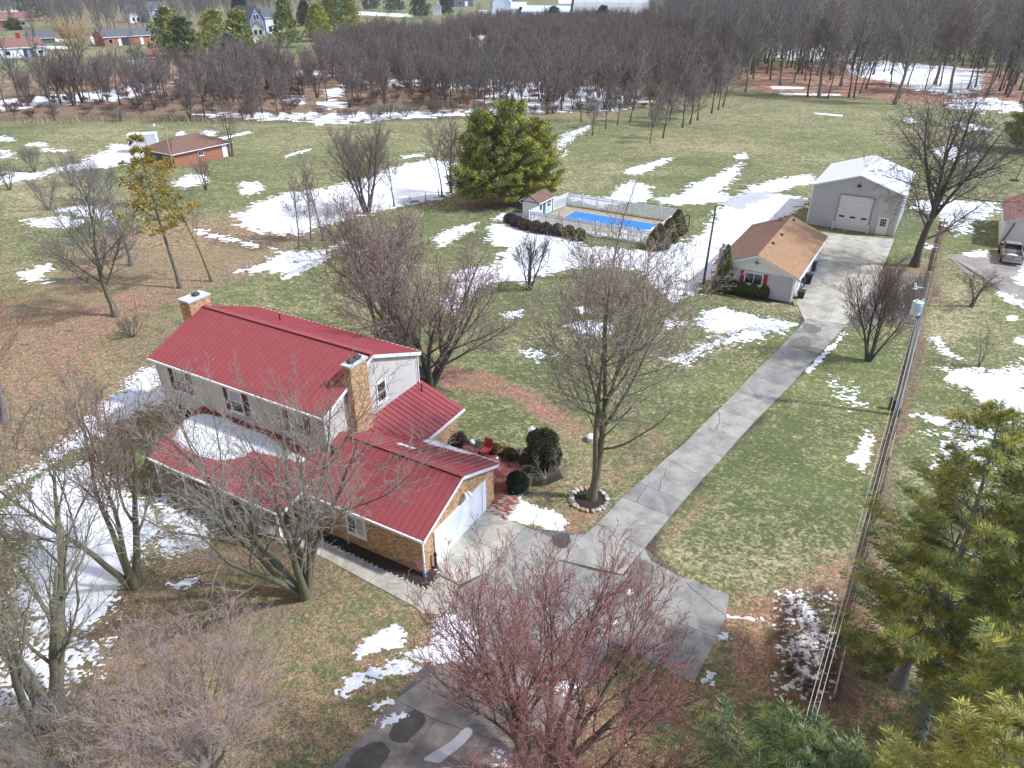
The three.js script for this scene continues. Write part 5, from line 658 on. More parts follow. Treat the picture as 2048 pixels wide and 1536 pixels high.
  const wet = (pts, mat, y = 0.041) => { const w = surv(pts), c = w.reduce((s, p) => s.add(p), V(0, 0, 0)).multiplyScalar(1 / w.length), cv = new THREE.CatmullRomCurve3(w.map((p) => V(p.x, y, p.z)), true).getPoints(110).map((p, i) => p.lerp(V(c.x, y, c.z), 0.42 * (fbm(p.x * 2.3, p.z * 2.3, 3) - 0.42))), m = new MB(); for (let i = 0; i < cv.length - 1; i++) m.tri(V(c.x, y, c.z), cv[i + 1], cv[i]); mesh('wet_patch', m.geo(), mat, drive); };
  const W1 = M(1, 1, 1, 0.6, { map: rep(concTex(0.165, 0.14, 0.115), 0.4, 0.4) }), W2 = M(1, 1, 1, 0.4, { map: rep(concTex(0.075, 0.066, 0.06), 0.4, 0.4) }); wet([[1278, 1120], [1305, 1130], [1310, 1155], [1290, 1185], [1268, 1210], [1248, 1200], [1240, 1170], [1258, 1145]], W1); wet([[1276, 1222], [1300, 1222], [1306, 1236], [1285, 1242]], W1); wet([[1308, 1236], [1330, 1240], [1326, 1252], [1312, 1250]], W1); wet([[1104, 1074], [1135, 1068], [1142, 1082], [1130, 1098], [1110, 1092]], W2);
  wet([[1608, 648], [1630, 650], [1643, 662], [1625, 668], [1606, 660]], W1); wet([[1588, 678], [1615, 672], [1625, 685], [1615, 698], [1590, 696], [1572, 690]], W1); wet([[700, 1510], [760, 1480], [780, 1500], [740, 1560], [690, 1560]], W2, 0.026); wet([[780, 1455], [830, 1420], [850, 1440], [800, 1490]], W2, 0.026); wet([[890, 1175], [905, 1172], [912, 1182], [896, 1186]], W1);
  for (const pts of [[[905, 1480], [935, 1455], [950, 1462], [920, 1495], [870, 1530], [850, 1520]]]) wet(pts, M(0.5, 0.5, 0.52, 0.9), 0.03);
}
const walk = group('front_walk', 'concrete walk along the side of the garage'); for (const q of [[[852, 1182], [880, 1153], [918, 1172], [912, 1188], [893, 1222], [880, 1230], [845, 1229], [828, 1214]], [[765, 1140], [852, 1182], [828, 1214], [738, 1166]], [[690, 1104], [765, 1140], [738, 1166], [650, 1118]], [[600, 1062], [690, 1104], [650, 1118], [560, 1076]]]) slab(walk, q, pick(PALEC), 0.05);
struct('side_drive', (() => { const m = new MB(), w = surv([[1716, 606], [1748, 541], [1800, 546], [1862, 556], [1836, 640], [1695, 656]]); for (let i = 1; i + 1 < w.length; i++) m.tri(w[0].clone().setY(0.012), w[i + 1].clone().setY(0.012), w[i].clone().setY(0.012)); return m.geo(); })(), M(1, 1, 1, 0.95, { map: rep(concTex(0.175, 0.155, 0.14), 0.15, 0.15) }), 'weathered grey asphalt parking patch beside the concrete drive');
struct('gravel_yard', (() => { const m = new MB(), w = surv([[1895, 510], [1960, 505], [2100, 500], [2100, 660], [2020, 595], [1975, 560], [1930, 545]]); for (let i = 1; i + 1 < w.length; i++) m.tri(w[0].clone().setY(0.008), w[i + 1].clone().setY(0.008), w[i].clone().setY(0.008)); return m.geo(); })(), M(1, 1, 1, 1, { map: rep(concTex(0.30, 0.265, 0.225), 0.1, 0.1) }), 'pale gravel yard of the neighbouring building');
function bed(name, pts, label) { const w = surv(pts), c = w.reduce((s, p) => s.add(p), V(0, 0, 0)).multiplyScalar(1 / w.length), m = new MB(), tris = THREE.ShapeUtils.triangulateShape(w.map((p) => new THREE.Vector2(p.x, p.z)), []); for (const [a, b, d] of tris) m.tri(V(w[a].x, 0.02, w[a].z), V(w[b].x, 0.02, w[b].z), V(w[d].x, 0.02, w[d].z)); return struct(name, m.geo(), MAT.mulch, label); }
bed('mulch_bed', [[640, 1079], [757, 1136], [852, 1177], [876, 1150], [856, 1120], [760, 1080], [690, 1050], [640, 1030]], 'dark mulch bed along the shaded side of the garage');
bed('mulch_bed', [[888, 880], [930, 878], [966, 884], [1010, 893], [1052, 912], [1080, 920], [1118, 938], [1128, 956], [1096, 970], [1050, 975], [1036, 990], [1012, 992], [1050, 942], [1000, 915], [950, 898], [900, 900]], 'dark mulch bed with rocks behind the brick patio');
bed('mulch_bed', [[1422, 572], [1440, 583], [1500, 600], [1560, 606], [1590, 612], [1585, 602], [1520, 588], [1440, 572]], 'dark mulch bed under the cottage window');
bed('mulch_bed', [[1290, 492], [1318, 500], [1345, 486], [1372, 460], [1360, 445], [1300, 488]], 'dark mulch strip under the clipped evergreens by the pool fence');
{ // patio of dark red bricks, laid in running bond
  const P = group('brick_patio', 'red brick patio and path behind the garage'), col = [[0.20, 0.062, 0.05], [0.245, 0.085, 0.065], [0.17, 0.05, 0.045], [0.28, 0.11, 0.085], [0.15, 0.055, 0.05]], pale = [[0.42, 0.30, 0.24], [0.30, 0.10, 0.07], [0.25, 0.085, 0.06], [0.5, 0.4, 0.34]];
  const area = (pts, y, cols, alongB) => { const w = surv(pts).map((p) => house.worldToLocal(p)), q = w.map((p) => V(p.x, 0, p.z)), list = []; let x0 = 1e9, x1 = -1e9, z0 = 1e9, z1 = -1e9; for (const p of q) { x0 = Math.min(x0, p.x); x1 = Math.max(x1, p.x); z0 = Math.min(z0, p.z); z1 = Math.max(z1, p.z); } const bl = 0.24, bw = 0.12; for (let j = 0, z = z0; z < z1; z += bw, j++) for (let x = x0 - (j & 1 ? bl / 2 : 0); x < x1; x += bl) if (sdPoly(q, x + bl / 2, z + bw / 2) > 0.02) list.push([x + bl / 2, z + bw / 2]); const im = new THREE.InstancedMesh(box(-bl / 2 + 0.008, -0.05, -bw / 2 + 0.008, bl / 2 - 0.008, 0.03, bw / 2 - 0.008), M(1, 1, 1, 0.9), list.length), m = new THREE.Matrix4(), c = new THREE.Color(); list.forEach(([x, z], i) => { m.makeTranslation(x, y + 0.008 * rc(), z); im.setMatrixAt(i, m); const k = cols[Math.floor(rc() * cols.length)], s = 0.8 + 0.4 * rc(); c.setRGB(k[0] * s, k[1] * s, k[2] * s); im.setColorAt(i, c); }); im.name = 'bricks'; im.userData.kind = 'stuff'; im.castShadow = im.receiveShadow = true; im.position.copy(house.position); im.rotation.copy(house.rotation); P.add(im); };
  area([[880, 872], [905, 868], [950, 897], [1000, 915], [1052, 941], [1014, 987], [986, 1010], [960, 985], [900, 905]], 0.03, col); area([[986, 1010], [1014, 987], [1042, 1000], [1012, 1045], [968, 1024]], 0.0, pale);
}
// rocks and edging stones
function rockGeo(seed, rx, ry, rz) { const g = new THREE.IcosahedronGeometry(1, 1), p = g.attributes.position, R = rng(seed), id = new Map(); for (let i = 0; i < p.count; i++) { const k = [p.getX(i), p.getY(i), p.getZ(i)].map((v) => v.toFixed(3)).join(); if (!id.has(k)) id.set(k, 0.78 + 0.4 * R()); const s = id.get(k); p.setXYZ(i, p.getX(i) * rx * s, p.getY(i) * ry * s, p.getZ(i) * rz * s); } g.computeVertexNormals(); return g; }
const rocks = [1, 2, 3, 4].map((s) => rockGeo(s, 0.2, 0.13, 0.15)), stones = [MAT.stone, MAT.stoneLight, MAT.stoneTan];
{
  const T = thing('tree_ring', 'ring of rough stones round dark mulch at the foot of the forked tree', 'stone edging', S(1178, 1000)); const R = rng(8), m = new MB(), n = 24, rad = 1.02; for (let i = 0; i < n; i++) { const a = (i / n) * 6.283, b = ((i + 1) / n) * 6.283; m.tri(V(0, 0.13, 0), V(Math.cos(b) * rad, 0.015, Math.sin(b) * rad), V(Math.cos(a) * rad, 0.015, Math.sin(a) * rad)); } mesh('mulch', m.geo(), MAT.mulch, T);
  for (let i = 0; i < 22; i++) { const a = (i / 22) * 6.283 + R() * 0.1, s = mesh('stone', rocks[i % 4], stones[Math.floor(R() * 3)], T); s.position.set(Math.cos(a) * 1.08, 0.07, Math.sin(a) * 1.08); s.rotation.set(R() - 0.5, R() * 6, R() - 0.5); s.scale.setScalar(0.8 + 0.4 * R()); }
  const E = thing('bed_edging', 'line of pale edging stones along the mulch bed by the garage', 'stone edging', V(0, 0, 0)); const line = surv([[640, 1080], [757, 1137], [852, 1179], [879, 1149], [868, 1138]]); let k = 0; for (let i = 0; i + 1 < line.length; i++) { const l = line[i].distanceTo(line[i + 1]), c = Math.round(l / 0.34); for (let j = 0; j < c; j++) { const s = mesh('stone', rocks[k++ % 4], R() < 0.5 ? MAT.stone : MAT.stoneLight, E); s.position.copy(line[i]).lerp(line[i + 1], (j + 0.5) / c).setY(0.04); s.rotation.set(0, R() * 6, 0); s.scale.set(0.62, 0.45, 0.4); } }
  for (const [x, y, s, mat, l] of [[944, 888, 1.5, 1, 'flat white stone in the mulch at the left end of the patio bed'], [1035, 905, 1.5, 0, 'grey-pink boulder on the mulch left of the yew'], [1044, 911, 1.3, 1, 'pale rock touching the boulder beside the yew'], [1013, 913, 0.9, 1, 'small white rock beside the tan clump grass'], [1021, 976, 0.9, 1, 'white rock beside the round green shrub at the patio corner'], [1026, 985, 0.8, 0, 'small grey rock below the patio corner shrub'], [994, 918, 0.7, 1, 'small white rock at the patio edge near the red chair']]) { const r = top('rock', rocks[Math.round(x) % 4], stones[mat], l, 'rock'); r.position.copy(S(x, y)).setY(0.1 * s); r.rotation.y = x; r.scale.set(s, s, s); }
}
{ // red metal patio chair
  const p = S(972, 912), C = thing('patio_chair', 'red metal lawn chair on the brick patio by the mulch bed', 'chair', p.setY(0.06), -0.45), red = M(0.36, 0.035, 0.035, 0.5), fr = (list, r) => { const m = new MB(); for (const [a, b] of list) m.tube(a, b, r, r, 7); return m.geo(); };
  const seat = new MB(); seat.hex([V(-0.29, 0.4, -0.26), V(0.29, 0.4, -0.26), V(0.29, 0.44, 0.3), V(-0.29, 0.44, 0.3)], [V(-0.29, 0.43, -0.26), V(0.29, 0.43, -0.26), V(0.29, 0.47, 0.3), V(-0.29, 0.47, 0.3)]); mesh('seat', seat.geo(), red, C); const bk = new MB(); for (let i = 0; i < 3; i++) for (let j = 0; j < 3; j++) { const x = -0.29 + i * 0.197, y = 0.45 + j * 0.2, z = -0.27 - j * 0.07; bk.hex([V(x, y, z), V(x + 0.186, y, z), V(x + 0.186, y, z - 0.03), V(x, y, z - 0.03)], [V(x, y + 0.19, z - 0.066), V(x + 0.186, y + 0.19, z - 0.066), V(x + 0.186, y + 0.19, z - 0.096), V(x, y + 0.19, z - 0.096)]); } mesh('backrest', bk.geo(), red, C);
  for (const s of [-1, 1]) { mesh('arm', fr([[V(s * 0.33, 0.62, -0.3), V(s * 0.33, 0.62, 0.28)], [V(s * 0.33, 0.62, 0.28), V(s * 0.33, 0.02, 0.3)]], 0.02), red, C); mesh('leg', fr([[V(s * 0.33, 0.62, -0.3), V(s * 0.33, 0.02, -0.36)], [V(s * 0.33, 0.02, -0.36), V(s * 0.33, 0.02, 0.3)]], 0.018), red, C); }
}
{ // bird feeder on its post and the white disc further on the lawn
  const B = thing('bird_feeder', 'wooden post with a white-capped bird feeder behind the yew', 'bird feeder', S(1063, 905)); mesh('post', new MB().box(-0.07, 0, -0.07, 0.07, 1.5, 0.07).geo(), MAT.oldWood, B); mesh('feeder_box', new MB().box(-0.16, 1.5, -0.16, 0.16, 1.78, 0.16).geo(), MAT.wood, B); mesh('roof', new MB().hex([V(-0.24, 1.78, -0.22), V(0.24, 1.78, -0.22), V(0.24, 1.78, 0.22), V(-0.24, 1.78, 0.22)], [V(-0.04, 1.94, -0.2), V(0.04, 1.94, -0.2), V(0.04, 1.94, 0.2), V(-0.04, 1.94, 0.2)]).geo(), MAT.white, B);
  const t = top('well_cover', new MB().tube(V(0, 0, 0), V(0, 0.34, 0), 0.33, 0.33, 16).tube(V(0, 0.34, 0), V(0, 0.46, 0), 0.36, 0.2, 16).geo(), MAT.white, 'round white well cover seen between the two stems of the forked tree', 'well cover'); t.position.copy(S(1183, 881));
  const l = thing('lantern_post', 'black ornate post beside the left jamb of the garage door', 'lamp post', toHouse(0.05, 0, 0.95)); mesh('post', new THREE.LatheGeometry([[0.14, 0], [0.14, 0.12], [0.07, 0.2], [0.1, 0.35], [0.05, 0.5], [0.09, 0.62], [0.05, 0.75], [0.11, 0.95], [0.06, 1.1], [0.001, 1.2]].map((p) => new THREE.Vector2(...p)), 12), MAT.black, l);
}
// things along the cottage wall: dark planters and bins
{
  const box1 = (pt, name, label, cat, f) => { const t = thing(name, label, cat, S(...pt), -SA); f(t); return t; };
  box1([1601, 596], 'planter', 'dark square planter nearest the viewer beside the cottage wall', 'planter', (t) => { mesh('tub', new MB().hex([V(-0.24, 0, -0.24), V(0.24, 0, -0.24), V(0.24, 0, 0.24), V(-0.24, 0, 0.24)], [V(-0.33, 0.75, -0.33), V(0.33, 0.75, -0.33), V(0.33, 0.75, 0.33), V(-0.33, 0.75, 0.33)]).geo(), M(0.035, 0.028, 0.02, 0.8), t); mesh('rim', new MB().box(-0.36, 0.75, -0.36, 0.36, 0.8, -0.28).box(-0.36, 0.75, 0.28, 0.36, 0.8, 0.36).box(-0.36, 0.75, -0.28, -0.28, 0.8, 0.28).box(0.28, 0.75, -0.28, 0.36, 0.8, 0.28).geo(), M(0.10, 0.08, 0.05, 0.8), t); mesh('soil', box(-0.28, 0.7, -0.28, 0.28, 0.74, 0.28), MAT.mulch, t); });
  box1([1604, 574], 'barbecue_grill', 'black grill with a side shelf between the two dark planters', 'grill', (t) => { mesh('firebox', new MB().box(-0.3, 0.55, -0.22, 0.3, 0.8, 0.22).hex([V(-0.3, 0.8, -0.22), V(0.3, 0.8, -0.22), V(0.3, 0.8, 0.22), V(-0.3, 0.8, 0.22)], [V(-0.28, 1.0, -0.1), V(0.28, 1.0, -0.1), V(0.28, 1.0, 0.1), V(-0.28, 1.0, 0.1)]).geo(), MAT.black, t); mesh('shelf', box(-0.62, 0.74, -0.2, -0.32, 0.78, 0.2), MAT.dark, t); for (const [x, z] of [[-0.26, -0.18], [0.26, -0.18], [-0.26, 0.18], [0.26, 0.18]]) mesh('leg', box(x - 0.02, 0, z - 0.02, x + 0.02, 0.55, z + 0.02), MAT.black, t); });
  box1([1615, 567], 'bin', 'tall black bin beside the cottage wall behind the grill', 'bin', (t) => { mesh('body', new MB().hex([V(-0.24, 0.04, -0.26), V(0.24, 0.04, -0.26), V(0.24, 0.04, 0.26), V(-0.24, 0.04, 0.26)], [V(-0.3, 1.0, -0.34), V(0.3, 1.0, -0.34), V(0.3, 1.0, 0.34), V(-0.3, 1.0, 0.34)]).geo(), MAT.black, t); mesh('lid', new MB().hex([V(-0.32, 1.0, -0.36), V(0.32, 1.0, -0.36), V(0.32, 1.0, 0.38), V(-0.32, 1.0, 0.38)], [V(-0.3, 1.1, -0.3), V(0.3, 1.1, -0.3), V(0.3, 1.06, 0.34), V(-0.3, 1.06, 0.34)]).geo(), MAT.dark, t); for (const z of [-0.22, 0.22]) mesh('wheel', new MB().tube(V(-0.28, 0.1, z - 0.03), V(-0.28, 0.1, z + 0.03), 0.1, 0.1, 10).geo(), MAT.black, t); });
  box1([1626, 541], 'heat_pump', 'dark unit standing against the far part of the cottage wall', 'outdoor unit', (t) => { mesh('case', new MB().box(-0.4, 0.06, -0.25, 0.4, 1.0, 0.25).geo(), MAT.dark, t); for (let i = 0; i < 5; i++) mesh('grille_bar', box(-0.36, 0.2 + i * 0.15, 0.25, 0.36, 0.25 + i * 0.15, 0.27), MAT.grey, t); mesh('base', box(-0.45, 0, -0.3, 0.45, 0.06, 0.3), MAT.stone, t); });
}
{ // garden arch and other small things by the pool
  const A = thing('garden_arch', 'small black metal arch beside the clipped evergreens at the pool corner', 'garden arch', S(1372, 455)), m = new MB(), n = 10; let p = V(-0.3, 0, 0); for (let i = 0; i <= n; i++) { const g = Math.PI * (1 - i / n), q = V(Math.cos(g) * 0.3, 1.25 + Math.sin(g) * 0.35, 0); m.tube(p, q, 0.07, 0.07, 6); p = q; } m.tube(p, V(0.3, 0, 0), 0.07, 0.07, 6); mesh('hoop', m.geo(), MAT.black, A); mesh('crossbar', new MB().tube(V(-0.3, 0.5, 0), V(0.3, 0.5, 0), 0.03, 0.03, 6).geo(), MAT.black, A);
  const T = thing('garden_stake', 'thin tiered dark garden ornament in front of the pool fence corner', 'ornament', S(1280, 496)); mesh('rod', new MB().tube(V(0, 0, 0), V(0, 1.6, 0), 0.03, 0.02, 6).geo(), MAT.dark, T); for (let i = 0; i < 4; i++) mesh('tier', new MB().tube(V(0, 0.55 + i * 0.28, 0), V(0, 0.62 + i * 0.28, 0), 0.26 - i * 0.05, 0.05, 10).geo(), MAT.grey, T);
  const G = thing('flag_post', 'thin white post with a crosspiece standing in the open back field', 'post', S(1606, 238)); mesh('post', new MB().tube(V(0, 0, 0), V(-0.1, 2.0, 0), 0.05, 0.05, 7).geo(), MAT.white, G); mesh('crosspiece', new MB().tube(V(-0.45, 1.95, 0), V(0.1, 2.05, 0), 0.06, 0.06, 7).geo(), MAT.white, G);
  const L = thing('yard_lamp', 'bent grey lamp pole standing in the lawn behind the neighbouring building', 'street lamp', S(2030, 362)); mesh('pole', new MB().tube(V(0, 0, 0), V(0.35, 2.6, 0), 0.06, 0.05, 7).tube(V(0.35, 2.6, 0), V(1.1, 2.9, 0), 0.05, 0.04, 7).geo(), MAT.dark, L); mesh('base', new MB().box(-0.6, 0, -0.3, 0.4, 0.25, 0.3).geo(), MAT.dark, L);
}
{ // power pole, transformer and wires
  const b = S(1794, 831), H = 10.4, t = S(1860, 544, H), d = t.clone().sub(b), P = thing('power_pole', 'tall grey wooden power pole with a white transformer can', 'utility pole', b), at = (y) => d.clone().multiplyScalar(y / H);
  mesh('pole', new MB().tube(V(0, -0.2, 0), d, 0.17, 0.115, 12).geo(), MAT.oldWood, P); const c = at(8.0).add(V(-0.42, 0, 0.12)), can = mesh('transformer', new THREE.LatheGeometry([[0.001, -0.5], [0.3, -0.48], [0.32, -0.42], [0.32, 0.36], [0.35, 0.38], [0.35, 0.44], [0.28, 0.5], [0.001, 0.52]].map((p) => new THREE.Vector2(...p)), 20), M(0.60, 0.68, 0.74, 0.4), P); can.position.copy(c);
  for (const a of [-0.15, 0.15]) { const i = mesh('bushing', new MB().tube(V(a, 0.5, 0.1), V(a * 1.4, 0.72, 0.15), 0.06, 0.04, 8).geo(), MAT.white, can); } mesh('label_plate', new MB().box(-0.14, -0.2, 0.305, 0.14, 0.22, 0.33).geo(), M(0.35, 0.47, 0.60, 0.5), can);
  mesh('bracket', new MB().bar(at(8.2), c.clone().add(V(0.1, 0.2, 0)), 0.08).bar(at(7.7), c.clone().add(V(0.1, -0.3, 0)), 0.08).bar(at(9.3), at(9.3).add(V(-0.75, 0.15, 0.1)), 0.05).geo(), MAT.galv, P); const il = at(9.3).add(V(-0.8, 0.12, 0.1)); mesh('insulator', new MB().tube(il, il.clone().add(V(-0.08, 0.28, 0)), 0.09, 0.06, 8).tube(il.clone().add(V(0.12, -0.12, 0)), il.clone().add(V(-0.15, -0.1, 0)), 0.06, 0.06, 8).geo(), MAT.white, P); mesh('conduit', new MB().tube(at(0).add(V(-0.2, 0, 0.06)), at(7.2).add(V(-0.17, 0, 0.06)), 0.035, 0.035, 7).geo(), MAT.galv, P);
  mesh('loop', new MB().tube(c.clone().add(V(-0.1, -0.5, 0.1)), c.clone().add(V(-0.5, -1.1, 0.1)), 0.02, 0.02, 5).tube(c.clone().add(V(-0.5, -1.1, 0.1)), at(6.9), 0.02, 0.02, 5).geo(), MAT.black, P);
  const start = b.clone().add(at(7.3)), wireM = M(0.50, 0.50, 0.49, 0.5), cable = (name, p, q, sag, r, mat, label, grp) => { const pts = []; for (let i = 0; i <= 24; i++) { const f = i / 24, v = p.clone().lerp(q, f); v.y -= sag * 4 * f * (1 - f); pts.push([v.x, v.y, v.z]); } const T = new TB(); T.tube(pts, pts.map(() => r), 6); return top(name, T.geo(), mat, label, 'power line', grp); };
  cable('power_line', start.clone().add(V(-0.25, 0, 0)), S(1556, 1640, 7.6), 0.25, 0.0095, wireM, 'left of the three pale wires running down from the pole towards the viewer', 'wires from the power pole'); cable('power_line', start.clone().add(V(0.02, 0, 0)), S(1566, 1640, 7.6), 0.28, 0.0095, wireM, 'middle of the three pale wires running down from the pole', 'wires from the power pole'); cable('power_line', start.clone().add(V(0.25, 0, 0)), S(1578, 1640, 7.6), 0.25, 0.0095, wireM, 'right of the three pale wires running down from the pole towards the viewer', 'wires from the power pole');
  cable('service_wire', b.clone().add(at(7.0)), shed.localToWorld(V(0.6, 2.5, 8.2)), 0.5, 0.012, MAT.black, 'thin dark wire from the pole to the corner of the tan-roofed cottage');
  const base = thing('utility_box', 'dark green utility pedestal at the foot of the power pole', 'utility box', S(1783, 818)); mesh('body', new MB().box(-0.18, 0, -0.18, 0.18, 0.85, 0.18).hex([V(-0.2, 0.85, -0.2), V(0.2, 0.85, -0.2), V(0.2, 0.85, 0.2), V(-0.2, 0.85, 0.2)], [V(-0.12, 0.95, -0.12), V(0.12, 0.95, -0.12), V(0.12, 0.95, 0.12), V(-0.12, 0.95, 0.12)]).geo(), M(0.02, 0.055, 0.04, 0.6), base);
}
{ // low board fence along the right boundary
  const B = thing('board_fence', 'low line of weathered boards along the right-hand boundary behind the power pole', 'fence', V(0, 0, 0)), brown = M(1, 1, 1, 0.95, { map: rep(dirtTex(0.10, 0.072, 0.055, 0.5), 1, 1) }), R = rng(31), p = S(1888, 444), q = S(1664, 1405), n = 24; for (let i = 0; i < n; i++) { const a = p.clone().lerp(q, i / n), b = p.clone().lerp(q, (i + 0.97) / n), h = 0.3 + 0.1 * R(); mesh('board', new MB().bar(a.clone().setY(h + 0.06 * R()), b.clone().setY(h + 0.06 * R()), 0.06, 0.4).geo(), R() < 0.2 && i > 8 ? MAT.oldWood : brown, B); mesh('post', new MB().box(a.x - 0.05, 0, a.z - 0.05, a.x + 0.05, 0.5 + 0.12 * R(), a.z + 0.05).geo(), brown, B); }
}
{ // old wire fence with leaning wooden posts on the left and behind
  const B = thing('wire_fence', 'old wire fence with leaning wooden posts crossing the leafy strip and the back field', 'fence', V(0, 0, 0)), R = rng(17), pl = [[60, 690], [150, 662], [232, 634], [275, 620], [296, 613], [352, 588], [405, 575], [457, 552], [502, 536], [543, 520], [585, 503], [620, 487], [700, 455], [760, 432], [823, 412], [851, 405], [878, 394], [905, 385]], line = (w) => { const T = new TB(); let prev = null; for (const p of w) { const lean = V((R() - 0.5) * 0.25, 1.15 + 0.25 * R(), (R() - 0.5) * 0.2); mesh('post', new MB().tube(p.clone().setY(-0.05), p.clone().add(lean), 0.075, 0.06, 7).geo(), MAT.oldWood, B); if (prev) for (const h of [0.4, 0.75, 1.05]) T.tube([[prev.x, h, prev.z], [p.x, h, p.z]], [0.006, 0.006], 3); prev = p; } mesh('wire', T.geo(), MAT.grey, B); }; line(surv(pl)); line(surv([[1112, 303], [1128, 292], [1143, 285], [1158, 277], [1173, 271], [1199, 263], [1225, 256], [1250, 248], [1275, 240], [1300, 230]]));
}
{ // pickup truck
  const rear = S(2021, 531), front = S(2013, 489.5), d = front.clone().sub(rear), T = thing('pickup_truck', 'silver-tan pickup truck with snow in its open bed parked by the white building', 'pickup truck', rear, Math.atan2(-d.x, -d.z)), paint = new THREE.MeshPhysicalMaterial({ color: lin(0.36, 0.33, 0.29), roughness: 0.35, metalness: 0.3, clearcoat: 0.6, side: THREE.DoubleSide }), W = 0.95; // forward is -z
  const sec = (z0, z1, y0, y1, w0 = W, w1 = W * 0.97) => new MB().hex([V(-w0, y0, z0), V(w0, y0, z0), V(w0, y0, z1), V(-w0, y0, z1)], [V(-w1, y1, z0), V(w1, y1, z0), V(w1, y1, z1), V(-w1, y1, z1)]).geo();
  mesh('bed', new MB().box(-W, 0.45, -2.3, -W + 0.08, 1.15, 0).box(W - 0.08, 0.45, -2.3, W, 1.15, 0).box(-W + 0.08, 0.45, -2.3, W - 0.08, 0.62, -0.06).box(-W + 0.08, 0.62, -2.3, W - 0.08, 1.15, -2.24).geo(), paint, T); const tg = mesh('tailgate', new MB().box(-W + 0.08, 0.55, -0.06, W - 0.08, 1.14, 0.0).geo(), paint, T); mesh('handle', box(-0.12, 0.9, 0, 0.12, 0.98, 0.02), MAT.black, tg); mesh('bumper', new MB().box(-W, 0.4, 0.0, W, 0.54, 0.14).geo(), MAT.steel, T);
  const cab = mesh('cab', sec(-3.7, -2.32, 0.45, 1.12), paint, T); mesh('roof', sec(-3.45, -2.42, 1.66, 1.72, W * 0.78, W * 0.74), paint, cab); mesh('pillars', new MB().bar(V(-W * 0.95, 1.12, -2.36), V(-W * 0.78, 1.68, -2.45), 0.08).bar(V(W * 0.95, 1.12, -2.36), V(W * 0.78, 1.68, -2.45), 0.08).bar(V(-W * 0.95, 1.12, -3.68), V(-W * 0.78, 1.68, -3.4), 0.07).bar(V(W * 0.95, 1.12, -3.68), V(W * 0.78, 1.68, -3.4), 0.07).geo(), paint, cab); mesh('window', sec(-3.66, -2.38, 1.12, 1.66, W * 0.93, W * 0.76), MAT.glass, cab); mesh('hood', sec(-5.2, -3.7, 0.45, 1.08, W, W * 0.92), paint, T);
  for (const x of [-W, W]) for (const z of [-0.95, -4.4]) { const w = mesh('wheel', new MB().tube(V(x - 0.12, 0.37, z), V(x + 0.12, 0.37, z), 0.37, 0.37, 18).geo(), MAT.black, T); mesh('rim', new MB().tube(V(x - 0.13, 0.37, z), V(x + 0.13, 0.37, z), 0.2, 0.2, 12).geo(), MAT.steel, w); } for (const x of [-W + 0.02, W - 0.14]) mesh('tail_light', box(x, 0.75, 0.0, x + 0.12, 1.1, 0.03), M(0.35, 0.02, 0.02, 0.3), T); for (const s of [-1, 1]) mesh('mirror', box(s > 0 ? W : -W - 0.2, 1.1, -3.5, s > 0 ? W + 0.2 : -W, 1.3, -3.42), MAT.black, T);
  const sn = new THREE.SphereGeometry(1, 20, 12, 0, 6.2832, 0, Math.PI / 2); sn.scale(0.75, 0.28, 0.85); const hs = top('bed_snow', sn, MAT.snow, 'heap of snow lying in the bed of the pickup truck', 'snow'); T.updateMatrixWorld(true); hs.position.copy(T.localToWorld(V(0.05, 0.62, -1.1))); hs.rotation.y = T.rotation.y;
}
// ---------- bare trees near the houses, each grown for its own place ----------
const TAU = Math.PI * 2; let triCount = 0;
function grow(label, o, bk, tw, bud, at, turn = 0, name = 'bare_tree') { const g = bareTree(o); triCount += g.tris; return plantTree(name, label, g, BARK[bk], TWIG[tw], bud ? BUD[bud] : null, at.isVector3 ? at : S(...at), turn); }
const fan = (n, lean, ls, seed, a0 = 0) => { const R = rng(seed); return Array.from({ length: n }, (_, i) => [a0 + (i / n) * TAU + (R() - 0.5) * 0.6, lean * (0.5 + 0.8 * R()), ls * (0.8 + 0.3 * R()), 0.6 + 0.4 * R()]); };
const KA = { kids: [13, 9, 7, 6], ratio: [0.40, 0.46, 0.46, 0.55], ang: [0.95, 0.75, 0.7, 0.7] }; // spreading crown
const KF = { kids: [8, 8, 6, 6], ratio: [0.42, 0.5, 0.48, 0.55], ang: [0.6, 0.55, 0.6, 0.65], up: [0.02, 0.10, 0.10, 0.08, 0.04], start: [0.3, 0.18, 0.12, 0.1] }; // many rising stems
grow('tall forked bare tree in a stone ring beside the driveway bend', { seed: 11, h: 14.6, r: 0.27, stems: [[-0.25, 0.12, 0.96, 1], [Math.PI - 0.1, 0.10, 0.84, 0.74, 1.3], [0.4, 0.42, 0.55, 0.42, 5.2], [2.4, 0.46, 0.52, 0.4, 5.6], [4.1, 0.42, 0.5, 0.38, 4.8], [5.5, 0.46, 0.55, 0.42, 6.2], [1.4, 0.4, 0.5, 0.36, 6.6]], ...KA, kids: [10, 9, 8, 7], start: [0.2, 0.2, 0.12, 0.1], ratio: [0.34, 0.5, 0.46, 0.5], ang: [0.95, 0.75, 0.75, 0.7], wob: [0.07, 0.22, 0.26, 0.3], up: [0.06, 0.12, 0.09, 0.06, 0.04], shape: (t) => lerp(0.8, 1.1, smooth(0.1, 0.4, t)) * lerp(1, 0.55, smooth(0.65, 1, t)), buds: 0.4, budSize: 0.04 }, 'olive', 'tan', 'pink', [1178, 999]);
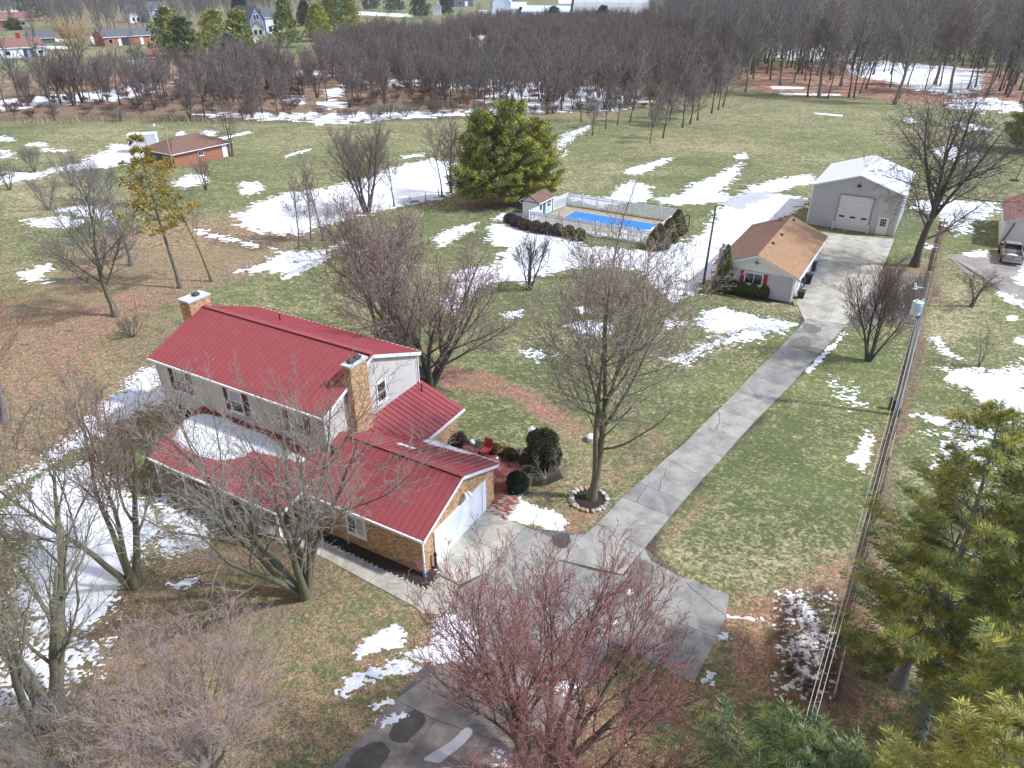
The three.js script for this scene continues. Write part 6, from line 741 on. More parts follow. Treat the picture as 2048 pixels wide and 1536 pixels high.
grow('slim young bare tree with an upright leader in front of the pool fence', { seed: 12, h: 12.2, r: 0.15, minR: 0.012, ...KA, kids: [26, 7, 5, 4], ratio: [0.26, 0.4, 0.42, 0.5], ang: [0.7, 0.7, 0.7, 0.7], start: [0.16, 0.2, 0.1, 0.1], shape: (t) => lerp(1, 0.25, t), up: [0.04, 0.05, 0.05, 0.04, 0.03] }, 'pale', 'tan', null, [1224, 562]);
grow('many-stemmed bare tree standing before the red porch roof of the house', { seed: 13, h: 14.2, r: 0.26, stems: fan(8, 0.46, 0.76, 4, 0.4), ...KF, ratio: [0.46, 0.52, 0.48, 0.5], ang: [0.75, 0.65, 0.65, 0.65], kids: [7, 7, 5, 5], start: [0.22, 0.18, 0.12, 0.1], wob: [0.12, 0.24, 0.3, 0.34], buds: 0.15, budSize: 0.03 }, 'olive', 'tan', 'pink', [607, 1188]);
grow('broad many-stemmed tree with red-tipped twigs at the bottom centre', { seed: 14, h: 12.6, r: 0.24, stems: fan(11, 0.5, 0.68, 9), ...KF, kids: [9, 9, 7, 6], buds: 0.75, budSize: 0.034, minR: 0.008, ratio: [0.42, 0.5, 0.46, 0.5] }, 'grey', 'red', 'red', V(1.3, 0, -16.6));
grow('tall bare tree with four rising stems on the snowy lawn left of the porch', { seed: 15, h: 14, r: 0.25, stems: fan(4, 0.24, 0.82, 21, 0.8), ...KF, kids: [10, 8, 6, 6], buds: 0.35, budSize: 0.045 }, 'olive', 'brown', 'rust', [268, 1172]);
grow('thick-limbed bare tree in the bottom left corner', { seed: 16, h: 14, r: 0.4, stems: fan(5, 0.42, 0.72, 33, 1.2), ...KF, kids: [9, 8, 6, 6] }, 'olive', 'olive', null, [104, 1442]);
grow('low pinkish finely twigged tree at the bottom edge left of centre', { seed: 17, h: 8.4, r: 0.15, stems: fan(7, 0.62, 0.62, 41, 0.2), kids: [9, 9, 8, 7], ratio: [0.46, 0.5, 0.46, 0.5], ang: [0.7, 0.6, 0.6, 0.65], buds: 0.45, budSize: 0.026, minR: 0.006 }, 'pale', 'pink', 'pink', S(420, 1535));
grow('small finely twigged pale shrub-like tree beside the pinkish one at the bottom edge', { seed: 18, h: 5.6, r: 0.1, stems: fan(8, 0.7, 0.6, 43, 0.2), kids: [8, 8, 7, 6], ratio: [0.46, 0.5, 0.46, 0.5], ang: [0.7, 0.6, 0.6, 0.65], minR: 0.004 }, 'pale', 'tan', null, S(120, 1560));
grow('left tree of the pair of bare trees behind the two-storey house', { seed: 19, h: 13, r: 0.26, stems: fan(4, 0.28, 0.85, 51, 2.4), ...KF, ratio: [0.46, 0.52, 0.48, 0.5], ang: [0.7, 0.65, 0.65, 0.65], kids: [13, 9, 8, 6], buds: 0.4, budSize: 0.06 }, 'dark', 'brown', 'pink', [764, 682]);
grow('right tree of the pair behind the house, at the corner by the red lean-to roof', { seed: 20, h: 12.2, r: 0.3, stems: fan(6, 0.42, 0.8, 53, 0.4), ...KF, ratio: [0.46, 0.52, 0.48, 0.5], ang: [0.75, 0.65, 0.65, 0.65], kids: [10, 9, 7, 6], start: [0.16, 0.18, 0.12, 0.1], buds: 0.3, budSize: 0.06 }, 'dark', 'brown', 'pink', [858, 768]);
grow('bare tree with a mossy trunk on the leaf-strewn strip left of the red roof', { seed: 21, h: 13.6, r: 0.3, ...KA, stems: [[Math.PI, 0.1, 0.82, 1]], kids: [20, 11, 9, 7], start: [0.2, 0.2, 0.12, 0.1], ratio: [0.46, 0.48, 0.46, 0.5], ang: [0.85, 0.7, 0.7, 0.7], minR: 0.011 }, 'olive', 'grey', null, [237, 632]);
grow('smaller bare tree behind the mossy-trunked one on the left strip', { seed: 22, h: 8.6, r: 0.2, ...KA, kids: [14, 9, 8, 6], minR: 0.011 }, 'grey', 'grey', null, [262, 531]);
grow('slim bare tree with a yellow-green trunk beside the tall yellowish pine', { seed: 23, h: 11.8, r: 0.16, stems: [[2.6, 0.06, 0.85, 1]], ...KA, kids: [15, 9, 8, 6], start: [0.4, 0.2, 0.1, 0.1], ang: [0.6, 0.6, 0.6, 0.6], ratio: [0.34, 0.45, 0.45, 0.5] }, 'yellow', 'grey', null, [426, 562]);
grow('round fan-shaped bare tree in the snowy field behind the house', { seed: 24, h: 12, r: 0.24, stems: fan(6, 0.4, 0.82, 61), ...KF, ratio: [0.42, 0.52, 0.48, 0.5], kids: [10, 9, 8, 5], start: [0.2, 0.18, 0.1, 0.1], minR: 0.012 }, 'dark', 'brown', null, [733, 428]);
[[597, 498, 9.5, 0, 'leftmost of three thin bare saplings by the snowy ditch'], [622, 482, 9, 1, 'middle of three thin bare saplings by the snowy ditch'], [648, 481, 11, 2, 'right and tallest of three thin bare saplings by the snowy ditch'], [885, 392, 11, 3, 'thin leaning bare tree at the left of the clump beside the dark pines'], [903, 386, 11.5, 4, 'many-branched bare tree touching the dark pines on their left'], [788, 412, 7.5, 5, 'thin sapling right of the round fan-shaped tree in the field']].forEach(([x, y, h, i, l]) => grow(l, { seed: 70 + i, h, r: 0.11, stems: i === 4 ? fan(4, 0.2, 0.85, 71) : [[i, 0.07, 0.88, 1]], ...KA, kids: [15, 8, 7, 5], start: [0.28, 0.2, 0.1, 0.1], ang: [0.65, 0.6, 0.6, 0.6], ratio: [0.32, 0.45, 0.45, 0.5], minR: 0.012 }, 'grey', 'brown', null, [x, y]));
grow('small dark spreading fruit tree on the lawn in front of the pool', { seed: 25, h: 6.9, r: 0.17, stems: fan(4, 0.42, 0.72, 81), ...KF, kids: [8, 7, 6, 5] }, 'dark', 'dark', null, [1058, 580]);
grow('huge bare tree with a thick trunk and sweeping boughs beside the grey barn', { seed: 26, h: 19, r: 0.44, ...KA, stems: [[0.2, 0.05, 0.9, 1], [0.6, 0.45, 0.6, 0.5, 5], [2.2, 0.5, 0.55, 0.5, 5.6], [3.6, 0.45, 0.55, 0.48, 6.2], [5.0, 0.5, 0.58, 0.5, 5.2]], kids: [14, 10, 8, 6], start: [0.16, 0.2, 0.1, 0.1], ratio: [0.42, 0.46, 0.46, 0.5], ang: [1.15, 0.75, 0.75, 0.7], wob: [0.07, 0.22, 0.28, 0.3], shape: (t) => lerp(0.62, 1, smooth(0, 0.25, t)) * lerp(1, 0.35, smooth(0.4, 1, t)), up: [0.05, 0.05, 0.03, 0.0, 0.0], minR: 0.0125 }, 'dark', 'dark', null, [1822, 532]);
grow('vase-shaped bare tree between the driveway and the power pole', { seed: 27, h: 8.8, r: 0.15, stems: fan(6, 0.34, 0.78, 91), ...KF, kids: [9, 9, 7, 6], start: [0.22, 0.18, 0.1, 0.1] }, 'dark', 'brown', null, [1736, 722]);
grow('small crooked apple-like tree on the neighbouring lawn near the pickup truck', { seed: 28, h: 4.8, r: 0.17, stems: [[-0.4, 0.3, 0.75, 1], [2.8, 0.22, 0.6, 0.7, 0.4]], kids: [10, 8, 6, 4], ratio: [0.42, 0.5, 0.46, 0.5], ang: [1.0, 0.8, 0.8, 0.8], up: [0.0, -0.03, -0.02, 0, 0], wob: [0.2, 0.3, 0.34, 0.3] }, 'dark', 'grey', null, [1940, 614]);
grow('thin leafless sapling on the lawn right of the power pole', { seed: 29, h: 3.4, r: 0.05, stems: fan(3, 0.25, 0.8, 97), kids: [8, 6, 5, 4], ratio: [0.4, 0.45, 0.45, 0.5], ang: [0.6, 0.6, 0.6, 0.6], minR: 0.004 }, 'grey', 'grey', null, [1958, 732]);
grow('tiny twig-like sapling on the lawn below the thin leafless one', { seed: 30, h: 1.8, r: 0.03, kids: [8, 5, 4, 3], ratio: [0.4, 0.45, 0.45, 0.5], ang: [0.6, 0.6, 0.6, 0.6], minR: 0.004 }, 'dark', 'grey', null, [1927, 808]);
grow('bare reddish tree with a stout trunk at the left edge', { seed: 31, h: 12, r: 0.27, stems: fan(3, 0.26, 0.8, 101), ...KF, kids: [10, 8, 6, 5], buds: 0.5, budSize: 0.06 }, 'pale', 'red', 'rust', [2, 850]);
grow('low spreading bare bush at the lawn edge left of the red roof', { seed: 32, h: 2.6, r: 0.05, stems: fan(10, 0.7, 0.7, 103), kids: [7, 6, 5, 4], ratio: [0.4, 0.45, 0.45, 0.5], ang: [0.6, 0.6, 0.6, 0.6], minR: 0.005 }, 'dark', 'brown', null, [265, 674], 0, 'bare_bush');
grow('small bare weeping shrub with pale bent boughs on the mulch beside the yew', { seed: 33, h: 3.4, r: 0.06, stems: fan(5, 0.85, 0.65, 107), kids: [7, 6, 5, 4], ratio: [0.42, 0.45, 0.45, 0.5], ang: [0.8, 0.7, 0.7, 0.7], up: [-0.03, 0, 0, 0, 0], minR: 0.005 }, 'pale', 'tan', null, [1092, 958], 0, 'bare_bush');
[[70, 345, 5, 110, 'bare bush at the left of the snowy field near the edge'], [20, 380, 5.5, 111, 'bare bush lowest at the left edge of the snowy field'], [175, 398, 7, 112, 'greyish bare tree behind the mossy-trunked tree'], [215, 408, 6.5, 113, 'reddish bare shrub left of the yellowish pine'], [300, 412, 6, 114, 'grey bare thicket tree just behind the yellowish pine'], [145, 372, 6, 115, 'pale bare tree at the far side of the left strip'], [98, 420, 5.5, 116, 'wispy bare tree by the patch of snow at the left']].forEach(([x, y, h, sd, l]) => grow(l, { seed: sd, h, r: 0.1, stems: fan(5, 0.4, 0.75, sd), kids: [8, 7, 6, 4], ratio: [0.4, 0.48, 0.46, 0.5], ang: [0.6, 0.6, 0.6, 0.6], minR: 0.009 }, 'grey', sd % 3 ? 'grey' : 'purple', null, [x, y]));
grow('bare tree at the right corner of the brick garage', { seed: 120, h: 9.5, r: 0.16, ...KA, stems: [[2, 0.06, 0.85, 1], [5, 0.12, 0.8, 0.7]], kids: [12, 7, 6, 4], start: [0.3, 0.2, 0.1, 0.1], minR: 0.012 }, 'dark', 'brown', null, [466, 312]);
grow('red-twigged small tree in front of the brick garage wall', { seed: 121, h: 5.5, r: 0.09, stems: fan(5, 0.35, 0.8, 131), kids: [8, 6, 6, 4], ratio: [0.36, 0.45, 0.45, 0.5], ang: [0.6, 0.6, 0.6, 0.6], minR: 0.01 }, 'dark', 'red', null, [412, 380]);
// ---------- far trees: a few grown kinds, planted many times ----------
const kinds = {};
function kind(key, o, bk, tw, n) { kinds[key] = []; for (let i = 0; i < n; i++) { const g = bareTree({ ...o, seed: o.seed + i * 17, stems: o.stems?.(i) }); triCount += g.tris; kinds[key].push([g, BARK[bk], TWIG[Array.isArray(tw) ? tw[i % tw.length] : tw]]); } }
kind('slender', { seed: 200, h: 8, r: 0.11, stems: (i) => (i % 2 ? fan(4, 0.28, 0.82, i) : [[i, 0.05, 0.88, 1]]), kids: [13, 8, 7], ratio: [0.32, 0.5, 0.5], ang: [0.7, 0.65, 0.65], start: [0.26, 0.12, 0.1], depth: 3, minR: 0.024, sides: [5, 3, 3, 3] }, 'dark', ['purple', 'brown', 'slate', 'purple', 'grey', 'brown'], 6);
kind('row', { seed: 300, h: 10.5, r: 0.16, kids: [18, 10, 9], ratio: [0.4, 0.5, 0.5], ang: [0.9, 0.65, 0.65], start: [0.24, 0.12, 0.1], depth: 3, minR: 0.024, sides: [6, 4, 3, 3] }, 'dark', ['grey', 'grey', 'dark'], 3);
kind('wood', { seed: 400, h: 20, r: 0.24, kids: [16, 11, 10], ratio: [0.34, 0.5, 0.5], ang: [0.8, 0.7, 0.7], start: [0.26, 0.12, 0.1], depth: 3, minR: 0.042, sides: [6, 4, 3, 3] }, 'dark', ['grey', 'slate', 'slate', 'grey'], 4);
kind('oak', { seed: 500, h: 22, r: 0.5, kids: [17, 12, 11], ratio: [0.42, 0.5, 0.5], ang: [0.9, 0.7, 0.7], start: [0.32, 0.12, 0.1], depth: 3, minR: 0.042, sides: [8, 5, 3, 3], stems: (i) => (i === 1 ? [[0.4, 0.1, 0.85, 1], [3.6, 0.24, 0.7, 0.6, 5]] : [[i, 0.07, 0.85, 1]]) }, 'pale', ['slate', 'grey', 'slate'], 3);
const seen = {};
function plant(key, name, label, grp, at, R, size = 1, i) { // the first of each kind is built, later ones are clones
  const k = i ?? Math.floor(R() * kinds[key].length), id = key + k; let t;
  if (!seen[id]) { const [g, b, w] = kinds[key][k]; t = seen[id] = plantTree(name, label, g, b, w, null, at, R() * TAU, size, grp); }
  else { t = copyOf(seen[id], at, R() * TAU, size, label, name); if (grp) t.userData.group = grp; else delete t.userData.group; }
  t.scale.set(size * (0.9 + 0.2 * R()), size, size * (0.9 + 0.2 * R())); return t;
}
function scatter(poly, gap, R, avoid = [], jitter = 0.9) { const p = surv(poly), out = []; let x0 = 1e9, x1 = -1e9, z0 = 1e9, z1 = -1e9; for (const q of p) { x0 = Math.min(x0, q.x); x1 = Math.max(x1, q.x); z0 = Math.min(z0, q.z); z1 = Math.max(z1, q.z); } const av = avoid.map((a) => surv(a)); for (let z = z0; z < z1; z += gap) for (let x = x0; x < x1; x += gap) { const u = x + (R() - 0.5) * gap * jitter * 1.6, v = z + (R() - 0.5) * gap * jitter * 1.6; if (sdPoly(p, u, v) > 0 && av.every((a) => sdPoly(a, u, v) < 0)) out.push(V(u, 0, v)); } return out; }
function stuffTrees(name, label, cat, key, list, R, size) { // far trees that read as one mass: one object of instances
  const G = new THREE.Group(); G.name = numbered(name); tag(G, label, cat, null, 'stuff'); scene.add(G); const per = kinds[key].map(() => []); for (const p of list) per[Math.floor(R() * per.length)].push(p);
  per.forEach((l, k) => { if (!l.length) return; const [g, b, w] = kinds[key][k]; const ms = l.map((p) => { const s = size * (0.75 + 0.45 * R()); return new THREE.Matrix4().compose(p, new THREE.Quaternion().setFromAxisAngle(V(0, 1, 0), R() * TAU), V(s * (0.85 + 0.3 * R()), s, s * (0.85 + 0.3 * R()))); }); for (const [n, geo, mat] of [['trunk', g.trunk, b], ['crown', g.crown, w]]) { const im = new THREE.InstancedMesh(geo, mat, l.length); ms.forEach((m, i) => im.setMatrixAt(i, m)); im.name = n; im.userData.kind = 'stuff'; im.castShadow = im.receiveShadow = true; G.add(im); } });
}
{
  let nc = 0, nr = 0; const R = rng(4040), NB = 'slender bare tree of the creek-side thicket', NG = 'bare trees of the thicket';
  for (const [x, y, h] of [[15, 220, 9], [45, 214, 11], [110, 241, 12], [150, 212, 11], [165, 206, 9], [205, 206, 8], [240, 210, 9], [290, 223, 10], [310, 218, 8], [330, 196, 9], [381, 243, 8], [410, 236, 8], [450, 243, 7], [486, 241, 8], [505, 236, 8], [556, 233, 8], [525, 226, 9], [600, 190, 9], [635, 196, 9], [655, 202, 9], [568, 225, 7], [700, 215, 8], [770, 210, 8]]) plant('slender', 'thicket_tree', `slender bare tree on the creek bank, number ${++nc} counted from the left edge`, NG, S(x, y), R, (h * 1.5) / 8);
  const open = [[[590, 205], [640, 170], [700, 165], [690, 220], [700, 250], [580, 250]], [[700, 208], [830, 205], [830, 235], [700, 240]]];
  const near = scatter([[720, 205], [760, 150], [930, 130], [1180, 120], [1420, 130], [1475, 165], [1430, 200], [1290, 222], [1150, 232], [1040, 226], [960, 218], [840, 212]], 5.2, R, open), mid = scatter([[350, 215], [380, 180], [560, 165], [640, 165], [640, 120], [760, 95], [900, 105], [930, 130], [760, 150], [720, 205], [560, 205]], 5.2, R, open);
  const all = near.concat(mid).sort((a, b) => b.z - a.z); for (const p of all.slice(0, 240)) plant('slender', 'thicket_tree', NB, NG, p, R, 0.85 + 0.95 * R() * R() + 0.4 * R());
  const rest = all.slice(240).concat( scatter([[640, 118], [760, 80], [880, 84], [920, 60], [1180, 52], [1340, 55], [1480, 100], [1480, 160], [1420, 132], [1180, 122], [930, 132]], 5.2, R, [[[925, 88], [975, 86], [990, 132], [940, 132]]]).concat(scatter([[-60, 205], [200, 170], [340, 150], [560, 140], [560, 165], [380, 180], [340, 215], [-60, 222]], 7, R)));
  stuffTrees('thicket', 'far part of the purple-brown bare thicket that reads as one mass', 'thicket', 'slender', rest, R, 1.3);
  for (const [x, y, h, i] of [[1300, 286, 8.6, 0], [1326, 276, 10.5, 1], [1365, 255, 12, 2], [1380, 248, 11, 0], [1395, 241, 12, 1], [1423, 227, 13, 2], [1436, 220, 12, 0], [1446, 213, 13, 1], [1340, 237, 10, 2], [1310, 245, 9, 0], [1185, 271, 9, 1], [1211, 258, 9, 2], [1260, 243, 10, 0], [1235, 250, 9, 1], [1162, 243, 9, 2]]) plant('row', 'row_tree', `bare tree of the row beside the open back field, number ${++nr} in the row`, 'bare trees in the row along the back field', S(x, y), R, h / 10.5, i);
  for (const [x, y, h, i, l] of [[1490, 184, 16, 2, 'pale-trunked tree at the corner where the back field meets the woods'], [1562, 170, 20, 0, 'big pale tree leaning right at the left end of the woods edge'], [1640, 195, 21, 1, 'big pale-barked forked tree at the woods edge in the middle of the field end'], [1683, 172, 19, 2, 'pale straight tree just behind the big forked one at the woods edge'], [1790, 208, 24, 0, 'stout leaning pale tree at the woods edge beside the snow'], [1868, 170, 22, 2, 'pale tree among the snow in the woods on the right'], [1900, 185, 23, 1, 'forked pale tree in front of the snowy clearing in the woods'], [1972, 190, 21, 0, 'pale tree at the right side of the snowy clearing in the woods']]) plant('oak', 'oak_tree', l, null, S(x, y), R, h / 22, i);
  const WL = 'tall bare tree standing in the woods behind the back field', WG = 'bare trees of the woods';
  for (const [x, y] of [[1540, 160], [1615, 194], [1655, 198], [1697, 195], [1708, 195], [1720, 186], [1732, 178], [1780, 175], [1797, 198], [1660, 160], [1588, 165], [1610, 162], [1600, 140], [1815, 170], [1745, 150], [1850, 180], [1880, 172], [1935, 178], [1950, 175], [2015, 195], [2040, 208], [1815, 140]]) plant('wood', 'woodland_tree', WL, WG, S(x, y), R, 0.8 + 0.3 * R());
  const w1 = scatter([[1475, 165], [1490, 120], [1700, 112], [1860, 112], [2100, 130], [2110, 205], [1990, 190], [1980, 160], [1850, 140], [1760, 160], [1560, 150]], 6.2, R, [[[1780, 130], [1960, 138], [1975, 175], [1840, 172], [1790, 150]]]); for (const p of w1) plant('wood', 'woodland_tree', WL, WG, p, R, 0.75 + 0.4 * R());
  stuffTrees('woodland', 'deep bare woods at the top right that read as one grey mass', 'woodland', 'wood', scatter([[1310, 44], [1290, 66], [1380, 130], [1440, 165], [1478, 160], [1490, 120], [1700, 112], [2100, 130], [2300, 60], [2100, 14], [1335, 18]], 9, R), R, 1);
  stuffTrees('far_woods', 'hazy bare trees along the far edge of the fields at the top', 'woodland', 'wood', scatter([[-100, 8], [500, -14], [900, -22], [1330, -18], [1330, -6], [960, -2], [600, 6], [300, 22], [-100, 30]], 22, R).concat(scatter([[360, 28], [470, 20], [560, 8], [720, 2], [720, 12], [600, 22], [470, 34]], 17, R)), R, 1.0);
  stuffTrees('far_woods', 'tall grey bare trees between the far houses at the top left', 'woodland', 'wood', scatter([[-60, 60], [-60, 8], [520, 2], [520, 30], [470, 40], [400, 60], [330, 62], [200, 72], [100, 66]], 19, R, [[[-30, 62], [70, 60], [70, 40], [-30, 42]], [[205, 98], [330, 92], [330, 76], [205, 80]], [[300, 50], [350, 48], [350, 36], [300, 38]]]), R, 0.95);
  // taller trees round the far houses
  const FL = [[75, 88, 20, 'tall dark-trunked bare tree behind the white ranch house'], [110, 62, 21, 'bare tree behind the low house at the top left'], [138, 58, 20, 'wide bare tree between the two top left houses'], [165, 62, 19, 'bare tree left of the pale-limbed one near the brick ranch'], [205, 98, 17, 'pale-limbed bare tree just left of the brick ranch house'], [232, 60, 19, 'bare tree behind the left end of the brick ranch roof'], [290, 62, 20, 'dark-trunked bare tree behind the brick ranch, left of a close twin'], [303, 60, 19, 'dark-trunked bare tree behind the brick ranch, right twin'], [255, 44, 18, 'bare tree left of the far white house'], [350, 40, 18, 'bare tree right of the blue-grey two-storey house'], [410, 45, 19, 'bare tree behind the large evergreens'], [463, 52, 17, 'white-barked bare tree behind the evergreens'], [610, 40, 17, 'bare tree between the two tall evergreens near the blue-gabled house'], [780, 46, 11, 'bare tree at the left end of the far green field'], [900, 50, 9, 'bare tree near the small shed at the far green field'], [960, 36, 11, 'dark bare tree left of the tall white barn'], [985, 28, 13, 'dark bare tree touching the tall white barn on its left'], [1170, 52, 10, 'bare tree in front of the left end of the rounded barn'], [1240, 56, 12, 'bare tree in front of the middle of the rounded barn'], [1305, 62, 14, 'bare tree in front of the right end of the rounded barn'], [925, 74, 7, 'pair-like bare tree at the near edge of the green field'], [990, 82, 11, 'pale upright bare tree at the right end of the green field'], [520, 30, 16, 'bare tree behind the blue-gabled house'], [660, 40, 15, 'bare tree behind the yellow-green evergreens'], [380, 72, 10, 'dark bare shrub tree in front of the large evergreens'], [268, 96, 8, 'bare tree in front of the brick ranch door']];
  for (const [x, y, h, l] of FL) plant('wood', 'field_tree', l, null, S(x, y), R, h / 20);
}
{ const g = bareTree({ seed: 800, h: 18, r: 0.4, stems: fan(5, 0.5, 0.66, 8), kids: [11, 10, 9], ratio: [0.42, 0.5, 0.5], ang: [0.7, 0.7, 0.7], up: [0, 0.02, -0.06, -0.1], depth: 3, minR: 0.03, sides: [7, 5, 3, 3] }); plantTree('willow_tree', 'round willow with orange twigs on the far lawn beside the white ranch house', g, BARK.grey, TWIG.willow, null, S(156, 124)); }
// ---------- evergreens ----------
const tuftBig = tuftGeo(34, 0.27, 0.017, 1, 1.05), tuftMid = tuftGeo(14, 0.62, 0.085, 2, 0.95), tuftFar = tuftGeo(10, 1.5, 0.32, 3, 0.95), tuftLeaf = tuftGeo(10, 0.13, 0.035, 4, 1.2), tuftShrub = tuftGeo(10, 0.2, 0.05, 5, 1.1);
const NM = M(1, 1, 1, 0.65), PINE = [[0.135, 0.198, 0.062], [0.208, 0.268, 0.066], [0.319, 0.348, 0.077], [0.489, 0.465, 0.098], [0.121, 0.175, 0.066]], PINEY = [[0.448, 0.414, 0.095], [0.552, 0.499, 0.122], [0.345, 0.345, 0.085], [0.241, 0.268, 0.069]], GRN = [[0.077, 0.124, 0.051], [0.11, 0.162, 0.058], [0.164, 0.209, 0.062], [0.241, 0.267, 0.078]], GOLD = [[0.414, 0.29, 0.041], [0.304, 0.235, 0.041], [0.166, 0.159, 0.041], [0.469, 0.331, 0.055]], DARKG = [[0.049, 0.081, 0.049], [0.073, 0.106, 0.057], [0.098, 0.13, 0.065]], YG = [[0.251, 0.281, 0.06], [0.415, 0.407, 0.072], [0.564, 0.483, 0.096], [0.179, 0.215, 0.06]];
const near = (seed, h, reach, cols, x) => ({ seed, h, r: 0.26, bare: 0.2, reach, top: 0.5, whorls: 15, per: 6, sub: 16, tuft: 1.15, step: 0.24, droop: -0.05, cols, geo: tuftBig, prof: (f) => Math.pow(1 - f, 0.6), ...x });
pine('pine_tree', 'tall pine with a grey trunk showing between its boughs at the lower right', near(1, 14.5, 4.0, PINE.concat(PINEY), { lean: [0.02, -0.2], bare: 0.3 }), BARK.pine, NM, S(1825, 1508));
pine('pine_tree', 'sparse pine with dark low boughs just left of the tall grey-trunked pine', near(2, 12.5, 4.0, GRN, { h: 9.5, bare: 0.2, whorls: 7, per: 4, prof: (f) => (f < 0.55 ? 0.9 : 0.9 - (f - 0.55) * 1.6) }), BARK.pine, NM, S(1795, 1372));
pine('pine_tree', 'yellow-green pine whose top fills the bottom right corner', near(3, 13.2, 3.6, PINEY, { lean: [0, 0] }), BARK.pine, NM, V(10.9, 0, -9.7));
pine('pine_tree', 'green pine rising into the bottom edge right of centre', near(4, 10.2, 5.2, GRN, { prof: (f) => Math.pow(1 - f, 0.8) }), BARK.pine, NM, V(7.6, 0, -11.0));
pine('pine_tree', 'yellow-tipped pine at the right edge behind the tall grey-trunked pine', near(5, 15, 4.6, PINE.concat(PINEY), { bare: 0.22 }), BARK.pine, NM, V(19.6, 0, -18.2));
pine('pine_tree', 'pine between the corner pine and the right edge', near(7, 12.6, 4.2, PINE.concat(PINEY), {}), BARK.pine, NM, V(16.2, 0, -13.5));
const mid = (seed, h, reach, cols, x) => ({ seed, h, r: 0.2, bare: 0.08, reach, top: 0.5, whorls: 17, per: 8, sub: 12, tuft: 1, step: 0.42, droop: 0.05, cols, geo: tuftMid, twigs: 0, prof: (f) => Math.pow(1 - f, 0.55) * (f < 0.15 ? 0.8 + f * 1.3 : 1), ...x });
pine('pine_tree', 'left and darker of the two big round pines behind the house lawn', mid(11, 11.8, 4.6, [...GRN, ...YG]), BARK.pine, NM, S(968, 410));
pine('pine_tree', 'right and yellower of the two big round pines behind the house lawn', mid(12, 13.2, 5.0, [...YG, ...PINE, [0.17, 0.18, 0.035]]), BARK.pine, NM, S(1022, 408));
pine('pine_tree', 'narrow pine filling the right side of the big pine pair', mid(13, 10.5, 4.2, [...YG, [0.21, 0.2, 0.04]]), BARK.pine, NM, S(1068, 402));
pine('pine_tree', 'tall thin yellowish pine with a long bare trunk on the left strip', mid(14, 14.3, 3.6, GOLD, { r: 0.2, bare: 0.42, whorls: 9, per: 5, sub: 6, lean: [-0.05, 0], prof: (f) => Math.pow(1 - f, 0.6) * (0.7 + 0.3 * Math.sin(f * 14)) }), BARK.grey, NM, S(360, 576));
pine('pine_tree', 'dark green evergreen at the right edge beyond the grey barn', mid(15, 9.5, 4.6, [...GRN, ...YG]), BARK.pine, NM, S(2052, 302));
const farP = (seed, h, reach, cols, x) => ({ seed, h, r: 0.3, bare: 0.06, reach, top: 0.8, whorls: 12, per: 7, sub: 6, tuft: 1, step: 1.3, droop: 0.05, cols, geo: tuftFar, twigs: 0, prof: (f) => Math.pow(1 - f, 0.6), ...x });
for (const [x, y, h, r, c, l] of [[348, 112, 16, 8, [...GRN, ...YG], 'leftmost of the three large rounded evergreens beyond the creek'], [372, 112, 13, 7, GRN, 'dark evergreen filling the gap right of the leftmost rounded one'], [438, 116, 15, 8.5, [...YG, ...PINE], 'middle and yellower of the three large rounded evergreens beyond the creek'], [486, 112, 15, 7, [...YG, ...GRN], 'rightmost of the three large rounded evergreens beyond the creek'], [465, 132, 9, 3.4, [[0.15, 0.19, 0.20], [0.20, 0.245, 0.26], [0.12, 0.15, 0.16]], 'blue spruce in front of the rounded evergreens'], [577, 94, 18, 6.5, [...PINE, ...GRN], 'tall pointed green pine right of the blue-gabled house'], [570, 48, 18, 5.5, DARKG, 'dark spruce behind the tall pointed pine'], [640, 82, 15, 7, YG, 'left yellow-green evergreen of the cluster near the top'], [672, 74, 17, 9, [...GRN, ...PINE], 'big rounded evergreen of the cluster near the top'], [702, 70, 16, 8, YG, 'right yellow-green evergreen of the cluster near the top'], [612, 52, 13, 5, DARKG, 'dark spruce left of the yellow-green cluster'], [660, 38, 17, 8, DARKG, 'dark broad spruce behind the yellow-green cluster'], [693, 36, 17, 8, DARKG, 'second dark spruce behind the yellow-green cluster'], [742, 22, 17, 9, DARKG, 'dark spruce at the top left of the far road'], [790, 24, 16, 9, DARKG, 'dark spruce in the middle of the far road'], [842, 36, 15, 8, DARKG, 'dark round spruce left of the tiny shed'], [890, 30, 15, 6, DARKG, 'dark spruce right of the tiny shed'], [1107, 60, 11, 5.5, GRN, 'evergreen standing out of the thicket below the pale blue shed'], [1203, 58, 11, 6, DARKG, 'dark evergreen in front of the rounded barn'], [478, 50, 14, 3.5, DARKG, 'narrow dark spruce left of the blue-gabled house'], [492, 52, 16, 4.5, DARKG, 'dark spruce touching the blue-gabled house on its left'], [62, 42, 24, 9, DARKG, 'tall dark evergreen at the top left corner'], [1042, 37, 6, 2.5, DARKG, 'small dark spruce at the left end of the pale blue shed'], [30, 60, 5, 4, GRN, 'low evergreen by the top left brick house']]) pine('evergreen_tree', l, farP(Math.round(x * 7 + y), h, r, c), BARK.pine, NM, S(x, y));
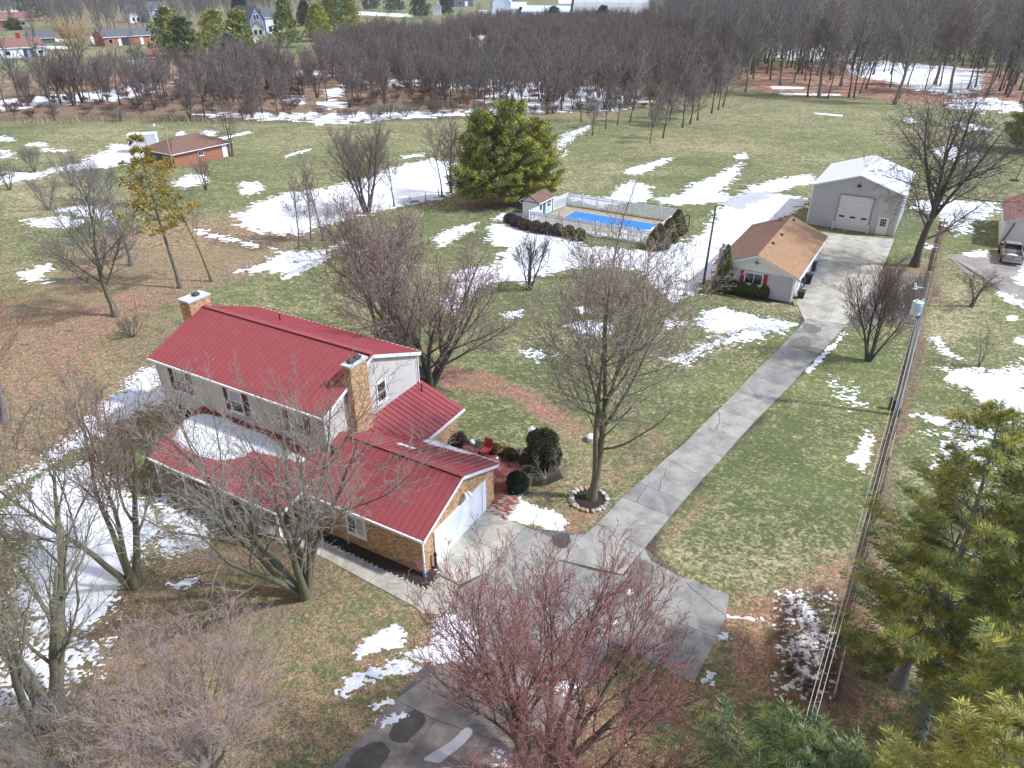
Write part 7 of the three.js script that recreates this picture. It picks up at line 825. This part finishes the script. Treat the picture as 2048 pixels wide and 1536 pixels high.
// ---------- shrubs ----------
const BOX = [[0.078, 0.111, 0.033], [0.121, 0.155, 0.044], [0.166, 0.189, 0.056]], BOXY = [[0.108, 0.118, 0.036], [0.162, 0.162, 0.046], [0.208, 0.18, 0.054], [0.082, 0.1, 0.032]], TWIGY = [[0.12, 0.105, 0.085], [0.085, 0.075, 0.06], [0.15, 0.13, 0.105]], cone = (f) => Math.pow(Math.max(0, 1 - f), 0.62) * (f < 0.12 ? 0.75 + f * 2 : 1), ball = (f) => Math.sqrt(Math.max(0, 1 - Math.pow(2 * f - 0.85, 2) * 0.86));
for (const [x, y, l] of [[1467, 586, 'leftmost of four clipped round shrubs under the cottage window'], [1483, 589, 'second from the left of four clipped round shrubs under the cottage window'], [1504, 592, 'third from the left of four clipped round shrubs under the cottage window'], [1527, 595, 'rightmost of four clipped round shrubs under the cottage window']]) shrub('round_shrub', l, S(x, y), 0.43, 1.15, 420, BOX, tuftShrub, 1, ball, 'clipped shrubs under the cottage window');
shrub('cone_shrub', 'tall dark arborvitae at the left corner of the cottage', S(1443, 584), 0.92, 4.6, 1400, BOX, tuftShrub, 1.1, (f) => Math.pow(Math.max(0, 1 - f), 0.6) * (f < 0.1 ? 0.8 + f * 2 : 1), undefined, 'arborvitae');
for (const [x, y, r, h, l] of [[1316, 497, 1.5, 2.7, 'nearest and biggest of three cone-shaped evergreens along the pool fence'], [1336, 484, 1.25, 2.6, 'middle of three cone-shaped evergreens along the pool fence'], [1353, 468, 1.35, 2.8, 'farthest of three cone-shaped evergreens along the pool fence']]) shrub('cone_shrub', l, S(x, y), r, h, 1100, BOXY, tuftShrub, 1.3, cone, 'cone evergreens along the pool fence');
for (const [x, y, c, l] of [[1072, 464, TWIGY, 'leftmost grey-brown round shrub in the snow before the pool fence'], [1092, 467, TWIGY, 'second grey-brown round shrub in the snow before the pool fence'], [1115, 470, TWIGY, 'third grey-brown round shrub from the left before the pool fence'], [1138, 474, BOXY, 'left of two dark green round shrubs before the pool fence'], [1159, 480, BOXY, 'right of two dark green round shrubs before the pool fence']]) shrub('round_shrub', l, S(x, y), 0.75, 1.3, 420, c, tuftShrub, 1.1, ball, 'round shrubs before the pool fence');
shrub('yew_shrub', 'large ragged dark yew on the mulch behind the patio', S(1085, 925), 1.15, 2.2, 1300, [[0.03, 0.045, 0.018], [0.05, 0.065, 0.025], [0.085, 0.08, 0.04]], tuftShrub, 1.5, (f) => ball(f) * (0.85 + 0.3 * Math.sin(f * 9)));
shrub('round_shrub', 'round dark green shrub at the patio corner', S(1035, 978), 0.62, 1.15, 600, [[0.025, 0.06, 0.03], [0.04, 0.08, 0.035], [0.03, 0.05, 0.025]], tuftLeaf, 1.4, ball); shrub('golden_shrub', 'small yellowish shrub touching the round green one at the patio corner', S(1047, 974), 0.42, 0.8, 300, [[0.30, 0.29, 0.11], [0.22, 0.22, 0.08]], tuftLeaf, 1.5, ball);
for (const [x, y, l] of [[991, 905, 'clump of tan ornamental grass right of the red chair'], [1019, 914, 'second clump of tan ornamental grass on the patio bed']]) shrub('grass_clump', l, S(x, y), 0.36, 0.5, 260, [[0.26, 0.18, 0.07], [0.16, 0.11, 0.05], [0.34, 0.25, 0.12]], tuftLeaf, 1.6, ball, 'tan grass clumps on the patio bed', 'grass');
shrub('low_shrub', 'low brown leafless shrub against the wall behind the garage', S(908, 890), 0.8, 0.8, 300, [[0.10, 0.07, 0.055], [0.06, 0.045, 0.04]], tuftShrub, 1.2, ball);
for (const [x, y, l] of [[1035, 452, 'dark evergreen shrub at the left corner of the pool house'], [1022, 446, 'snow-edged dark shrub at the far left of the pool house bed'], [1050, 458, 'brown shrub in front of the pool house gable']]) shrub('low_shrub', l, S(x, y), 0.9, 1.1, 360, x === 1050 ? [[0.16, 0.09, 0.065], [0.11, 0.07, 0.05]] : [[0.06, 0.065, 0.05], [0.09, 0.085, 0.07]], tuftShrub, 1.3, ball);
// dead brown brush patch near the boundary, bushes and reeds along the creek
{ const R = rng(606), list = [], w = surv([[1562, 1215], [1600, 1185], [1665, 1195], [1700, 1260], [1690, 1380], [1640, 1430], [1575, 1420], [1550, 1320]]), g = bareTree({ seed: 900, h: 0.9, r: 0.012, stems: fan(6, 0.9, 0.7, 2), kids: [6, 5, 4], ratio: [0.45, 0.5, 0.5], ang: [0.8, 0.8, 0.8], depth: 3, minR: 0.004, sides: [4, 3, 3, 3], flare: 0 }); for (let i = 0; i < 900; i++) { const x = 8 + R() * 12, z = -27 + R() * 11; if (sdPoly(w, x, z) > (R() - 0.5) * 1.2) list.push([x, z]); } const G = new THREE.Group(); G.name = 'dead_brush'; tag(G, 'tangle of dead rust-brown stems between the parking pad and the pines', 'brush', null, 'stuff'); scene.add(G); for (const [n, geo] of [['stems', g.trunk], ['twigs', g.crown]]) { const im = new THREE.InstancedMesh(geo, M(0.17, 0.075, 0.05, 0.95), list.length), m = new THREE.Matrix4(), c = new THREE.Color(), Q = rng(3); list.forEach(([x, z], i) => { const s = 0.25 + 0.25 * Q(); m.compose(V(x, 0, z), new THREE.Quaternion().setFromAxisAngle(V(0, 1, 0), Q() * 6.28), V(s * 1.3, s, s * 1.3)); im.setMatrixAt(i, m); const k = 0.6 + 0.7 * Q(); c.setRGB(k, k * (0.85 + 0.3 * Q()), k); im.setColorAt(i, c); }); im.name = n; im.userData.kind = 'stuff'; G.add(im); } }
{ const g = bareTree({ seed: 910, h: 2.6, r: 0.03, stems: fan(9, 0.6, 0.75, 6), kids: [7, 6, 5], ratio: [0.4, 0.45, 0.5], ang: [0.6, 0.6, 0.6], depth: 3, minR: 0.014, sides: [4, 3, 3, 3], flare: 0 }), cols = [TWIG.tan, TWIG.brown, TWIG.purple, TWIG.tan]; let f = [];
  for (const [x, y, s, k, l] of [[780, 238, 2.0, 0, 'wide tan leafless bush at the near edge of the thicket'], [745, 240, 1.6, 0, 'tan leafless bush touching the wide one on its left'], [812, 234, 1.7, 0, 'tan leafless bush touching the wide one on its right'], [870, 226, 2.0, 1, 'brown leafless bush right of the wide tan one'], [905, 226, 1.6, 2, 'reddish leafless bush below the thicket near the pines'], [240, 243, 1.5, 0, 'pale leafless bush in the reeds along the creek'], [265, 112, 1.6, 1, 'leafless bush before the brick ranch house'], [285, 116, 1.4, 1, 'leafless bush left of the red barn-style shed'], [640, 232, 1.2, 2, 'small leafless bush by the snowy track crossing'], [692, 240, 1.3, 2, 'red-brown leafless bush right of the snowy track crossing']]) { if (!f[k]) f[k] = plantTree('leafless_bush', l, g, BARK.dark, cols[k], null, S(x, y), x, s); else copyOf(f[k], S(x, y), x, s, l, 'leafless_bush'); const o = scene.children[scene.children.length - 1]; o.userData.category = 'bush'; o.scale.set(s * 1.25, s * 0.8, s * 1.25); } }
{ const R = rng(717), g = bareTree({ seed: 915, h: 1.9, r: 0.03, stems: fan(8, 0.6, 0.75, 6), kids: [7, 6, 5], ratio: [0.4, 0.45, 0.5], ang: [0.6, 0.6, 0.6], depth: 3, minR: 0.016, sides: [4, 3, 3, 3], flare: 0 }), list = scatter([[-60, 236], [-60, 212], [340, 180], [640, 160], [760, 110], [1180, 75], [1440, 110], [1470, 170], [1290, 224], [1050, 230], [700, 238], [300, 240]], 5.5, R, [[[600, 205], [640, 165], [700, 165], [690, 245], [590, 245]]]), G = new THREE.Group(); G.name = 'undergrowth'; tag(G, 'low red-brown brush covering the floor of the bare thicket', 'brush', null, 'stuff'); scene.add(G); for (const [n, geo] of [['stems', g.trunk], ['twigs', g.crown]]) { const im = new THREE.InstancedMesh(geo, M(1, 1, 1, 0.95), list.length), m = new THREE.Matrix4(), c = new THREE.Color(), Q = rng(5); list.forEach((p, i) => { const s = 0.6 + 0.9 * Q(); m.compose(p, new THREE.Quaternion().setFromAxisAngle(V(0, 1, 0), Q() * 6.28), V(s * 1.5, s, s * 1.5)); im.setMatrixAt(i, m); const k = 0.7 + 0.6 * Q(), t = Q(); c.setRGB(0.21 * k, (0.12 + 0.05 * t) * k, (0.095 + 0.04 * t) * k); im.setColorAt(i, c); }); im.name = n; im.userData.kind = 'stuff'; G.add(im); } }
{ const R = rng(707), p = [], w = surv([[-60, 250], [-60, 238], [240, 236], [640, 234], [640, 246], [300, 249]]), g = new MB(); for (let i = 0; i < 9000; i++) { const q = V(-215 + R() * 180, 0, -166 + R() * 26); if (sdPoly(w, q.x, q.z) < 0) continue; const h = 0.8 + 1.1 * R(), a = R() * 6.28, d = 0.05; g.tri(V(q.x - Math.cos(a) * d, 0, q.z - Math.sin(a) * d), V(q.x + Math.cos(a) * d, 0, q.z + Math.sin(a) * d), V(q.x + (R() - 0.5) * 0.5, h, q.z + (R() - 0.5) * 0.5)); } top('reeds', g.geo(), M(0.42, 0.32, 0.20, 0.95), 'pale tan reeds along the creek at the far edge of the field', 'reeds', null, 'stuff'); }
console.log('tree triangles', triCount, 'objects', scene.children.length);
renderer.render(scene, camera);
